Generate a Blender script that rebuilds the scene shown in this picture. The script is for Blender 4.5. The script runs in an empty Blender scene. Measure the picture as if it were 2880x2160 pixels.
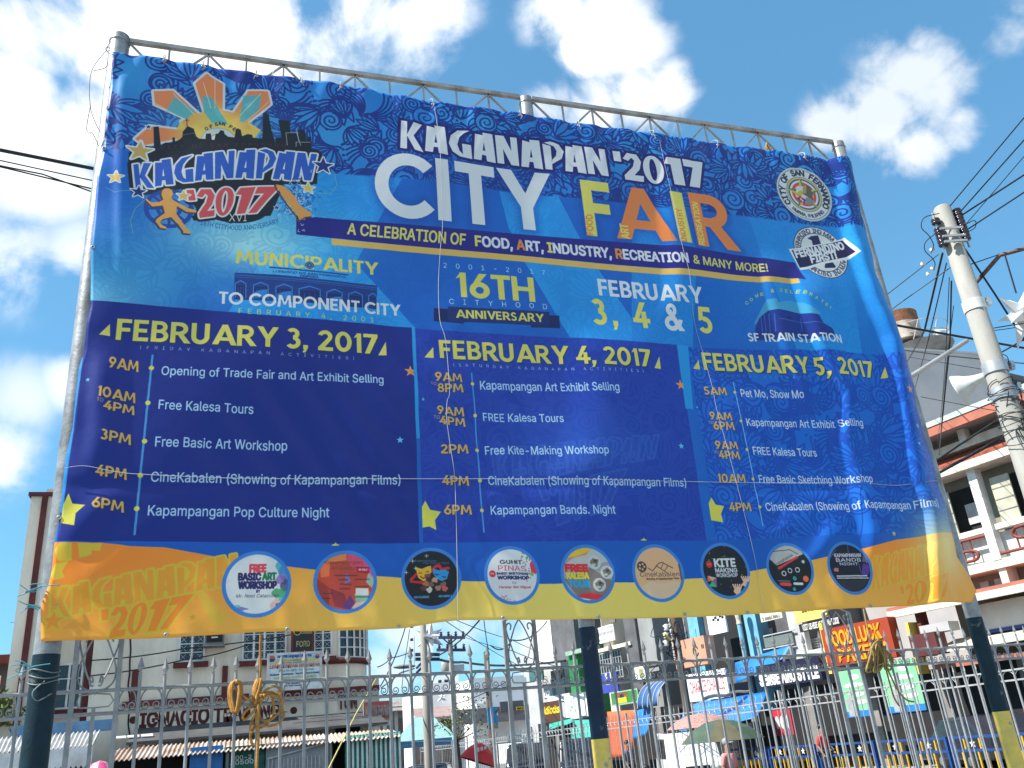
import bpy, math, random
import numpy as np
from mathutils import Vector
random.seed(7)
rng = np.random.RandomState(11)
scene = bpy.context.scene
COL = scene.collection
R_ = math.radians

# ------------------------------------------------------------------ camera
FPX = 2430.0                       # focal length in pixels of a 2880 px wide frame
EYE = np.array([0.0, 0.0, 1.65])
def _n(v):
    v = np.array(v, float)
    return v / np.linalg.norm(v)
_up = _n([905 - 1440, -4640 - 1080, FPX])          # world up seen from the camera
_rt = _n([9256 - 1440, 1418 - 1080, FPX]); _rt = _n(_rt - _up * _rt.dot(_up))
_in = np.cross(_up, _rt)
CAMROT = np.array([_rt, _in, _up])
camd = bpy.data.cameras.new('camera'); cam = bpy.data.objects.new('camera', camd); COL.objects.link(cam)
from mathutils import Matrix
_cx, _cy, _cz = CAMROT @ np.array([1, 0, 0.]), CAMROT @ np.array([0, -1, 0.]), CAMROT @ np.array([0, 0, -1.])
cam.matrix_world = Matrix(((_cx[0], _cy[0], _cz[0], EYE[0]), (_cx[1], _cy[1], _cz[1], EYE[1]), (_cx[2], _cy[2], _cz[2], EYE[2]), (0, 0, 0, 1)))
camd.sensor_width = 36.0; camd.lens = 36.0 * FPX / 2880.0
camd.clip_start = 0.05; camd.clip_end = 3000
scene.camera = cam

# ------------------------------------------------------------------ light
SUN_EL, SUN_AZ = R_(50), R_(-91.5)                   # azimuth from +Y towards +X
SUN = Vector((math.sin(SUN_AZ) * math.cos(SUN_EL), math.cos(SUN_AZ) * math.cos(SUN_EL), math.sin(SUN_EL)))
sd = bpy.data.lights.new('sun', 'SUN'); sd.energy = 3.4; sd.angle = R_(0.55); sd.color = (1.0, 0.95, 0.86)
so = bpy.data.objects.new('sun', sd); COL.objects.link(so)
so.rotation_euler = (-SUN).to_track_quat('-Z', 'Y').to_euler()
scene.view_settings.view_transform = 'Standard'; scene.view_settings.look = 'None'
scene.view_settings.exposure = 1.45; scene.view_settings.gamma = 1.0
scene.cycles.max_bounces = 6; scene.cycles.caustics_reflective = False; scene.cycles.caustics_refractive = False
scene.cycles.use_denoising = True

def ray(px, py): return CAMROT @ np.array([px - 1440.0, py - 1080.0, FPX])
def onY(px, py, y=5.5):
    d = ray(px, py); return EYE + d * (y / d[1])
def onZ(px, py, z):
    d = ray(px, py); return EYE + d * ((z - EYE[2]) / d[2])
def atD(px, py, dep):                              # a point at a given distance along the view axis
    return EYE + ray(px, py) * (dep / FPX)

world = bpy.data.worlds.new('World'); scene.world = world; world.use_nodes = True
wn, wl = world.node_tree.nodes, world.node_tree.links
wn.clear()
def N(t, **k):
    n = wn.new(t)
    for a, b in k.items(): setattr(n, a, b)
    return n
def wmath(op, a, b=None, clamp=False):
    n = N('ShaderNodeMath', operation=op, use_clamp=clamp)
    for i, v in enumerate((a, b)):
        if v is None: continue
        if isinstance(v, (int, float)): n.inputs[i].default_value = v
        else: wl.new(v, n.inputs[i])
    return n.outputs[0]
sky = N('ShaderNodeTexSky', sky_type='NISHITA', sun_disc=False, sun_elevation=SUN_EL, sun_rotation=SUN_AZ % (2 * math.pi), air_density=1.0, dust_density=0.6, ozone_density=2.0, altitude=50)
tint = N('ShaderNodeMix', data_type='RGBA', blend_type='MULTIPLY'); tint.inputs[0].default_value = 1
gam = N('ShaderNodeGamma'); gam.inputs[1].default_value = 0.62; wl.new(sky.outputs[0], gam.inputs[0])     # evens the sky out towards the horizon
wl.new(gam.outputs[0], tint.inputs[6]); tint.inputs[7].default_value = (0.55, 1.10, 1.38, 1)
tc = N('ShaderNodeTexCoord')
nz = N('ShaderNodeTexNoise', noise_dimensions='3D'); nz.inputs['Scale'].default_value = 8; nz.inputs['Detail'].default_value = 12; nz.inputs['Roughness'].default_value = 0.57; nz.inputs['Distortion'].default_value = 0.25
wl.new(tc.outputs['Generated'], nz.inputs['Vector'])
CLOUDS = [(2570, 190, 190), (2650, 280, 190), (2490, 330, 170), (2350, 350, 120), (2560, 410, 150), (2700, 330, 120), (2590, 120, 110),
          (1740, 110, 160), (1650, 140, 100), (1790, 290, 160), (1690, 330, 140), (1880, 260, 100), (1560, 300, 90, .6),
          (700, -60, 560), (440, 130, 290), (1080, 20, 260), (300, 360, 170, .8), (120, 60, 190, .7), (110, 430, 230, .62), (40, 250, 170, .55), (40, 740, 190, .36),
          (235, 740, 170, .36), (60, 1120, 150, .3), (200, 1080, 120, .34), (0, 1290, 150, .38), (60, 560, 130, .3), (1480, 1800, 240, .6), (1130, 1850, 180, .36), (1560, 40, 120, .5), (2860, 90, 160, .45), (-650, 120, 480), (1300, -900, 500), (3300, -300, 400), (4200, 600, 500)]
for _a, _e, _r in ((-165, 35, 1100), (160, 25, 900), (120, 45, 900), (-120, 20, 800), (180, 70, 900), (90, 15, 600)):    # unseen clouds added behind the camera to whiten the light on the banner
    CLOUDS.append((_a, _e, -_r))
acc = None
for (x, y, r, *wt_) in CLOUDS:
    if r < 0: c = np.array([math.sin(R_(x)) * math.cos(R_(y)), math.cos(R_(x)) * math.cos(R_(y)), math.sin(R_(y))]); ca = math.cos(-r / FPX)
    else: c = _n(ray(x, y)); e = _n(ray(x + r * 1.3, y)); ca = float(c.dot(e))
    dt = N('ShaderNodeVectorMath', operation='DOT_PRODUCT'); wl.new(tc.outputs['Generated'], dt.inputs[0]); dt.inputs[1].default_value = tuple(c)
    mr = N('ShaderNodeMapRange', clamp=True); wl.new(dt.outputs['Value'], mr.inputs[0])
    mr.inputs[1].default_value = ca; mr.inputs[2].default_value = 1.0
    if wt_: mr.inputs[4].default_value = wt_[0] * (2 - wt_[0])
    acc = mr.outputs[0] if acc is None else wmath('MAXIMUM', acc, mr.outputs[0])
nzl = N('ShaderNodeTexNoise', noise_dimensions='3D'); nzl.inputs['Scale'].default_value = 4.2; nzl.inputs['Detail'].default_value = 2
wl.new(tc.outputs['Generated'], nzl.inputs['Vector'])
acc = wmath('SUBTRACT', 1.0, wmath('SQRT', wmath('SUBTRACT', 1.0, acc)))
turb = wmath('ADD', wmath('MULTIPLY', wmath('SUBTRACT', nz.outputs['Fac'], 0.5), 2.7), wmath('MULTIPLY', wmath('SUBTRACT', nzl.outputs['Fac'], 0.5), 1.0))
dens = wmath('ADD', acc, turb)
gt = N('ShaderNodeMapRange', interpolation_type='SMOOTHSTEP'); wl.new(acc, gt.inputs[0]); gt.inputs[1].default_value = 0.0; gt.inputs[2].default_value = 0.5
cm = N('ShaderNodeMapRange', interpolation_type='SMOOTHSTEP'); wl.new(dens, cm.inputs[0]); cm.inputs[1].default_value = 0.14; cm.inputs[2].default_value = 0.72
mask = wmath('MULTIPLY', wmath('MULTIPLY', cm.outputs[0], gt.outputs[0]), 0.97)
nz2 = N('ShaderNodeTexNoise'); nz2.inputs['Scale'].default_value = 3.0; nz2.inputs['Detail'].default_value = 5
wl.new(tc.outputs['Generated'], nz2.inputs['Vector'])
cr = N('ShaderNodeValToRGB'); wl.new(nz2.outputs['Fac'], cr.inputs[0])
cr.color_ramp.elements[0].position = 0.35; cr.color_ramp.elements[0].color = (3.3, 3.6, 3.9, 1)
cr.color_ramp.elements[1].position = 0.6; cr.color_ramp.elements[1].color = (5.4, 5.4, 5.4, 1)
mx = N('ShaderNodeMix', data_type='RGBA'); wl.new(mask, mx.inputs[0]); wl.new(tint.outputs[2], mx.inputs[6]); wl.new(cr.outputs[0], mx.inputs[7])
bg = N('ShaderNodeBackground'); wl.new(mx.outputs[2], bg.inputs[0]); bg.inputs[1].default_value = 0.1
wo = N('ShaderNodeOutputWorld'); wl.new(bg.outputs[0], wo.inputs[0])

# ------------------------------------------------------------------ materials
def lin(c):
    c = np.array(c[:3], float)
    if c.max() > 1.001: c = c / 255.0
    return tuple(np.where(c <= 0.04045, c / 12.92, ((c + 0.055) / 1.055) ** 2.4))
_mats = {}
def mat(name, rgb, rough=0.7, metal=0.0, var=0.15, scale=3.0, spec=0.4, bump=0.0, bscale=60, streak=0.0, dirt=None, chip=None):
    """Principled surface whose base colour wanders with noise; rgb is linear albedo."""
    if name in _mats: return _mats[name]
    m = bpy.data.materials.new(name); m.use_nodes = True; nt = m.node_tree; n, l = nt.nodes, nt.links
    b = n['Principled BSDF']; b.inputs['Roughness'].default_value = rough; b.inputs['Metallic'].default_value = metal
    b.inputs['Specular IOR Level'].default_value = spec
    tcn = n.new('ShaderNodeTexCoord'); mp = n.new('ShaderNodeMapping'); l.new(tcn.outputs['Object'], mp.inputs[0])
    if streak: mp.inputs['Scale'].default_value = (1, 1, 1 - streak)
    t = n.new('ShaderNodeTexNoise'); t.inputs['Scale'].default_value = scale; t.inputs['Detail'].default_value = 8; t.inputs['Roughness'].default_value = 0.65
    l.new(mp.outputs[0], t.inputs['Vector'])
    r = n.new('ShaderNodeValToRGB'); l.new(t.outputs['Fac'], r.inputs[0])
    d = dirt if dirt else tuple(c * (1 - 2.2 * var) for c in rgb)
    r.color_ramp.elements[0].position = 0.3; r.color_ramp.elements[0].color = (*d, 1) if dirt else (*[max(0, x) for x in d], 1)
    r.color_ramp.elements[1].position = 0.62 if dirt else 0.68; r.color_ramp.elements[1].color = (*[min(1, c * (1 + (0 if dirt else var * 0.6))) for c in rgb], 1)
    cout = r.outputs[0]
    if chip:                                       # flaked patches: (colour, share, scale)
        t3 = n.new('ShaderNodeTexNoise'); t3.inputs['Scale'].default_value = chip[2]; t3.inputs['Detail'].default_value = 7; t3.inputs['Roughness'].default_value = 0.7; l.new(tcn.outputs['Object'], t3.inputs['Vector'])
        th = n.new('ShaderNodeMapRange'); l.new(t3.outputs['Fac'], th.inputs[0]); th.inputs[1].default_value = 1 - chip[1]; th.inputs[2].default_value = 1 - chip[1] + 0.035
        mc = n.new('ShaderNodeMix'); mc.data_type = 'RGBA'; l.new(th.outputs[0], mc.inputs[0]); l.new(cout, mc.inputs[6]); mc.inputs[7].default_value = (*chip[0], 1); cout = mc.outputs[2]
    l.new(cout, b.inputs['Base Color'])
    if bump:
        t2 = n.new('ShaderNodeTexNoise'); t2.inputs['Scale'].default_value = bscale; t2.inputs['Detail'].default_value = 4; l.new(tcn.outputs['Object'], t2.inputs['Vector'])
        bp = n.new('ShaderNodeBump'); bp.inputs['Strength'].default_value = bump; bp.inputs['Distance'].default_value = 0.02
        l.new(t2.outputs['Fac'], bp.inputs['Height']); l.new(bp.outputs[0], b.inputs['Normal'])
    _mats[name] = m
    return m

# ------------------------------------------------------------------ mesh helpers
class MB:
    """Collects shapes in world space; build() links them as one mesh object."""
    def __init__(s): s.v, s.f, s.m, s.sm = [], [], [], []
    def add(s, vs, fs, mi=0, smooth=False):
        o = len(s.v); s.v.extend([tuple(map(float, p)) for p in vs])
        for f in fs: s.f.append([i + o for i in f]); s.m.append(mi); s.sm.append(smooth)
    def hexa(s, p, mi=0):                          # 8 points, bottom ring then top ring
        s.add(p, [(3, 2, 1, 0), (4, 5, 6, 7), (0, 1, 5, 4), (1, 2, 6, 5), (2, 3, 7, 6), (3, 0, 4, 7)], mi)
    def box(s, a, b, mi=0):
        x0, y0, z0 = np.minimum(a, b); x1, y1, z1 = np.maximum(a, b)
        s.hexa([(x0, y0, z0), (x1, y0, z0), (x1, y1, z0), (x0, y1, z0), (x0, y0, z1), (x1, y0, z1), (x1, y1, z1), (x0, y1, z1)], mi)
    def fbox(s, F, a, b, mi=0):                    # box in a frame
        x0, y0, z0 = np.minimum(a, b); x1, y1, z1 = np.maximum(a, b)
        s.hexa([F(*q) for q in [(x0, y0, z0), (x1, y0, z0), (x1, y1, z0), (x0, y1, z0), (x0, y0, z1), (x1, y0, z1), (x1, y1, z1), (x0, y1, z1)]], mi)
    def slab(s, poly, nrm, mi=0):                  # flat polygon given thickness along nrm
        k = len(poly); nrm = np.array(nrm, float); p = [np.array(q, float) for q in poly]
        s.add(p + [q + nrm for q in p], [tuple(range(k))[::-1], tuple(range(k, 2 * k))] + [(i, (i + 1) % k, k + (i + 1) % k, k + i) for i in range(k)], mi)
    def tube(s, pts, r, n=8, mi=0, closed=False, caps=True):
        pts = [np.array(p, float) for p in pts]; m = len(pts); rr = r if hasattr(r, '__len__') else [r] * m
        up = None; rings = []
        for i in range(m):
            a = pts[(i - 1) % m] if (closed or i > 0) else pts[i]; b = pts[(i + 1) % m] if (closed or i < m - 1) else pts[i]
            t = b - a; t = t / (np.linalg.norm(t) + 1e-12)
            if up is None:
                up = np.array([0, 0, 1.]) if abs(t[2]) < 0.9 else np.array([1., 0, 0])
            u = up - t * up.dot(t); u = u / (np.linalg.norm(u) + 1e-12); w = np.cross(t, u); up = u
            rings.append([pts[i] + rr[i] * (math.cos(2 * math.pi * k / n) * u + math.sin(2 * math.pi * k / n) * w) for k in range(n)])
        vs = [p for rg in rings for p in rg]; fs = []
        for i in range(m if closed else m - 1):
            j = (i + 1) % m
            fs += [(i * n + k, i * n + (k + 1) % n, j * n + (k + 1) % n, j * n + k) for k in range(n)]
        s.add(vs, fs, mi, n > 5)
        if caps and not closed:
            s.add(rings[0], [tuple(range(n))[::-1]], mi); s.add(rings[-1], [tuple(range(n))], mi)
    def bar(s, a, b, w, h=None, mi=0):             # square bar
        a, b = np.array(a, float), np.array(b, float); h = h or w
        t = _n(b - a); up = np.array([0, 0, 1.]) if abs(t[2]) < 0.95 else np.array([0, 1., 0])
        u = _n(np.cross(t, up)); q = np.cross(u, t)
        s.hexa([a - u * w / 2 - q * h / 2, a + u * w / 2 - q * h / 2, b + u * w / 2 - q * h / 2, b - u * w / 2 - q * h / 2,
                a - u * w / 2 + q * h / 2, a + u * w / 2 + q * h / 2, b + u * w / 2 + q * h / 2, b - u * w / 2 + q * h / 2], mi)
    def lathe(s, c, prof, n=16, mi=0, axis=None):  # profile of (radius, height)
        c = np.array(c, float); ax = _n(axis) if axis is not None else np.array([0, 0, 1.])
        u = _n(np.cross(ax, [0.3, 1, 0.2])); w = np.cross(ax, u); m = len(prof)
        vs = [c + ax * h + r * (math.cos(2 * math.pi * k / n) * u + math.sin(2 * math.pi * k / n) * w) for r, h in prof for k in range(n)]
        fs = [(i * n + k, i * n + (k + 1) % n, (i + 1) * n + (k + 1) % n, (i + 1) * n + k) for i in range(m - 1) for k in range(n)]
        s.add(vs, fs, mi, True)
        s.add(vs[:n], [tuple(range(n))[::-1]], mi); s.add(vs[-n:], [tuple(range(n))], mi)
    def ell(s, c, rx, ry, rz, n=12, mi=0, F=None):
        m = n // 2 + 1; vs = []
        for i in range(m):
            a = math.pi * i / (m - 1)
            for k in range(n):
                b = 2 * math.pi * k / n; q = (rx * math.sin(a) * math.cos(b), ry * math.sin(a) * math.sin(b), -rz * math.cos(a))
                vs.append(np.array(c) + (q if F is None else F(*q) - F(0, 0, 0)))
        s.add(vs, [(i * n + k, i * n + (k + 1) % n, (i + 1) * n + (k + 1) % n, (i + 1) * n + k) for i in range(m - 1) for k in range(n)], mi, True)
    def build(s, name, mats, parent=None):
        me = bpy.data.meshes.new(name)
        o = np.zeros(3)
        if parent is not None:
            q = parent
            while q is not None: o = o + np.array(q.location); q = q.parent
        me.from_pydata([tuple(np.array(p) - o) for p in s.v], [], s.f)
        for m in (mats if isinstance(mats, (list, tuple)) else [mats]): me.materials.append(m)
        me.polygons.foreach_set('material_index', s.m); me.polygons.foreach_set('use_smooth', s.sm)
        me.validate(); me.update()
        ob = bpy.data.objects.new(name, me); COL.objects.link(ob)
        if parent is not None: ob.parent = parent
        return ob
def tag(o, label=None, cat=None, group=None, kind=None):
    for k, v in (('label', label), ('category', cat), ('group', group), ('kind', kind)):
        if v: o[k] = v
    return o
def thing(name, label, cat, loc, group=None):
    o = bpy.data.objects.new(name, None); o.empty_display_size = 0.2; COL.objects.link(o); o.location = tuple(map(float, loc))
    return tag(o, label, cat, group)
def frame(o, ux, uy=None, uz=(0, 0, 1)):
    o = np.array(o, float); ux = _n(ux); uz = np.array(uz, float)
    uy = _n(np.cross(uz, ux)) if uy is None else _n(uy)
    return lambda a, b, c: o + ux * a + uy * b + uz * c

# ------------------------------------------------------------------ type: outlines of letters
_fp = bpy.utils.system_resource('DATAFILES') + '/fonts/Inter.woff2'
try: FONT = bpy.data.fonts.load(_fp)
except Exception: FONT = None
def _outl(txt):
    cu = bpy.data.curves.new('type', 'FONT'); cu.body = txt
    if FONT: cu.font = FONT
    ob = bpy.data.objects.new('type', cu); COL.objects.link(ob)
    dg = bpy.context.evaluated_depsgraph_get(); c = ob.evaluated_get(dg).to_curve(dg)
    out = []
    for sp in c.splines:
        P = sp.bezier_points; pts = []; k = len(P)
        for i in range(k):
            a, b = P[i], P[(i + 1) % k]; p0, p1, p2, p3 = [np.array(q[:2]) for q in (a.co, a.handle_right, b.handle_left, b.co)]
            d = p3 - p0; L = np.hypot(*d) + 1e-9
            flat = max(abs(np.cross(d, p1 - p0)), abs(np.cross(d, p2 - p0))) / L
            for t in ([0] if flat < 1e-4 else np.linspace(0, 1, 5)[:-1]):
                pts.append((1 - t) ** 3 * p0 + 3 * (1 - t) ** 2 * t * p1 + 3 * (1 - t) * t * t * p2 + t ** 3 * p3)
        out.append(np.array(pts))
    bpy.data.objects.remove(ob); bpy.data.curves.remove(cu)
    return out
_hh = _outl('HH'); _CAP = max(c[:, 1].max() for c in _hh); _hhw = max(c[:, 0].max() for c in _hh) - min(c[:, 0].min() for c in _hh)
_gl = {}
def inter(ch):
    if ch not in _gl:
        o = _outl('H' + ch + 'H') if ch != ' ' else _hh
        x0 = min(c[:, 0].min() for c in o); x1 = max(c[:, 0].max() for c in o)
        adv = (x1 - x0 - _hhw) if ch != ' ' else 0.28 * _CAP / 0.7
        cs = [] if ch == ' ' else _outl(ch)
        _gl[ch] = ([c / _CAP for c in cs], adv / _CAP)
    return _gl[ch]
def _rc(a, b, c, d): return [(a, b), (c, b), (c, d), (a, d)]
def _arc(cx, cy, rx, ry, a0, a1, t):
    k = max(6, int(abs(a1 - a0) / 9)); A = np.radians(np.linspace(a0, a1, k + 1))
    o = [(cx + rx * math.cos(a), cy + ry * math.sin(a)) for a in A]; i = [(cx + (rx - t) * math.cos(a), cy + (ry - t) * math.sin(a)) for a in A]
    return [[o[j], o[j + 1], i[j + 1], i[j]] for j in range(k)]
def _mir(p, w): return [(w - x, y) for x, y in p]
w_, b_ = .2, .18
GB = {'F': ([_rc(0, 0, w_, 1), _rc(0, 1 - b_, .56, 1), _rc(0, .41, .52, .59)], .64),
      'E': ([_rc(0, 0, w_, 1), _rc(0, 1 - b_, .56, 1), _rc(0, .41, .52, .59), _rc(0, 0, .58, b_)], .68),
      'B': ([_rc(0, 0, w_, 1), _rc(0, .82, .34, 1), _rc(0, .43, .36, .59), _rc(0, 0, .36, .17)] + _arc(.34, .72, .27, .28, -90, 90, .18) + _arc(.36, .295, .3, .295, -90, 90, .18), .74),
      'R': ([_rc(0, 0, w_, 1), _rc(0, .82, .36, 1), _rc(0, .38, .36, .55), [(.26, .42), (.5, .42), (.8, 0), (.54, 0)]] + _arc(.36, .69, .31, .31, -90, 90, .19), .8),
      'P': ([_rc(0, 0, w_, 1), _rc(0, .82, .36, 1), _rc(0, .34, .36, .52)] + _arc(.36, .67, .33, .33, -90, 90, .19), .74),
      'U': ([_rc(0, .34, w_, 1), _rc(.52, .34, .72, 1)] + _arc(.36, .35, .36, .37, 180, 360, w_), .83),
      'A': ([[(0, 0), (.24, 0), (.6, 1), (.38, 1)], [(.74, 0), (.98, 0), (.6, 1), (.38, 1)], _rc(.2, .2, .78, .37)], .98),
      'Y': ([[(0, 1), (.25, 1), (.53, .45), (.345, .38)], [(.89, 1), (.64, 1), (.36, .45), (.545, .38)], _rc(.345, 0, .545, .46)], .88),
      'M': ([[(0, 0), (.2, 0), (.28, 1), (.1, 1)], [(1.02, 0), (.82, 0), (.74, 1), (.92, 1)], [(.1, 1), (.3, 1), (.57, .2), (.45, .2)], [(.92, 1), (.72, 1), (.45, .2), (.57, .2)]], 1.1),
      'N': ([_rc(0, 0, w_, 1), _rc(.58, 0, .78, 1), [(0, 1), (.22, 1), (.78, 0), (.56, 0)]], .88), 'I': ([_rc(0, 0, w_, 1)], .3),
      'C': (_arc(.5, .5, .5, .52, 42, 318, .2), .92), 'O': (_arc(.5, .5, .5, .52, 0, 360, .2), 1.08), 'L': ([_rc(0, 0, w_, 1), _rc(0, 0, .52, b_)], .58),
      'T': ([_rc(0, .82, .64, 1), _rc(.22, 0, .42, 1)], .68), 'H': ([_rc(0, 0, w_, 1), _rc(.56, 0, .76, 1), _rc(0, .41, .7, .59)], .87),
      'S': (_arc(.3, .72, .28, .29, 20, 270, .19) + _arc(.3, .29, .3, .31, -160, 90, .19), .7), 'V': ([[(0, 1), (.24, 1), (.53, 0), (.35, 0)], [(.88, 1), (.64, 1), (.35, 0), (.53, 0)]], .86),
      'D': ([_rc(0, 0, w_, 1), _rc(0, .82, .3, 1), _rc(0, 0, .3, .18)] + _arc(.3, .5, .48, .5, -90, 90, .2), .86), 'K': ([_rc(0, 0, w_, 1), [(.18, .52), (.5, 1), (.76, 1), (.36, .44)], [(.3, .62), (.46, .7), (.82, 0), (.56, 0)]], .84),
      'G': (_arc(.5, .5, .5, .52, 42, 360, .2) + [_rc(.5, .38, 1, .54)], 1.08), 'W': ([[(0, 1), (.22, 1), (.42, 0), (.26, 0)], [(.34, 0), (.42, 0), (.66, .9), (.56, 1)], [(.9, 0), (.82, 0), (.56, .9), (.66, 1)], [(1.24, 1), (1.02, 1), (.82, 0), (.98, 0)]], 1.26),
      '3': (_arc(.27, .73, .27, .28, -90, 150, .19) + _arc(.28, .3, .31, .31, -150, 90, .19), .7), '2': (_arc(.3, .7, .31, .31, -35, 165, .19) + [[(0, .15), (.27, .15), (.575, .56), (.42, .66)], _rc(0, 0, .64, .18)], .72),
      '0': (_arc(.36, .5, .36, .52, 0, 360, .2), .8), '1': ([_rc(.14, 0, .34, 1), [(0, .74), (.16, 1), (.34, 1), (.14, .8)]], .43), '7': ([_rc(0, .82, .62, 1), [(.37, .84), (.62, .84), (.27, 0), (.05, 0)]], .66),
      '4': ([[(0, .2), (.36, 1), (.6, 1), (.22, .3)], _rc(0, .2, .72, .37), _rc(.38, 0, .58, .64)], .78), '5': ([_rc(.07, .82, .58, 1), [(.07, 1), (.26, 1), (.23, .5), (.03, .46)]] + _arc(.29, .31, .32, .33, -150, 110, .19), .7),
      '6': (_arc(.33, .32, .33, .34, 0, 360, .2) + [[(.0, .36), (.2, .42), (.6, 1), (.34, 1)]], .72), '8': (_arc(.31, .74, .27, .28, 0, 360, .17) + _arc(.31, .29, .32, .31, 0, 360, .18), .7),
      '&': (_arc(.34, .77, .22, .25, 0, 360, .15) + _arc(.31, .27, .31, .29, 60, 380, .18) + [[(.14, .74), (.32, .8), (.84, 0), (.58, 0)], [(.5, .16), (.66, .1), (.8, .42), (.62, .44)]], .92), ',': ([[(0, .2), (.2, .2), (.2, .06), (.09, -.17), (-.03, -.17), (.04, 0), (0, 0)]], .3),
      '-': ([_rc(0, .38, .3, .54)], .38), '.': ([_rc(0, 0, .2, .2)], .3), '!': ([_rc(0, .3, .2, 1), _rc(0, 0, .2, .2)], .3), ' ': ([], .32)}
GB['9'] = ([[(.66 - x, 1 - y) for x, y in c] for c in GB['6'][0]], .72)
KF = {'K': ([[(0, 0), (.28, 0), (.36, 1), (.1, 1)], [(.28, .45), (.64, 1), (1, .95), (.55, .45)], [(.3, .5), (.56, .56), (.98, -.06), (.62, 0)]], 1.05), 'A': ([[(0, 0), (.34, 0), (.6, .9), (.16, .94)], [(.6, 0), (1, -.02), (.96, 1), (.5, 1)], _rc(.2, .2, .8, .36)], 1.08),
      'G': ([[(1, 1), (.45, .95), (.12, .72), (0, .42), (.14, .14), (.45, 0), (1, -.02), (1, .48), (.6, .48), (.6, .1), (.46, .2), (.38, .42), (.5, .7), (.72, .87)]], 1.08), 'N': ([_rc(0, 0, .32, 1), [(.04, 1), (.4, 1), (1, 0), (.64, 0)], _rc(.7, 0, 1, 1.0)], 1.1),
      'P': ([[(.04, 0), (.36, 0), (.4, .86), (.02, .92)], [(.1, .97), (.4, 1.03), (.8, .95), (1, .72), (.86, .44), (.36, .2), (.4, .36), (.6, .52), (.66, .7), (.55, .86)]], .96), "'": ([_rc(0, .62, .36, 1)], .42),
      '2': ([[(.04, .76), (.3, 1), (.78, .98), (.98, .74), (.84, .44), (.52, .2), (1, .22), (.96, 0), (0, -.02), (0, .14), (.5, .5), (.62, .74), (.5, .84), (.3, .7)]], 1.04), '0': ([[(x, y) for x, y in [(.5 + .5 * math.cos(a), .5 + .52 * math.sin(a)) for a in np.linspace(0, 2 * math.pi, 33)] + [(.5 + .17 * math.cos(-a), .5 + .4 * math.sin(-a)) for a in np.linspace(0, 2 * math.pi, 33)]]], 1.06),
      '1': ([[(0, .74), (.16, .98), (.9, 1), (.92, 0), (.36, 0), (.32, .72)]], 1.0), '7': ([[(0, 1), (1.1, 1), (.68, 0), (.14, 0), (.5, .74), (0, .74)]], 1.1), ' ': ([], .3)}
def _ccw(p):
    q = np.array(p); a = np.sum(q[:, 0] * np.roll(q[:, 1], -1) - np.roll(q[:, 0], -1) * q[:, 1])
    return p if a > 0 else p[::-1]
for _f in (GB, KF):
    for _k in _f: _f[_k] = ([_ccw(c) for c in _f[_k][0]], _f[_k][1])
def layout(txt, font, track=0.0):
    """-> list of (char index, contours) in cap-height units, total width"""
    x = 0.0; out = []
    for i, ch in enumerate(txt):
        cs, adv = inter(ch) if font == 'I' else (KF if font == 'K' else GB)[ch]
        out.append((i, [np.array(c, float) + [x, 0] for c in cs])); x += adv + track
    allx = np.concatenate([c[:, 0] for _, cs in out for c in cs])
    return [(i, [c - [allx.min(), 0] for c in cs]) for i, cs in out], allx.max() - allx.min()
# ------------------------------------------------------------------ the print on the tarpaulin, rasterised in the plane of the banner
BY = 5.5
CROP = dict(A=(240, 60, .3858), B=(820, 280, .3255), C=(1400, 360, .33454), D=(2060, 360, .422), E=(560, 680, .31646), F=(1200, 720, .41591), G=(200, 860, .25316), H=(620, 880, .28029),
            I=(1160, 920, .35262), J=(1880, 940, .34358), K=(140, 1260, .48825), L=(1160, 1240, .38879), M=(1900, 1240, .38879), N=(2160, 440, .21703), O=(2060, 780, .16275),
            P=(0, 1280, .34968), Q=(600, 1500, .3255), S=(1300, 1500, .3255), T=(1900, 1480, .44304), p=(0, 0, 1.0))
def pl(c, x, y):
    x0, y0, s = CROP[c]; q = onY(x0 + x * s, y0 + y * s, BY); return np.array([q[0], q[2]])
RES = 450.0
AX0, AX1, AZ0, AZ1 = -1.18, 5.75, 2.22, 6.85
CW, CH = int((AX1 - AX0) * RES), int((AZ1 - AZ0) * RES)
def topx(P): P = np.asarray(P, float); return np.stack([(P[:, 0] - AX0) * RES, (AZ1 - P[:, 1]) * RES], 1)
ART = np.zeros((CH, CW, 3), np.float32)
SS = 2
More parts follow.
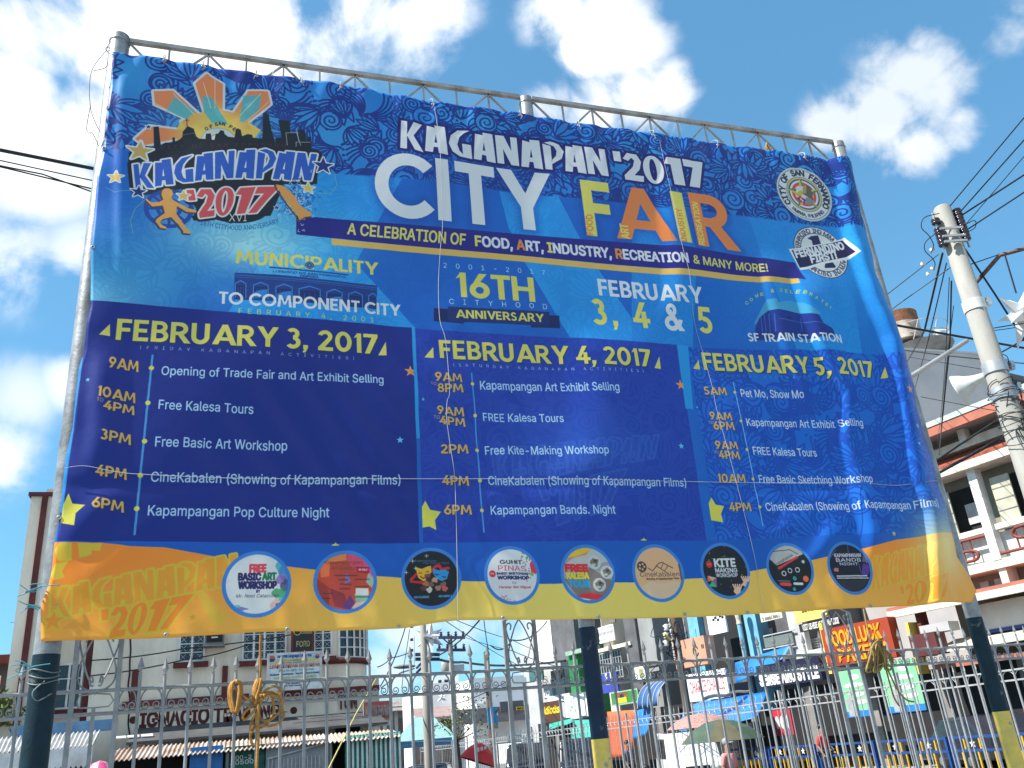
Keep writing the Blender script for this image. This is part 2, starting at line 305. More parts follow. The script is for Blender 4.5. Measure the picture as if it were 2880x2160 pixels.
def cover(cs):
    """coverage of contours (in canvas pixels), nonzero winding -> (y0, x0, mask) or None"""
    allp = np.concatenate(cs); x0, y0 = np.floor(allp.min(0)).astype(int) - 1; x1, y1 = np.ceil(allp.max(0)).astype(int) + 1
    x0, y0, x1, y1 = max(x0, 0), max(y0, 0), min(x1, CW), min(y1, CH)
    if x1 <= x0 or y1 <= y0: return None
    h, w = (y1 - y0) * SS, (x1 - x0) * SS
    a = np.concatenate(cs); b = np.concatenate([np.roll(c, -1, 0) for c in cs])
    a = (a - [x0, y0]) * SS; b = (b - [x0, y0]) * SS
    d = np.where(b[:, 1] > a[:, 1], 1, -1); sw = d < 0
    t = np.where(sw[:, None], b, a); u = np.where(sw[:, None], a, b)
    r0 = np.clip(np.ceil(t[:, 1] - .5), 0, h).astype(int); r1 = np.clip(np.ceil(u[:, 1] - .5), 0, h).astype(int)
    n = r1 - r0; k = n > 0
    if not k.any(): return None
    t, u, d, r0, n = t[k], u[k], d[k], r0[k], n[k]
    e = np.repeat(np.arange(len(n)), n); row = np.arange(n.sum()) - np.repeat(np.cumsum(n) - n, n) + r0[e]
    x = t[e, 0] + (row + .5 - t[e, 1]) * (u[e, 0] - t[e, 0]) / (u[e, 1] - t[e, 1])
    col = np.clip(np.ceil(x - .5), 0, w).astype(int)
    acc = np.bincount(row * (w + 1) + col, weights=d[e], minlength=h * (w + 1)).reshape(h, w + 1)
    m = (np.abs(np.cumsum(acc, 1)[:, :w]) > .5).astype(np.float32)
    return y0, x0, m.reshape(h // SS, SS, w // SS, SS).mean((1, 3))
def paint(cs, col, alpha=1.0, clip=None):
    r = cover(cs)
    if r is None: return
    y, x, m = r; h, w = m.shape; m = m * alpha
    if clip is not None: m = m * clip[y:y + h, x:x + w]
    S = ART[y:y + h, x:x + w]
    if callable(col):
        yy, xx = np.mgrid[y:y + h, x:x + w]; c = col(xx / RES + AX0, AZ1 - yy / RES)
    else: c = np.array(col, np.float32) / 255.
    S += (c - S) * m[..., None]
def stroke(P, wd, closed=False, rnd=True):
    """polyline in canvas px -> contours"""
    P = np.asarray(P, float); Q = np.roll(P, -1, 0) if closed else P[1:]; A = P if closed else P[:-1]
    d = Q - A; L = np.hypot(d[:, 0], d[:, 1]) + 1e-9; nrm = np.stack([-d[:, 1], d[:, 0]], 1) / L[:, None]
    w0 = np.broadcast_to(wd, len(P)); wa = w0[:len(A)] / 2.; wb = (np.roll(w0, -1) if closed else w0[1:]) / 2.
    out = [np.array([A[i] + nrm[i] * wa[i], A[i] - nrm[i] * wa[i], Q[i] - nrm[i] * wb[i], Q[i] + nrm[i] * wb[i]]) for i in range(len(A))]
    if rnd:
        k = np.linspace(0, 2 * math.pi, 9)[:-1]; c = np.stack([np.cos(k), -np.sin(k)], 1)
        out += [P[i] + c * (w0[i] / 2.) for i in range(len(P))]
    return [c if np.sum(c[:, 0] * np.roll(c[:, 1], -1) - np.roll(c[:, 0], -1) * c[:, 1]) > 0 else c[::-1] for c in out]
def poly(c, pts, col, alpha=1.0, clip=None): paint([topx([pl(c, *q) for q in pts])], col, alpha, clip)
def line(c, pts, w, col, alpha=1.0, closed=False): paint(stroke(topx([pl(c, *q) for q in pts]), max(w * .64 * RES, 1.6), closed), col, alpha)
def disc(c, x, y, r, col, alpha=1.0, ring=None, asp=1.0): disc0(c, x, y, r * .62, col, alpha, ring * .62 if ring else None, asp)
def disc0(c, x, y, r, col, alpha=1.0, ring=None, asp=1.0):
    """circle of r metres round a point of the crop"""
    o = pl(c, x, y); k = np.linspace(0, 2 * math.pi, 49)[:-1]; q = o + np.stack([np.cos(k) * r * asp, np.sin(k) * r], 1)
    paint([topx(q)] if not ring else stroke(topx(q), ring * RES, True, False), col, alpha)
def starp(o, r, rot=0, inner=.4):
    return np.array([o + (r if i % 2 == 0 else r * inner) * np.array([math.sin(rot + i * math.pi / 5), math.cos(rot + i * math.pi / 5)]) for i in range(10)])
def star(c, x, y, r, col, edge=None, ew=.02, rot=0, clip=None):
    q = topx(starp(pl(c, x, y), r * .64, rot)); ew = ew * .7
    if edge is not None: paint(stroke(q, ew * 2 * RES, True), edge)
    paint([q], col, 1, clip)
def text(txt, font, a, b, t, col, track=0.0, bold=0.0, shear=0.0, rot=False, out=None, ow=0.03, shadow=None, alpha=1.0, cols=None):
    """a, b: ends of the baseline, t: top of the first letter, all (crop, x, y)"""
    A, B, T = pl(*a), pl(*b), pl(*t); L, W = layout(txt, font, track)
    e1 = (B - A) / W; e2 = (T - A) if rot else np.array([0, T[1] - A[1]])
    px = [(i, [topx(A + (c[:, :1] + shear * c[:, 1:]) * e1 + c[:, 1:] * e2) for c in cs]) for i, cs in L]
    draw(px, col, bold * abs(e2[1] if not rot else np.hypot(*e2)) * RES, out, ow * .6 * RES, shadow, alpha, cols)
def draw(px, col, bold=0, out=None, ow=0, shadow=None, alpha=1.0, cols=None):
    flat = [c for _, cs in px for c in cs]
    if shadow:
        dx, dy, sc, sa = shadow; paint([c + [dx * RES, dy * RES] for c in flat], sc, sa)
    if out is not None: paint([q for c in flat for q in stroke(c, 2 * ow, True)], out, alpha)
    for i, cs in px:
        cc = (cols or {}).get(i, col)
        if not cs: continue
        paint(cs, cc, alpha)
        if bold: paint([q for c in cs for q in stroke(c, bold, True)], cc, alpha)
def warp(txt, font, f, col, **k):
    """letters through f(u, v) -> (crop, x, y); u, v in 0..1"""
    L, W = layout(txt, font, k.pop('track', 0))
    px = []
    for i, cs in L:
        o = []
        for c in cs:
            n = np.roll(c, -1, 0); d = np.concatenate([c + (n - c) * s for s in (0, .5)], 1).reshape(-1, 2)
            o.append(topx([pl(*f(x / W, y)) for x, y in d]))
        px.append((i, o))
    k['ow'] = k.get('ow', .03) * .66 * RES
    draw(px, col, **k)
def bil(c, TL, TR, BR, BL):
    TL, TR, BR, BL = map(np.array, (TL, TR, BR, BL))
    return lambda u, v: (c, *((1 - u) * ((1 - v) * BL + v * TL) + u * ((1 - v) * BR + v * TR)))
WHT, YEL, GLD, LBL, NVY = (203, 210, 230), (205, 200, 100), (206, 165, 85), (166, 205, 243), (24, 28, 124)

# ground colours of the print
yy, xx = np.mgrid[0:CH, 0:CW].astype(np.float32); PX = xx / RES + AX0; PZ = AZ1 - yy / RES
def blend(col, a):
    global ART
    ART += (np.array(col, np.float32) / 255. - ART) * np.clip(a, 0, 1)[..., None]
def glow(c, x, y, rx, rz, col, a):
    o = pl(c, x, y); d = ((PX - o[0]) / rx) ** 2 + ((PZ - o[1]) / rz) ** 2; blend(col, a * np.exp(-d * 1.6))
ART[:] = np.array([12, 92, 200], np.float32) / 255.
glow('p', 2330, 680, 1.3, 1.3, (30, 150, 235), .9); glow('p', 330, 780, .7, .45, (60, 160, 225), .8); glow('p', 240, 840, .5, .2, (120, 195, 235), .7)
RAY = (26, 140, 232)
poly('p', [(905, 470), (1139, 488), (1061, 625), (1000, 740), (1168, 924), (1158, 926), (636, 889), (724, 752), (640, 640), (700, 480)], RAY)
poly('p', [(1395, 500), (1543, 500), (1634, 678), (1682, 757), (1776, 895), (1780, 965), (1603, 949), (1474, 737), (1430, 640)], RAY)
poly('p', [(1776, 500), (1900, 510), (1950, 700), (1950, 980), (1776, 970)], (20, 128, 225))
poly('p', [(2073, 525), (2330, 540), (2400, 860), (2420, 1000), (2233, 985), (2170, 802)], (24, 136, 230))
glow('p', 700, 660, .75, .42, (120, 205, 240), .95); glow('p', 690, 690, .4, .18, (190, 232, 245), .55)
# ornament: curls, petals and leaf fans
def curl(o, r, turns, a0, s=1):
    k = np.linspace(0, 1, 26); a = a0 + s * turns * 2 * math.pi * k; q = r * (1 - k * .88)
    return o + np.stack([np.cos(a) * q, np.sin(a) * q], 1)
def petal(o, a, L, wd):
    k = np.linspace(0, 1, 9); s = np.sin(k * math.pi) ** .8 * wd; d = np.array([math.cos(a), math.sin(a)]); n = np.array([-d[1], d[0]])
    return np.concatenate([o + np.outer(k * L, d) + np.outer(s, n), (o + np.outer(k * L, d) - np.outer(s, n))[::-1]])
def ornament(x0, x1, z0, z1):
    """overlapping curls, leaves and fans: each motif first clears its ground, then draws its lines"""
    M = np.zeros((CH, CW), np.float32)
    def put(cs, v):
        r = cover(cs)
        if r is None: return
        y, x, m = r; S = M[y:y + m.shape[0], x:x + m.shape[1]]; S += (v - S) * m
    lw = .0145 * RES
    n = int((x1 - x0) * (z1 - z0) * 62)
    for _ in range(n):
        o = np.array([rng.uniform(x0, x1), rng.uniform(z0, z1)]); k = rng.rand(); a = rng.uniform(0, 6.28); sz = rng.uniform(.7, 1.25)
        if k < .34:
            r = .085 * sz; q = np.linspace(0, 6.283, 25)[:-1]; rim = topx(o + r * 1.12 * np.stack([np.cos(q), np.sin(q)], 1)); put([rim], 0.0); put(stroke(rim, lw, True), 1.0)
            put(stroke(topx(curl(o, r * 1.0, rng.uniform(1.5, 2.2), a, rng.choice([-1, 1]))), lw * np.linspace(1.2, .9, 26)), 1.0)
        elif k < .8:
            m = rng.randint(4, 8); L = .23 * sz; w = rng.uniform(.10, .16); st = rng.uniform(.3, .45)
            for j in sorted(range(m), key=lambda j: -abs(j - (m - 1) / 2)):
                b = a + (j - (m - 1) / 2) * st; Lj = L * (1 - .07 * abs(j - (m - 1) / 2)); P = topx(petal(o, b, Lj, Lj * w)); put([P], 0.0); put(stroke(P, lw, True), 1.0)
                if rng.rand() < .6: put(stroke(topx([o + Lj * .2 * np.array([math.cos(b), math.sin(b)]), o + Lj * .72 * np.array([math.cos(b), math.sin(b)])]), lw * .8), 1.0)
        else:
            for j in range(6):
                k2 = np.linspace(0, 1, 10); c_ = a + j * .17; P = topx(np.stack([o[0] + .24 * sz * k2 * np.cos(c_ + k2 * .9), o[1] + .24 * sz * k2 * np.sin(c_ + k2 * .9)], 1)); put(stroke(P, lw * 1.15), 1.0)
            for j in range(7): put(stroke(topx([o + .26 * sz * np.array([math.cos(a + j * .17 + .9), math.sin(a + j * .17 + .9)])]*2), lw * 1.8), 1.0)
    return M
PAT = ornament(AX0, AX1, AZ0 + .3, AZ1)
zb = pl('p', 950, 488)[1]
edge = np.clip((PZ - zb) * 60, 0, 1)
blend((26, 118, 212), edge * .9)
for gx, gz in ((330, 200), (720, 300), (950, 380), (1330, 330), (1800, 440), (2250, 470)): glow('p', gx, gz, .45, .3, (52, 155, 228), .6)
blend((14, 40, 132), PAT * edge * .96)
blend((10, 70, 175), PAT * (1 - edge) * .13)
def shade_under(txt, *a, **k):
    for wd, al in ((.12, .10), (.08, .14), (.045, .2)): text(txt, *a, (14, 60, 160), out=(14, 60, 160), ow=wd, alpha=al, **k)

# panels
P1 = [(243, 842), (500, 866), (800, 895), (1157, 923), (1180, 1529), (160, 1522), (185, 1280), (228, 1000)]
poly('p', P1, (15, 34, 134))
poly('p', [(1167, 925), (1904, 969), (1988, 1520), (1189, 1528)], (19, 52, 168))
poly('p', [(1935, 975), (2700, 1010), (2760, 1500), (2016, 1519)], (18, 96, 212))
def inside(pts):
    m = np.zeros((CH, CW), np.float32); r = cover([topx([pl('p', *q) for q in pts])]); m[r[0]:r[0] + r[2].shape[0], r[1]:r[1] + r[2].shape[1]] = r[2]; return m
c2 = inside([(1167, 925), (1904, 969), (1988, 1520), (1189, 1528)]); c3 = inside([(1935, 975), (2700, 1010), (2760, 1500), (2016, 1519)])
blend((46, 76, 190), np.roll(PAT, 57, 1) * c2 * .3); blend((12, 50, 165), np.roll(PAT, 91, 1) * c3 * .62)
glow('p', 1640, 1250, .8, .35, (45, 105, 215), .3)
for y0, q in ((0, dict(col=(70, 120, 215)),),):
    warp('KAGANAPAN', 'K', bil('L', (560, 60), (1780, -40), (1740, 130), (600, 330)), (40, 80, 195), out=(80, 130, 220), ow=.012, alpha=.22)
    warp("'2017", 'K', bil('L', (900, 330), (1540, 210), (1440, 500), (1000, 620)), (40, 80, 195), out=(80, 130, 220), ow=.012, alpha=.22)
poly('p', [(1157, 921), (1166, 922), (1179, 1236), (1169, 1236)], (28, 142, 226)); poly('p', [(1169, 1236), (1179, 1236), (1190, 1529), (1179, 1529)], (16, 88, 192))
poly('p', [(1904, 969), (1936, 972), (1950, 1152), (1928, 1149)], (28, 140, 228)); poly('p', [(1932, 1149), (1946, 1149), (2016, 1519), (1988, 1520)], (18, 92, 200))
poly('p', [(215, 1000), (232, 1000), (176, 1440), (150, 1440)], (22, 120, 210))
# strip, then the orange wave
poly('p', [(100, 1526), (1180, 1528), (2016, 1519), (2800, 1490), (2800, 1800), (60, 1860)], (14, 82, 190))
WAVE = [(60, 1527), (160, 1525), (280, 1525), (364, 1537), (462, 1540), (657, 1575), (880, 1601), (1065, 1620), (1127, 1624), (1320, 1635), (1518, 1643), (1788, 1638), (1977, 1625), (2108, 1606), (2277, 1577), (2440, 1540), (2520, 1518), (2671, 1498), (2820, 1490), (2850, 1780), (1900, 1800), (1000, 1850), (60, 1860)]
def wavecol(x, z):
    t = np.clip((x + 1.0) / 6.5, 0, 1)[..., None]; k = np.exp(-((t - .5) / .24) ** 2); c = np.array([230, 168, 66.]) * (1 - k) + np.array([224, 204, 104.]) * k
    return (c / 255.).astype(np.float32)
paint([topx([pl('p', *q) for q in WAVE])], wavecol)
wv = inside(WAVE)
og = np.clip(1 - ((PX + 1.0) / 1.75) ** 2, 0, 1) * wv + np.clip(1 - ((PX - 5.5) / 1.55) ** 2, 0, 1) * wv
blend((236, 124, 34), og * .85 * np.clip((PZ - 2.35) / .5, 0, 1))
GH, GO = (206, 178, 52), (228, 130, 36)
poly('P', [(480, 705), (580, 705), (580, 850), (470, 850), (440, 760)], GH); poly('P', [(625, 705), (820, 705), (805, 770), (740, 760), (730, 800), (640, 830)], GH)
poly('P', [(440, 870), (560, 850), (500, 930), (520, 980), (430, 1000), (400, 960)], GH)
warp('KAGANAPAN', 'K', bil('P', (395, 1075), (1900, 795), (1900, 1035), (415, 1315)), (222, 150, 44), out=GH, ow=.018)
warp("'2017", 'K', bil('P', (815, 1245), (1565, 1115), (1400, 1385), (830, 1480)), (230, 132, 36), out=GH, ow=.018)
text('XVI', 'I', ('P', 1150, 1476), ('P', 1300, 1472), ('P', 1150, 1415), GH)
star('P', 430, 1335, .09, (228, 140, 40), GH, .012); star('P', 1548, 1305, .04, (228, 140, 40), GH, .008)
poly('P', [(1570, 1095), (1640, 1090), (1740, 1200), (1830, 1310), (1800, 1340), (1740, 1385), (1700, 1350), (1640, 1240)], (214, 172, 58), .9)
poly('P', [(640, 1300), (690, 1260), (700, 1330), (860, 1440), (845, 1455), (700, 1410), (720, 1490), (600, 1490), (630, 1390), (500, 1400), (560, 1350)], (222, 150, 48), .9)
warp('KAGANAPAN', 'K', bil('T', (1240, 200), (1725, 85), (1730, 265), (1240, 405)), (232, 150, 44), out=(214, 178, 60), ow=.014)
warp("'2017", 'K', bil('T', (1415, 385), (1725, 290), (1690, 455), (1440, 505)), (232, 140, 40), out=(214, 178, 60), ow=.014)
glow('T', 1700, 120, .35, .35, (232, 226, 170), .75)  # whitish sun sheen painted over the yellow near the right edge

# headline
poly('p', [(833, 605), (1330, 648), (1900, 695), (2233, 740), (2260, 792), (2233, 788), (1900, 760), (1337, 708), (833, 660)], (27, 28, 128))
poly('p', [(932, 671), (1300, 704), (1800, 752), (2239, 788), (2242, 803), (1900, 778), (1330, 724), (932, 689)], (206, 170, 92))
shade_under('CITY', 'G', ('p', 1056, 604), ('p', 1567, 654), ('p', 1056, 430))
text('CITY', 'G', ('p', 1056, 604), ('p', 1567, 654), ('p', 1056, 430), WHT)
text("KAGANAPAN '2017", 'K', ('B', 935, 432), ('C', 1758, 522), ('B', 935, 185), WHT, out=(23, 26, 108), ow=.045)
text("KAGANAPAN '2017", 'K', ('B', 935, 432), ('C', 1758, 522), ('B', 935, 185), WHT)
for ch, a, b, t, c in (('F', (748, 905), (992, 932), (748, 446), YEL), ('A', (1000, 930), (1496, 968), (1000, 490), (216, 124, 66)), ('I', (1515, 968), (1620, 985), (1515, 548), YEL), ('R', (1674, 1002), (2046, 1042), (1674, 560), (216, 124, 66))):
    q = (('C', *a), ('C', *b), ('C', *t)); shade_under(ch, 'G', *q); text(ch, 'G', *q, c)
OR = (205, 128, 62)
text('FOOD', 'I', ('C', 800, 902), ('C', 790, 732), ('C', 748, 905), OR, bold=.1, rot=True); text('ART', 'I', ('C', 1105, 936), ('C', 1085, 815), ('C', 1040, 930), YEL, bold=.1, rot=True)
text('INDUSTRY', 'I', ('C', 1572, 975), ('C', 1532, 690), ('C', 1522, 975), OR, bold=.1, rot=True); text('RECREATION', 'I', ('C', 1728, 998), ('C', 1670, 640), ('C', 1680, 990), YEL, bold=.1, rot=True)
text('A CELEBRATION OF', 'I', ('B', 482, 1160), ('B', 1500, 1258), ('B', 482, 1064), YEL, bold=.07, shear=.12)
text('FOOD, ART, INDUSTRY, RECREATION', 'I', ('B', 1590, 1264), ('C', 1587, 1150), ('B', 1590, 1180), WHT, bold=.12, cols={0: YEL, 6: OR, 11: YEL, 21: OR})
text('& MANY MORE!', 'I', ('C', 1630, 1155), ('D', 226, 967), ('C', 1630, 1088), YEL, bold=.07, shear=.1)
text('MUNICIPALITY', 'G', ('E', 322, 196), ('E', 1598, 299), ('E', 322, 76), YEL)
# city hall picture
DB = (18, 52, 132)
poly('E', [(315, 280), (700, 302), (1150, 350), (1580, 392), (1580, 600), (1000, 560), (310, 520)], DB); line('E', [(630, 234), (1320, 300)], .018, (22, 60, 140)); disc('E', 980, 216, .05, (30, 60, 130)); disc('E', 980, 216, .035, (90, 130, 150), ring=.01); disc('E', 980, 216, .015, (90, 130, 150))
line('E', [(320, 300), (900, 345), (1575, 412)], .012, (40, 90, 175)); line('E', [(320, 318), (900, 362), (1575, 428)], .006, (40, 100, 190))
text('LUNGSOD NG SAN FERNANDO', 'I', ('E', 655, 278), ('E', 1300, 330), ('E', 655, 258), (24, 56, 130), bold=.1); text('PAMPANGA', 'I', ('E', 895, 322), ('E', 1060, 334), ('E', 895, 302), (24, 56, 130), bold=.1)
for x0, x1, y in ((322, 415, 350), (482, 612, 368), (682, 824, 386), (886, 1074, 405), (1132, 1268, 432), (1326, 1448, 448), (1506, 1578, 458)):
    m = (x0 + x1) / 2; poly('E', [(x0 - 8, y + 24), (m, y - 4), (x1 + 8, y + 30), (x1 + 4, y + 36), (m, y + 8), (x0 - 4, y + 32)], (42, 118, 214))
    poly('E', [(x0, y + 40), (x1, y + 46), (x1, y + 146), (x0, y + 140)], (14, 34, 104)); line('E', [(x0, y + 150), (x0, y + 34)], .009, (60, 130, 215)); line('E', [(x1, y + 155), (x1, y + 40)], .009, (60, 130, 215))
    if x0 in (482, 682, 1132): poly('E', [(x0 + 10, y + 90), (m, y + 70), (x1 - 8, y + 66), (x1 - 8, y + 140), (x0 + 10, y + 140)], (30, 120, 214))
    for j in range(1, 4): line('E', [(x0 + (x1 - x0) * j / 4, y + 60), (x0 + (x1 - x0) * j / 4, y + 140)], .004, (44, 90, 170))
text('TO COMPONENT CITY', 'G', ('E', 172, 556), ('E', 1795, 664), ('E', 172, 446), WHT)
text('FEBRUARY 4, 2001', 'I', ('E', 350, 645), ('E', 1550, 724), ('E', 350, 600), (176, 208, 108), track=.75)
text('2001-2017', 'I', ('F', 115, 74), ('F', 800, 130), ('F', 115, 42), (170, 205, 235), track=1.5)
text('16TH', 'G', ('F', 205, 272), ('F', 735, 312), ('F', 205, 106), YEL)
text('CITYHOOD', 'I', ('F', 155, 320), ('F', 815, 360), ('F', 155, 285), (185, 212, 235), track=1.6)
poly('F', [(48, 350), (250, 362), (250, 456), (48, 440)], (14, 30, 92)); poly('F', [(705, 398), (895, 402), (903, 487), (705, 482)], (14, 30, 92)); poly('F', [(145, 338), (830, 378), (832, 472), (145, 440)], (18, 40, 108))
text('ANNIVERSARY', 'G', ('F', 199, 415), ('F', 797, 448), ('F', 199, 358), YEL)
text('FEBRUARY', 'G', ('F', 1166, 265), ('F', 1866, 332), ('F', 1166, 154), WHT)
text('3, 4 & 5', 'G', ('F', 1130, 462), ('F', 1942, 522), ('F', 1130, 288), YEL, cols={5: WHT}, track=.12)
CC = [(245, 445), (320, 388), (415, 322), (500, 298), (655, 262), (808, 252), (900, 262), (995, 272), (1085, 288), (1180, 318), (1270, 362), (1370, 418), (1475, 472), (1560, 525), (1650, 575)]
for i, ch in enumerate('COME&CELEBRATE!'):
    p0, p1 = np.array(CC[max(0, i - 1)]), np.array(CC[min(14, i + 1)]); d = (p1 - p0) / np.hypot(*(p1 - p0)); n = np.array([d[1], -d[0]]); a = np.array(CC[i]) - d * 24 - n * 26
    if ch == '!': d = d * .3
    text(ch, 'I', ('O', *a), ('O', *(a + d * 48)), ('O', *(a + n * 54)), (176, 190, 96), bold=.08, rot=True)
poly('O', [(570, 400), (720, 395), (750, 460), (980, 428), (1150, 480), (1450, 690), (1400, 712), (760, 580), (560, 620), (380, 820), (372, 790)], (70, 160, 205), .75)
poly('O', [(390, 870), (460, 700), (600, 590), (760, 580), (1080, 640), (1400, 715), (1480, 860), (1640, 930), (1690, 1010), (1600, 1020), (390, 1000)], (22, 44, 140))
for x in (480, 540, 610, 690, 1140): line('O', [(x, 640 + abs(x - 640) * .2), (x + 30, 960)], .012, (50, 110, 200), .8)
line('O', [(760, 740), (1100, 800), (1450, 850)], .01, (60, 110, 190), .8); poly('O', [(880, 740), (940, 700), (1010, 760)], (16, 28, 100)); poly('O', [(400, 960), (1680, 990), (1690, 1090), (400, 1090)], (20, 36, 120), .8)
text('SF TRAIN STATION', 'G', ('O', 282, 1105), ('O', 1842, 1178), ('O', 282, 962), WHT)

# logo, upper left
glow('A', 975, 850, .55, .35, (150, 205, 225), .55)
RAYS = [[(700, 735), (735, 712), (610, 655), (506, 608), (508, 600), (498, 515), (640, 512), (815, 672), (860, 700), (900, 820), (745, 800)],
        [(868, 660), (802, 462), (888, 388), (1003, 460), (1000, 655), (1080, 672), (1080, 800), (850, 800)], [(1075, 680), (1190, 510), (1330, 512), (1350, 607), (1180, 742), (1215, 790), (1000, 820)], [(470, 762), (720, 800), (720, 850), (430, 900), (362, 852)]]
def sunc(x, z):
    o = pl('A', 975, 850); d = np.hypot(x - o[0], z - o[1])[..., None]; t = np.clip((d - .17) / .2, 0, 1)
    return ((np.array([214, 186, 92.]) * (1 - t) + np.array([218, 128, 82.]) * t) / 255.).astype(np.float32)
for q in RAYS: paint(stroke(topx([pl('A', *p) for p in q]), .036 * RES, True), (196, 204, 222))
poly('A', [(690, 740), (800, 690), (870, 660), (1080, 672), (1190, 740), (1280, 800), (1200, 900), (700, 900), (640, 840)], (212, 184, 90))
for q in RAYS: paint([topx([pl('A', *p) for p in q])], sunc)
for q in ([(590, 655), (650, 555), (800, 660), (740, 720)], [(855, 545), (920, 560), (1040, 760), (920, 745), (862, 660)], [(1150, 545), (1285, 545), (1265, 650), (1150, 745), (1125, 735)]): poly('A', q, (66, 170, 200), .85)
for a, b in (((860, 450), (915, 640)), ((945, 430), (945, 640)), ((640, 530), (800, 690)), ((510, 600), (720, 720)), ((1280, 530), (1130, 690)), ((1335, 590), (1180, 730))): line('A', [a, b], .008, (220, 214, 190), .8)
disc('A', 975, 885, .205, (186, 200, 206)); disc('A', 975, 885, .13, (206, 214, 220)); disc('A', 975, 885, .2, (120, 140, 160), ring=.006); disc('A', 975, 885, .11, (190, 150, 150), ring=.02)
for ch, x, y, a in (('O', 893, 797, -.9), ('F', 925, 782, -.6), ('S', 958, 770, -.3), ('A', 982, 764, -.1), ('N', 1006, 768, .2), ('F', 1052, 787, .7), ('E', 1078, 803, .9)):
    d = np.array([math.cos(a), math.sin(a)]) * 20; n = np.array([d[1], -d[0]]) * 1.2; text(ch, 'I', ('A', *(np.array([x, y]) - d / 2)), ('A', *(np.array([x, y]) + d / 2)), ('A', *(np.array([x, y]) - d / 2 + n)), (40, 50, 60), bold=.12, rot=True)
BK = (22, 30, 42)
poly('A', [(340, 1180), (310, 1040), (318, 950), (335, 945), (380, 960), (440, 905), (485, 912), (500, 910), (497, 768), (535, 766), (550, 905), (580, 885), (635, 885), (636, 848), (652, 850), (655, 880), (690, 862), (708, 845), (710, 810), (745, 768), (790, 788), (808, 845), (830, 862), (876, 866), (880, 826), (915, 825), (922, 872), (942, 872), (950, 830), (970, 825), (985, 802), (1008, 806), (1015, 830), (1040, 850), (1088, 856), (1096, 800), (1110, 788), (1132, 798), (1142, 846), (1180, 830), (1215, 834), (1222, 856), (1290, 862), (1296, 676), (1312, 662), (1336, 690), (1356, 800), (1385, 892), (1386, 856), (1432, 850), (1405, 722), (1486, 728), (1496, 812), (1540, 812), (1558, 872), (1552, 790), (1600, 794), (1612, 880), (1620, 842), (1646, 842), (1650, 960), (1700, 990), (1690, 1180), (1200, 1195), (800, 1215), (440, 1270), (400, 1260)], BK)
for q in ([(1472, 905), (1462, 815), (1540, 812), (1570, 905)], [(1536, 912), (1536, 880), (1640, 880)], [(1556, 872), (1540, 790)]): line('A', q, .007, (170, 180, 190))
line('A', [(742, 768), (740, 712)], .008, BK); line('A', [(729, 727), (754, 725)], .008, BK); line('A', [(714, 832), (805, 820)], .005, (120, 130, 130))
text('CITY OF SAN FERNANDO', 'I', ('A', 548, 932), ('A', 1460, 918), ('A', 548, 905), (92, 40, 46), track=.6)
def arcbox(u, v):
    x = 335 + 1335 * u; top = 1045 - 110 * math.sin(min(1, u * 1.15) * 1.57) + 30 * max(0, u - .7) / .3; bot = 1228 - 85 * math.sin(min(1, u * 1.5) * 1.57) + 12 * u
    return ('A', x + (1 - u) * 34 * (1 - v) - u * 25 * (1 - v) + 20 * v * u, bot + (top - bot) * v)
warp('KAGANAPAN', 'K', arcbox, BK, out=BK, ow=.06); warp('KAGANAPAN', 'K', arcbox, (38, 84, 192), out=(206, 212, 230), ow=.021)
warp('KAGANAPAN', 'K', arcbox, (38, 84, 192)); blend((20, 52, 160), 0 * PX)
disc('A', 610, 1370, .24, (24, 62, 160), ring=.05); disc('A', 610, 1370, .12, (24, 62, 160), ring=.04)
for a in range(0, 180, 45): line('A', [(610 - 150 * math.cos(R_(a)), 1370 - 120 * math.sin(R_(a))), (610 + 150 * math.cos(R_(a)), 1370 + 120 * math.sin(R_(a)))], .03, (24, 62, 160))
for _ in range(260):
    x, y = rng.normal(1545, 62), rng.normal(1310, 70); a = rng.uniform(0, 6.28); line('A', [(x, y), (x + 16 * math.cos(a), y + 16 * math.sin(a)), (x + 24 * math.cos(a + 1), y + 22 * math.sin(a + 1))], .006, random.choice([(26, 52, 140), (150, 195, 235), (190, 215, 240), (26, 52, 140)]))
poly('A', [(740, 1280), (900, 1200), (1400, 1195), (1440, 1215), (1350, 1420), (1240, 1430), (1060, 1480), (930, 1440), (790, 1460), (775, 1430), (830, 1400)], BK); disc('A', 1075, 1345, .245, BK, asp=1.65)
q17 = bil('A', (738, 1238), (1418, 1205), (1292, 1395), (788, 1440))
warp("'2017", 'K', q17, BK, out=BK, ow=.05); warp("'2017", 'K', q17, (204, 78, 86), out=(212, 212, 226), ow=.02); warp("'2017", 'K', q17, (204, 78, 86))
text('XVI', 'I', ('A', 1045, 1465), ('A', 1176, 1462), ('A', 1045, 1408), (212, 214, 226))
def arcb2(u, v):
    x = 838 + 575 * u; y = 1488 + 58 * math.sin(u * 2.3) - 62 * u ** 2.2
    dx = 575; dy = 58 * 2.3 * math.cos(u * 2.3) - 136 * u ** 1.2; L = math.hypot(dx, dy); return ('A', x + dy / L * 34 * v, y - dx / L * 34 * v)
warp('16TH CITYHOOD ANNIVERSARY', 'I', arcb2, (24, 70, 150))
MAN = [(440, 1306), (450, 1298), (478, 1325), (540, 1322), (570, 1305), (566, 1295), (556, 1270), (560, 1240), (582, 1222), (610, 1222), (634, 1238), (640, 1265), (628, 1292), (640, 1308), (700, 1342), (760, 1372), (812, 1386), (806, 1402), (740, 1396), (668, 1352), (664, 1408), (700, 1460), (740, 1515), (768, 1542), (766, 1555), (716, 1550), (712, 1530), (672, 1480), (626, 1434), (562, 1450), (546, 1472), (562, 1492), (592, 1506), (588, 1520), (548, 1512), (512, 1466), (520, 1448), (580, 1404), (566, 1348), (490, 1356)]
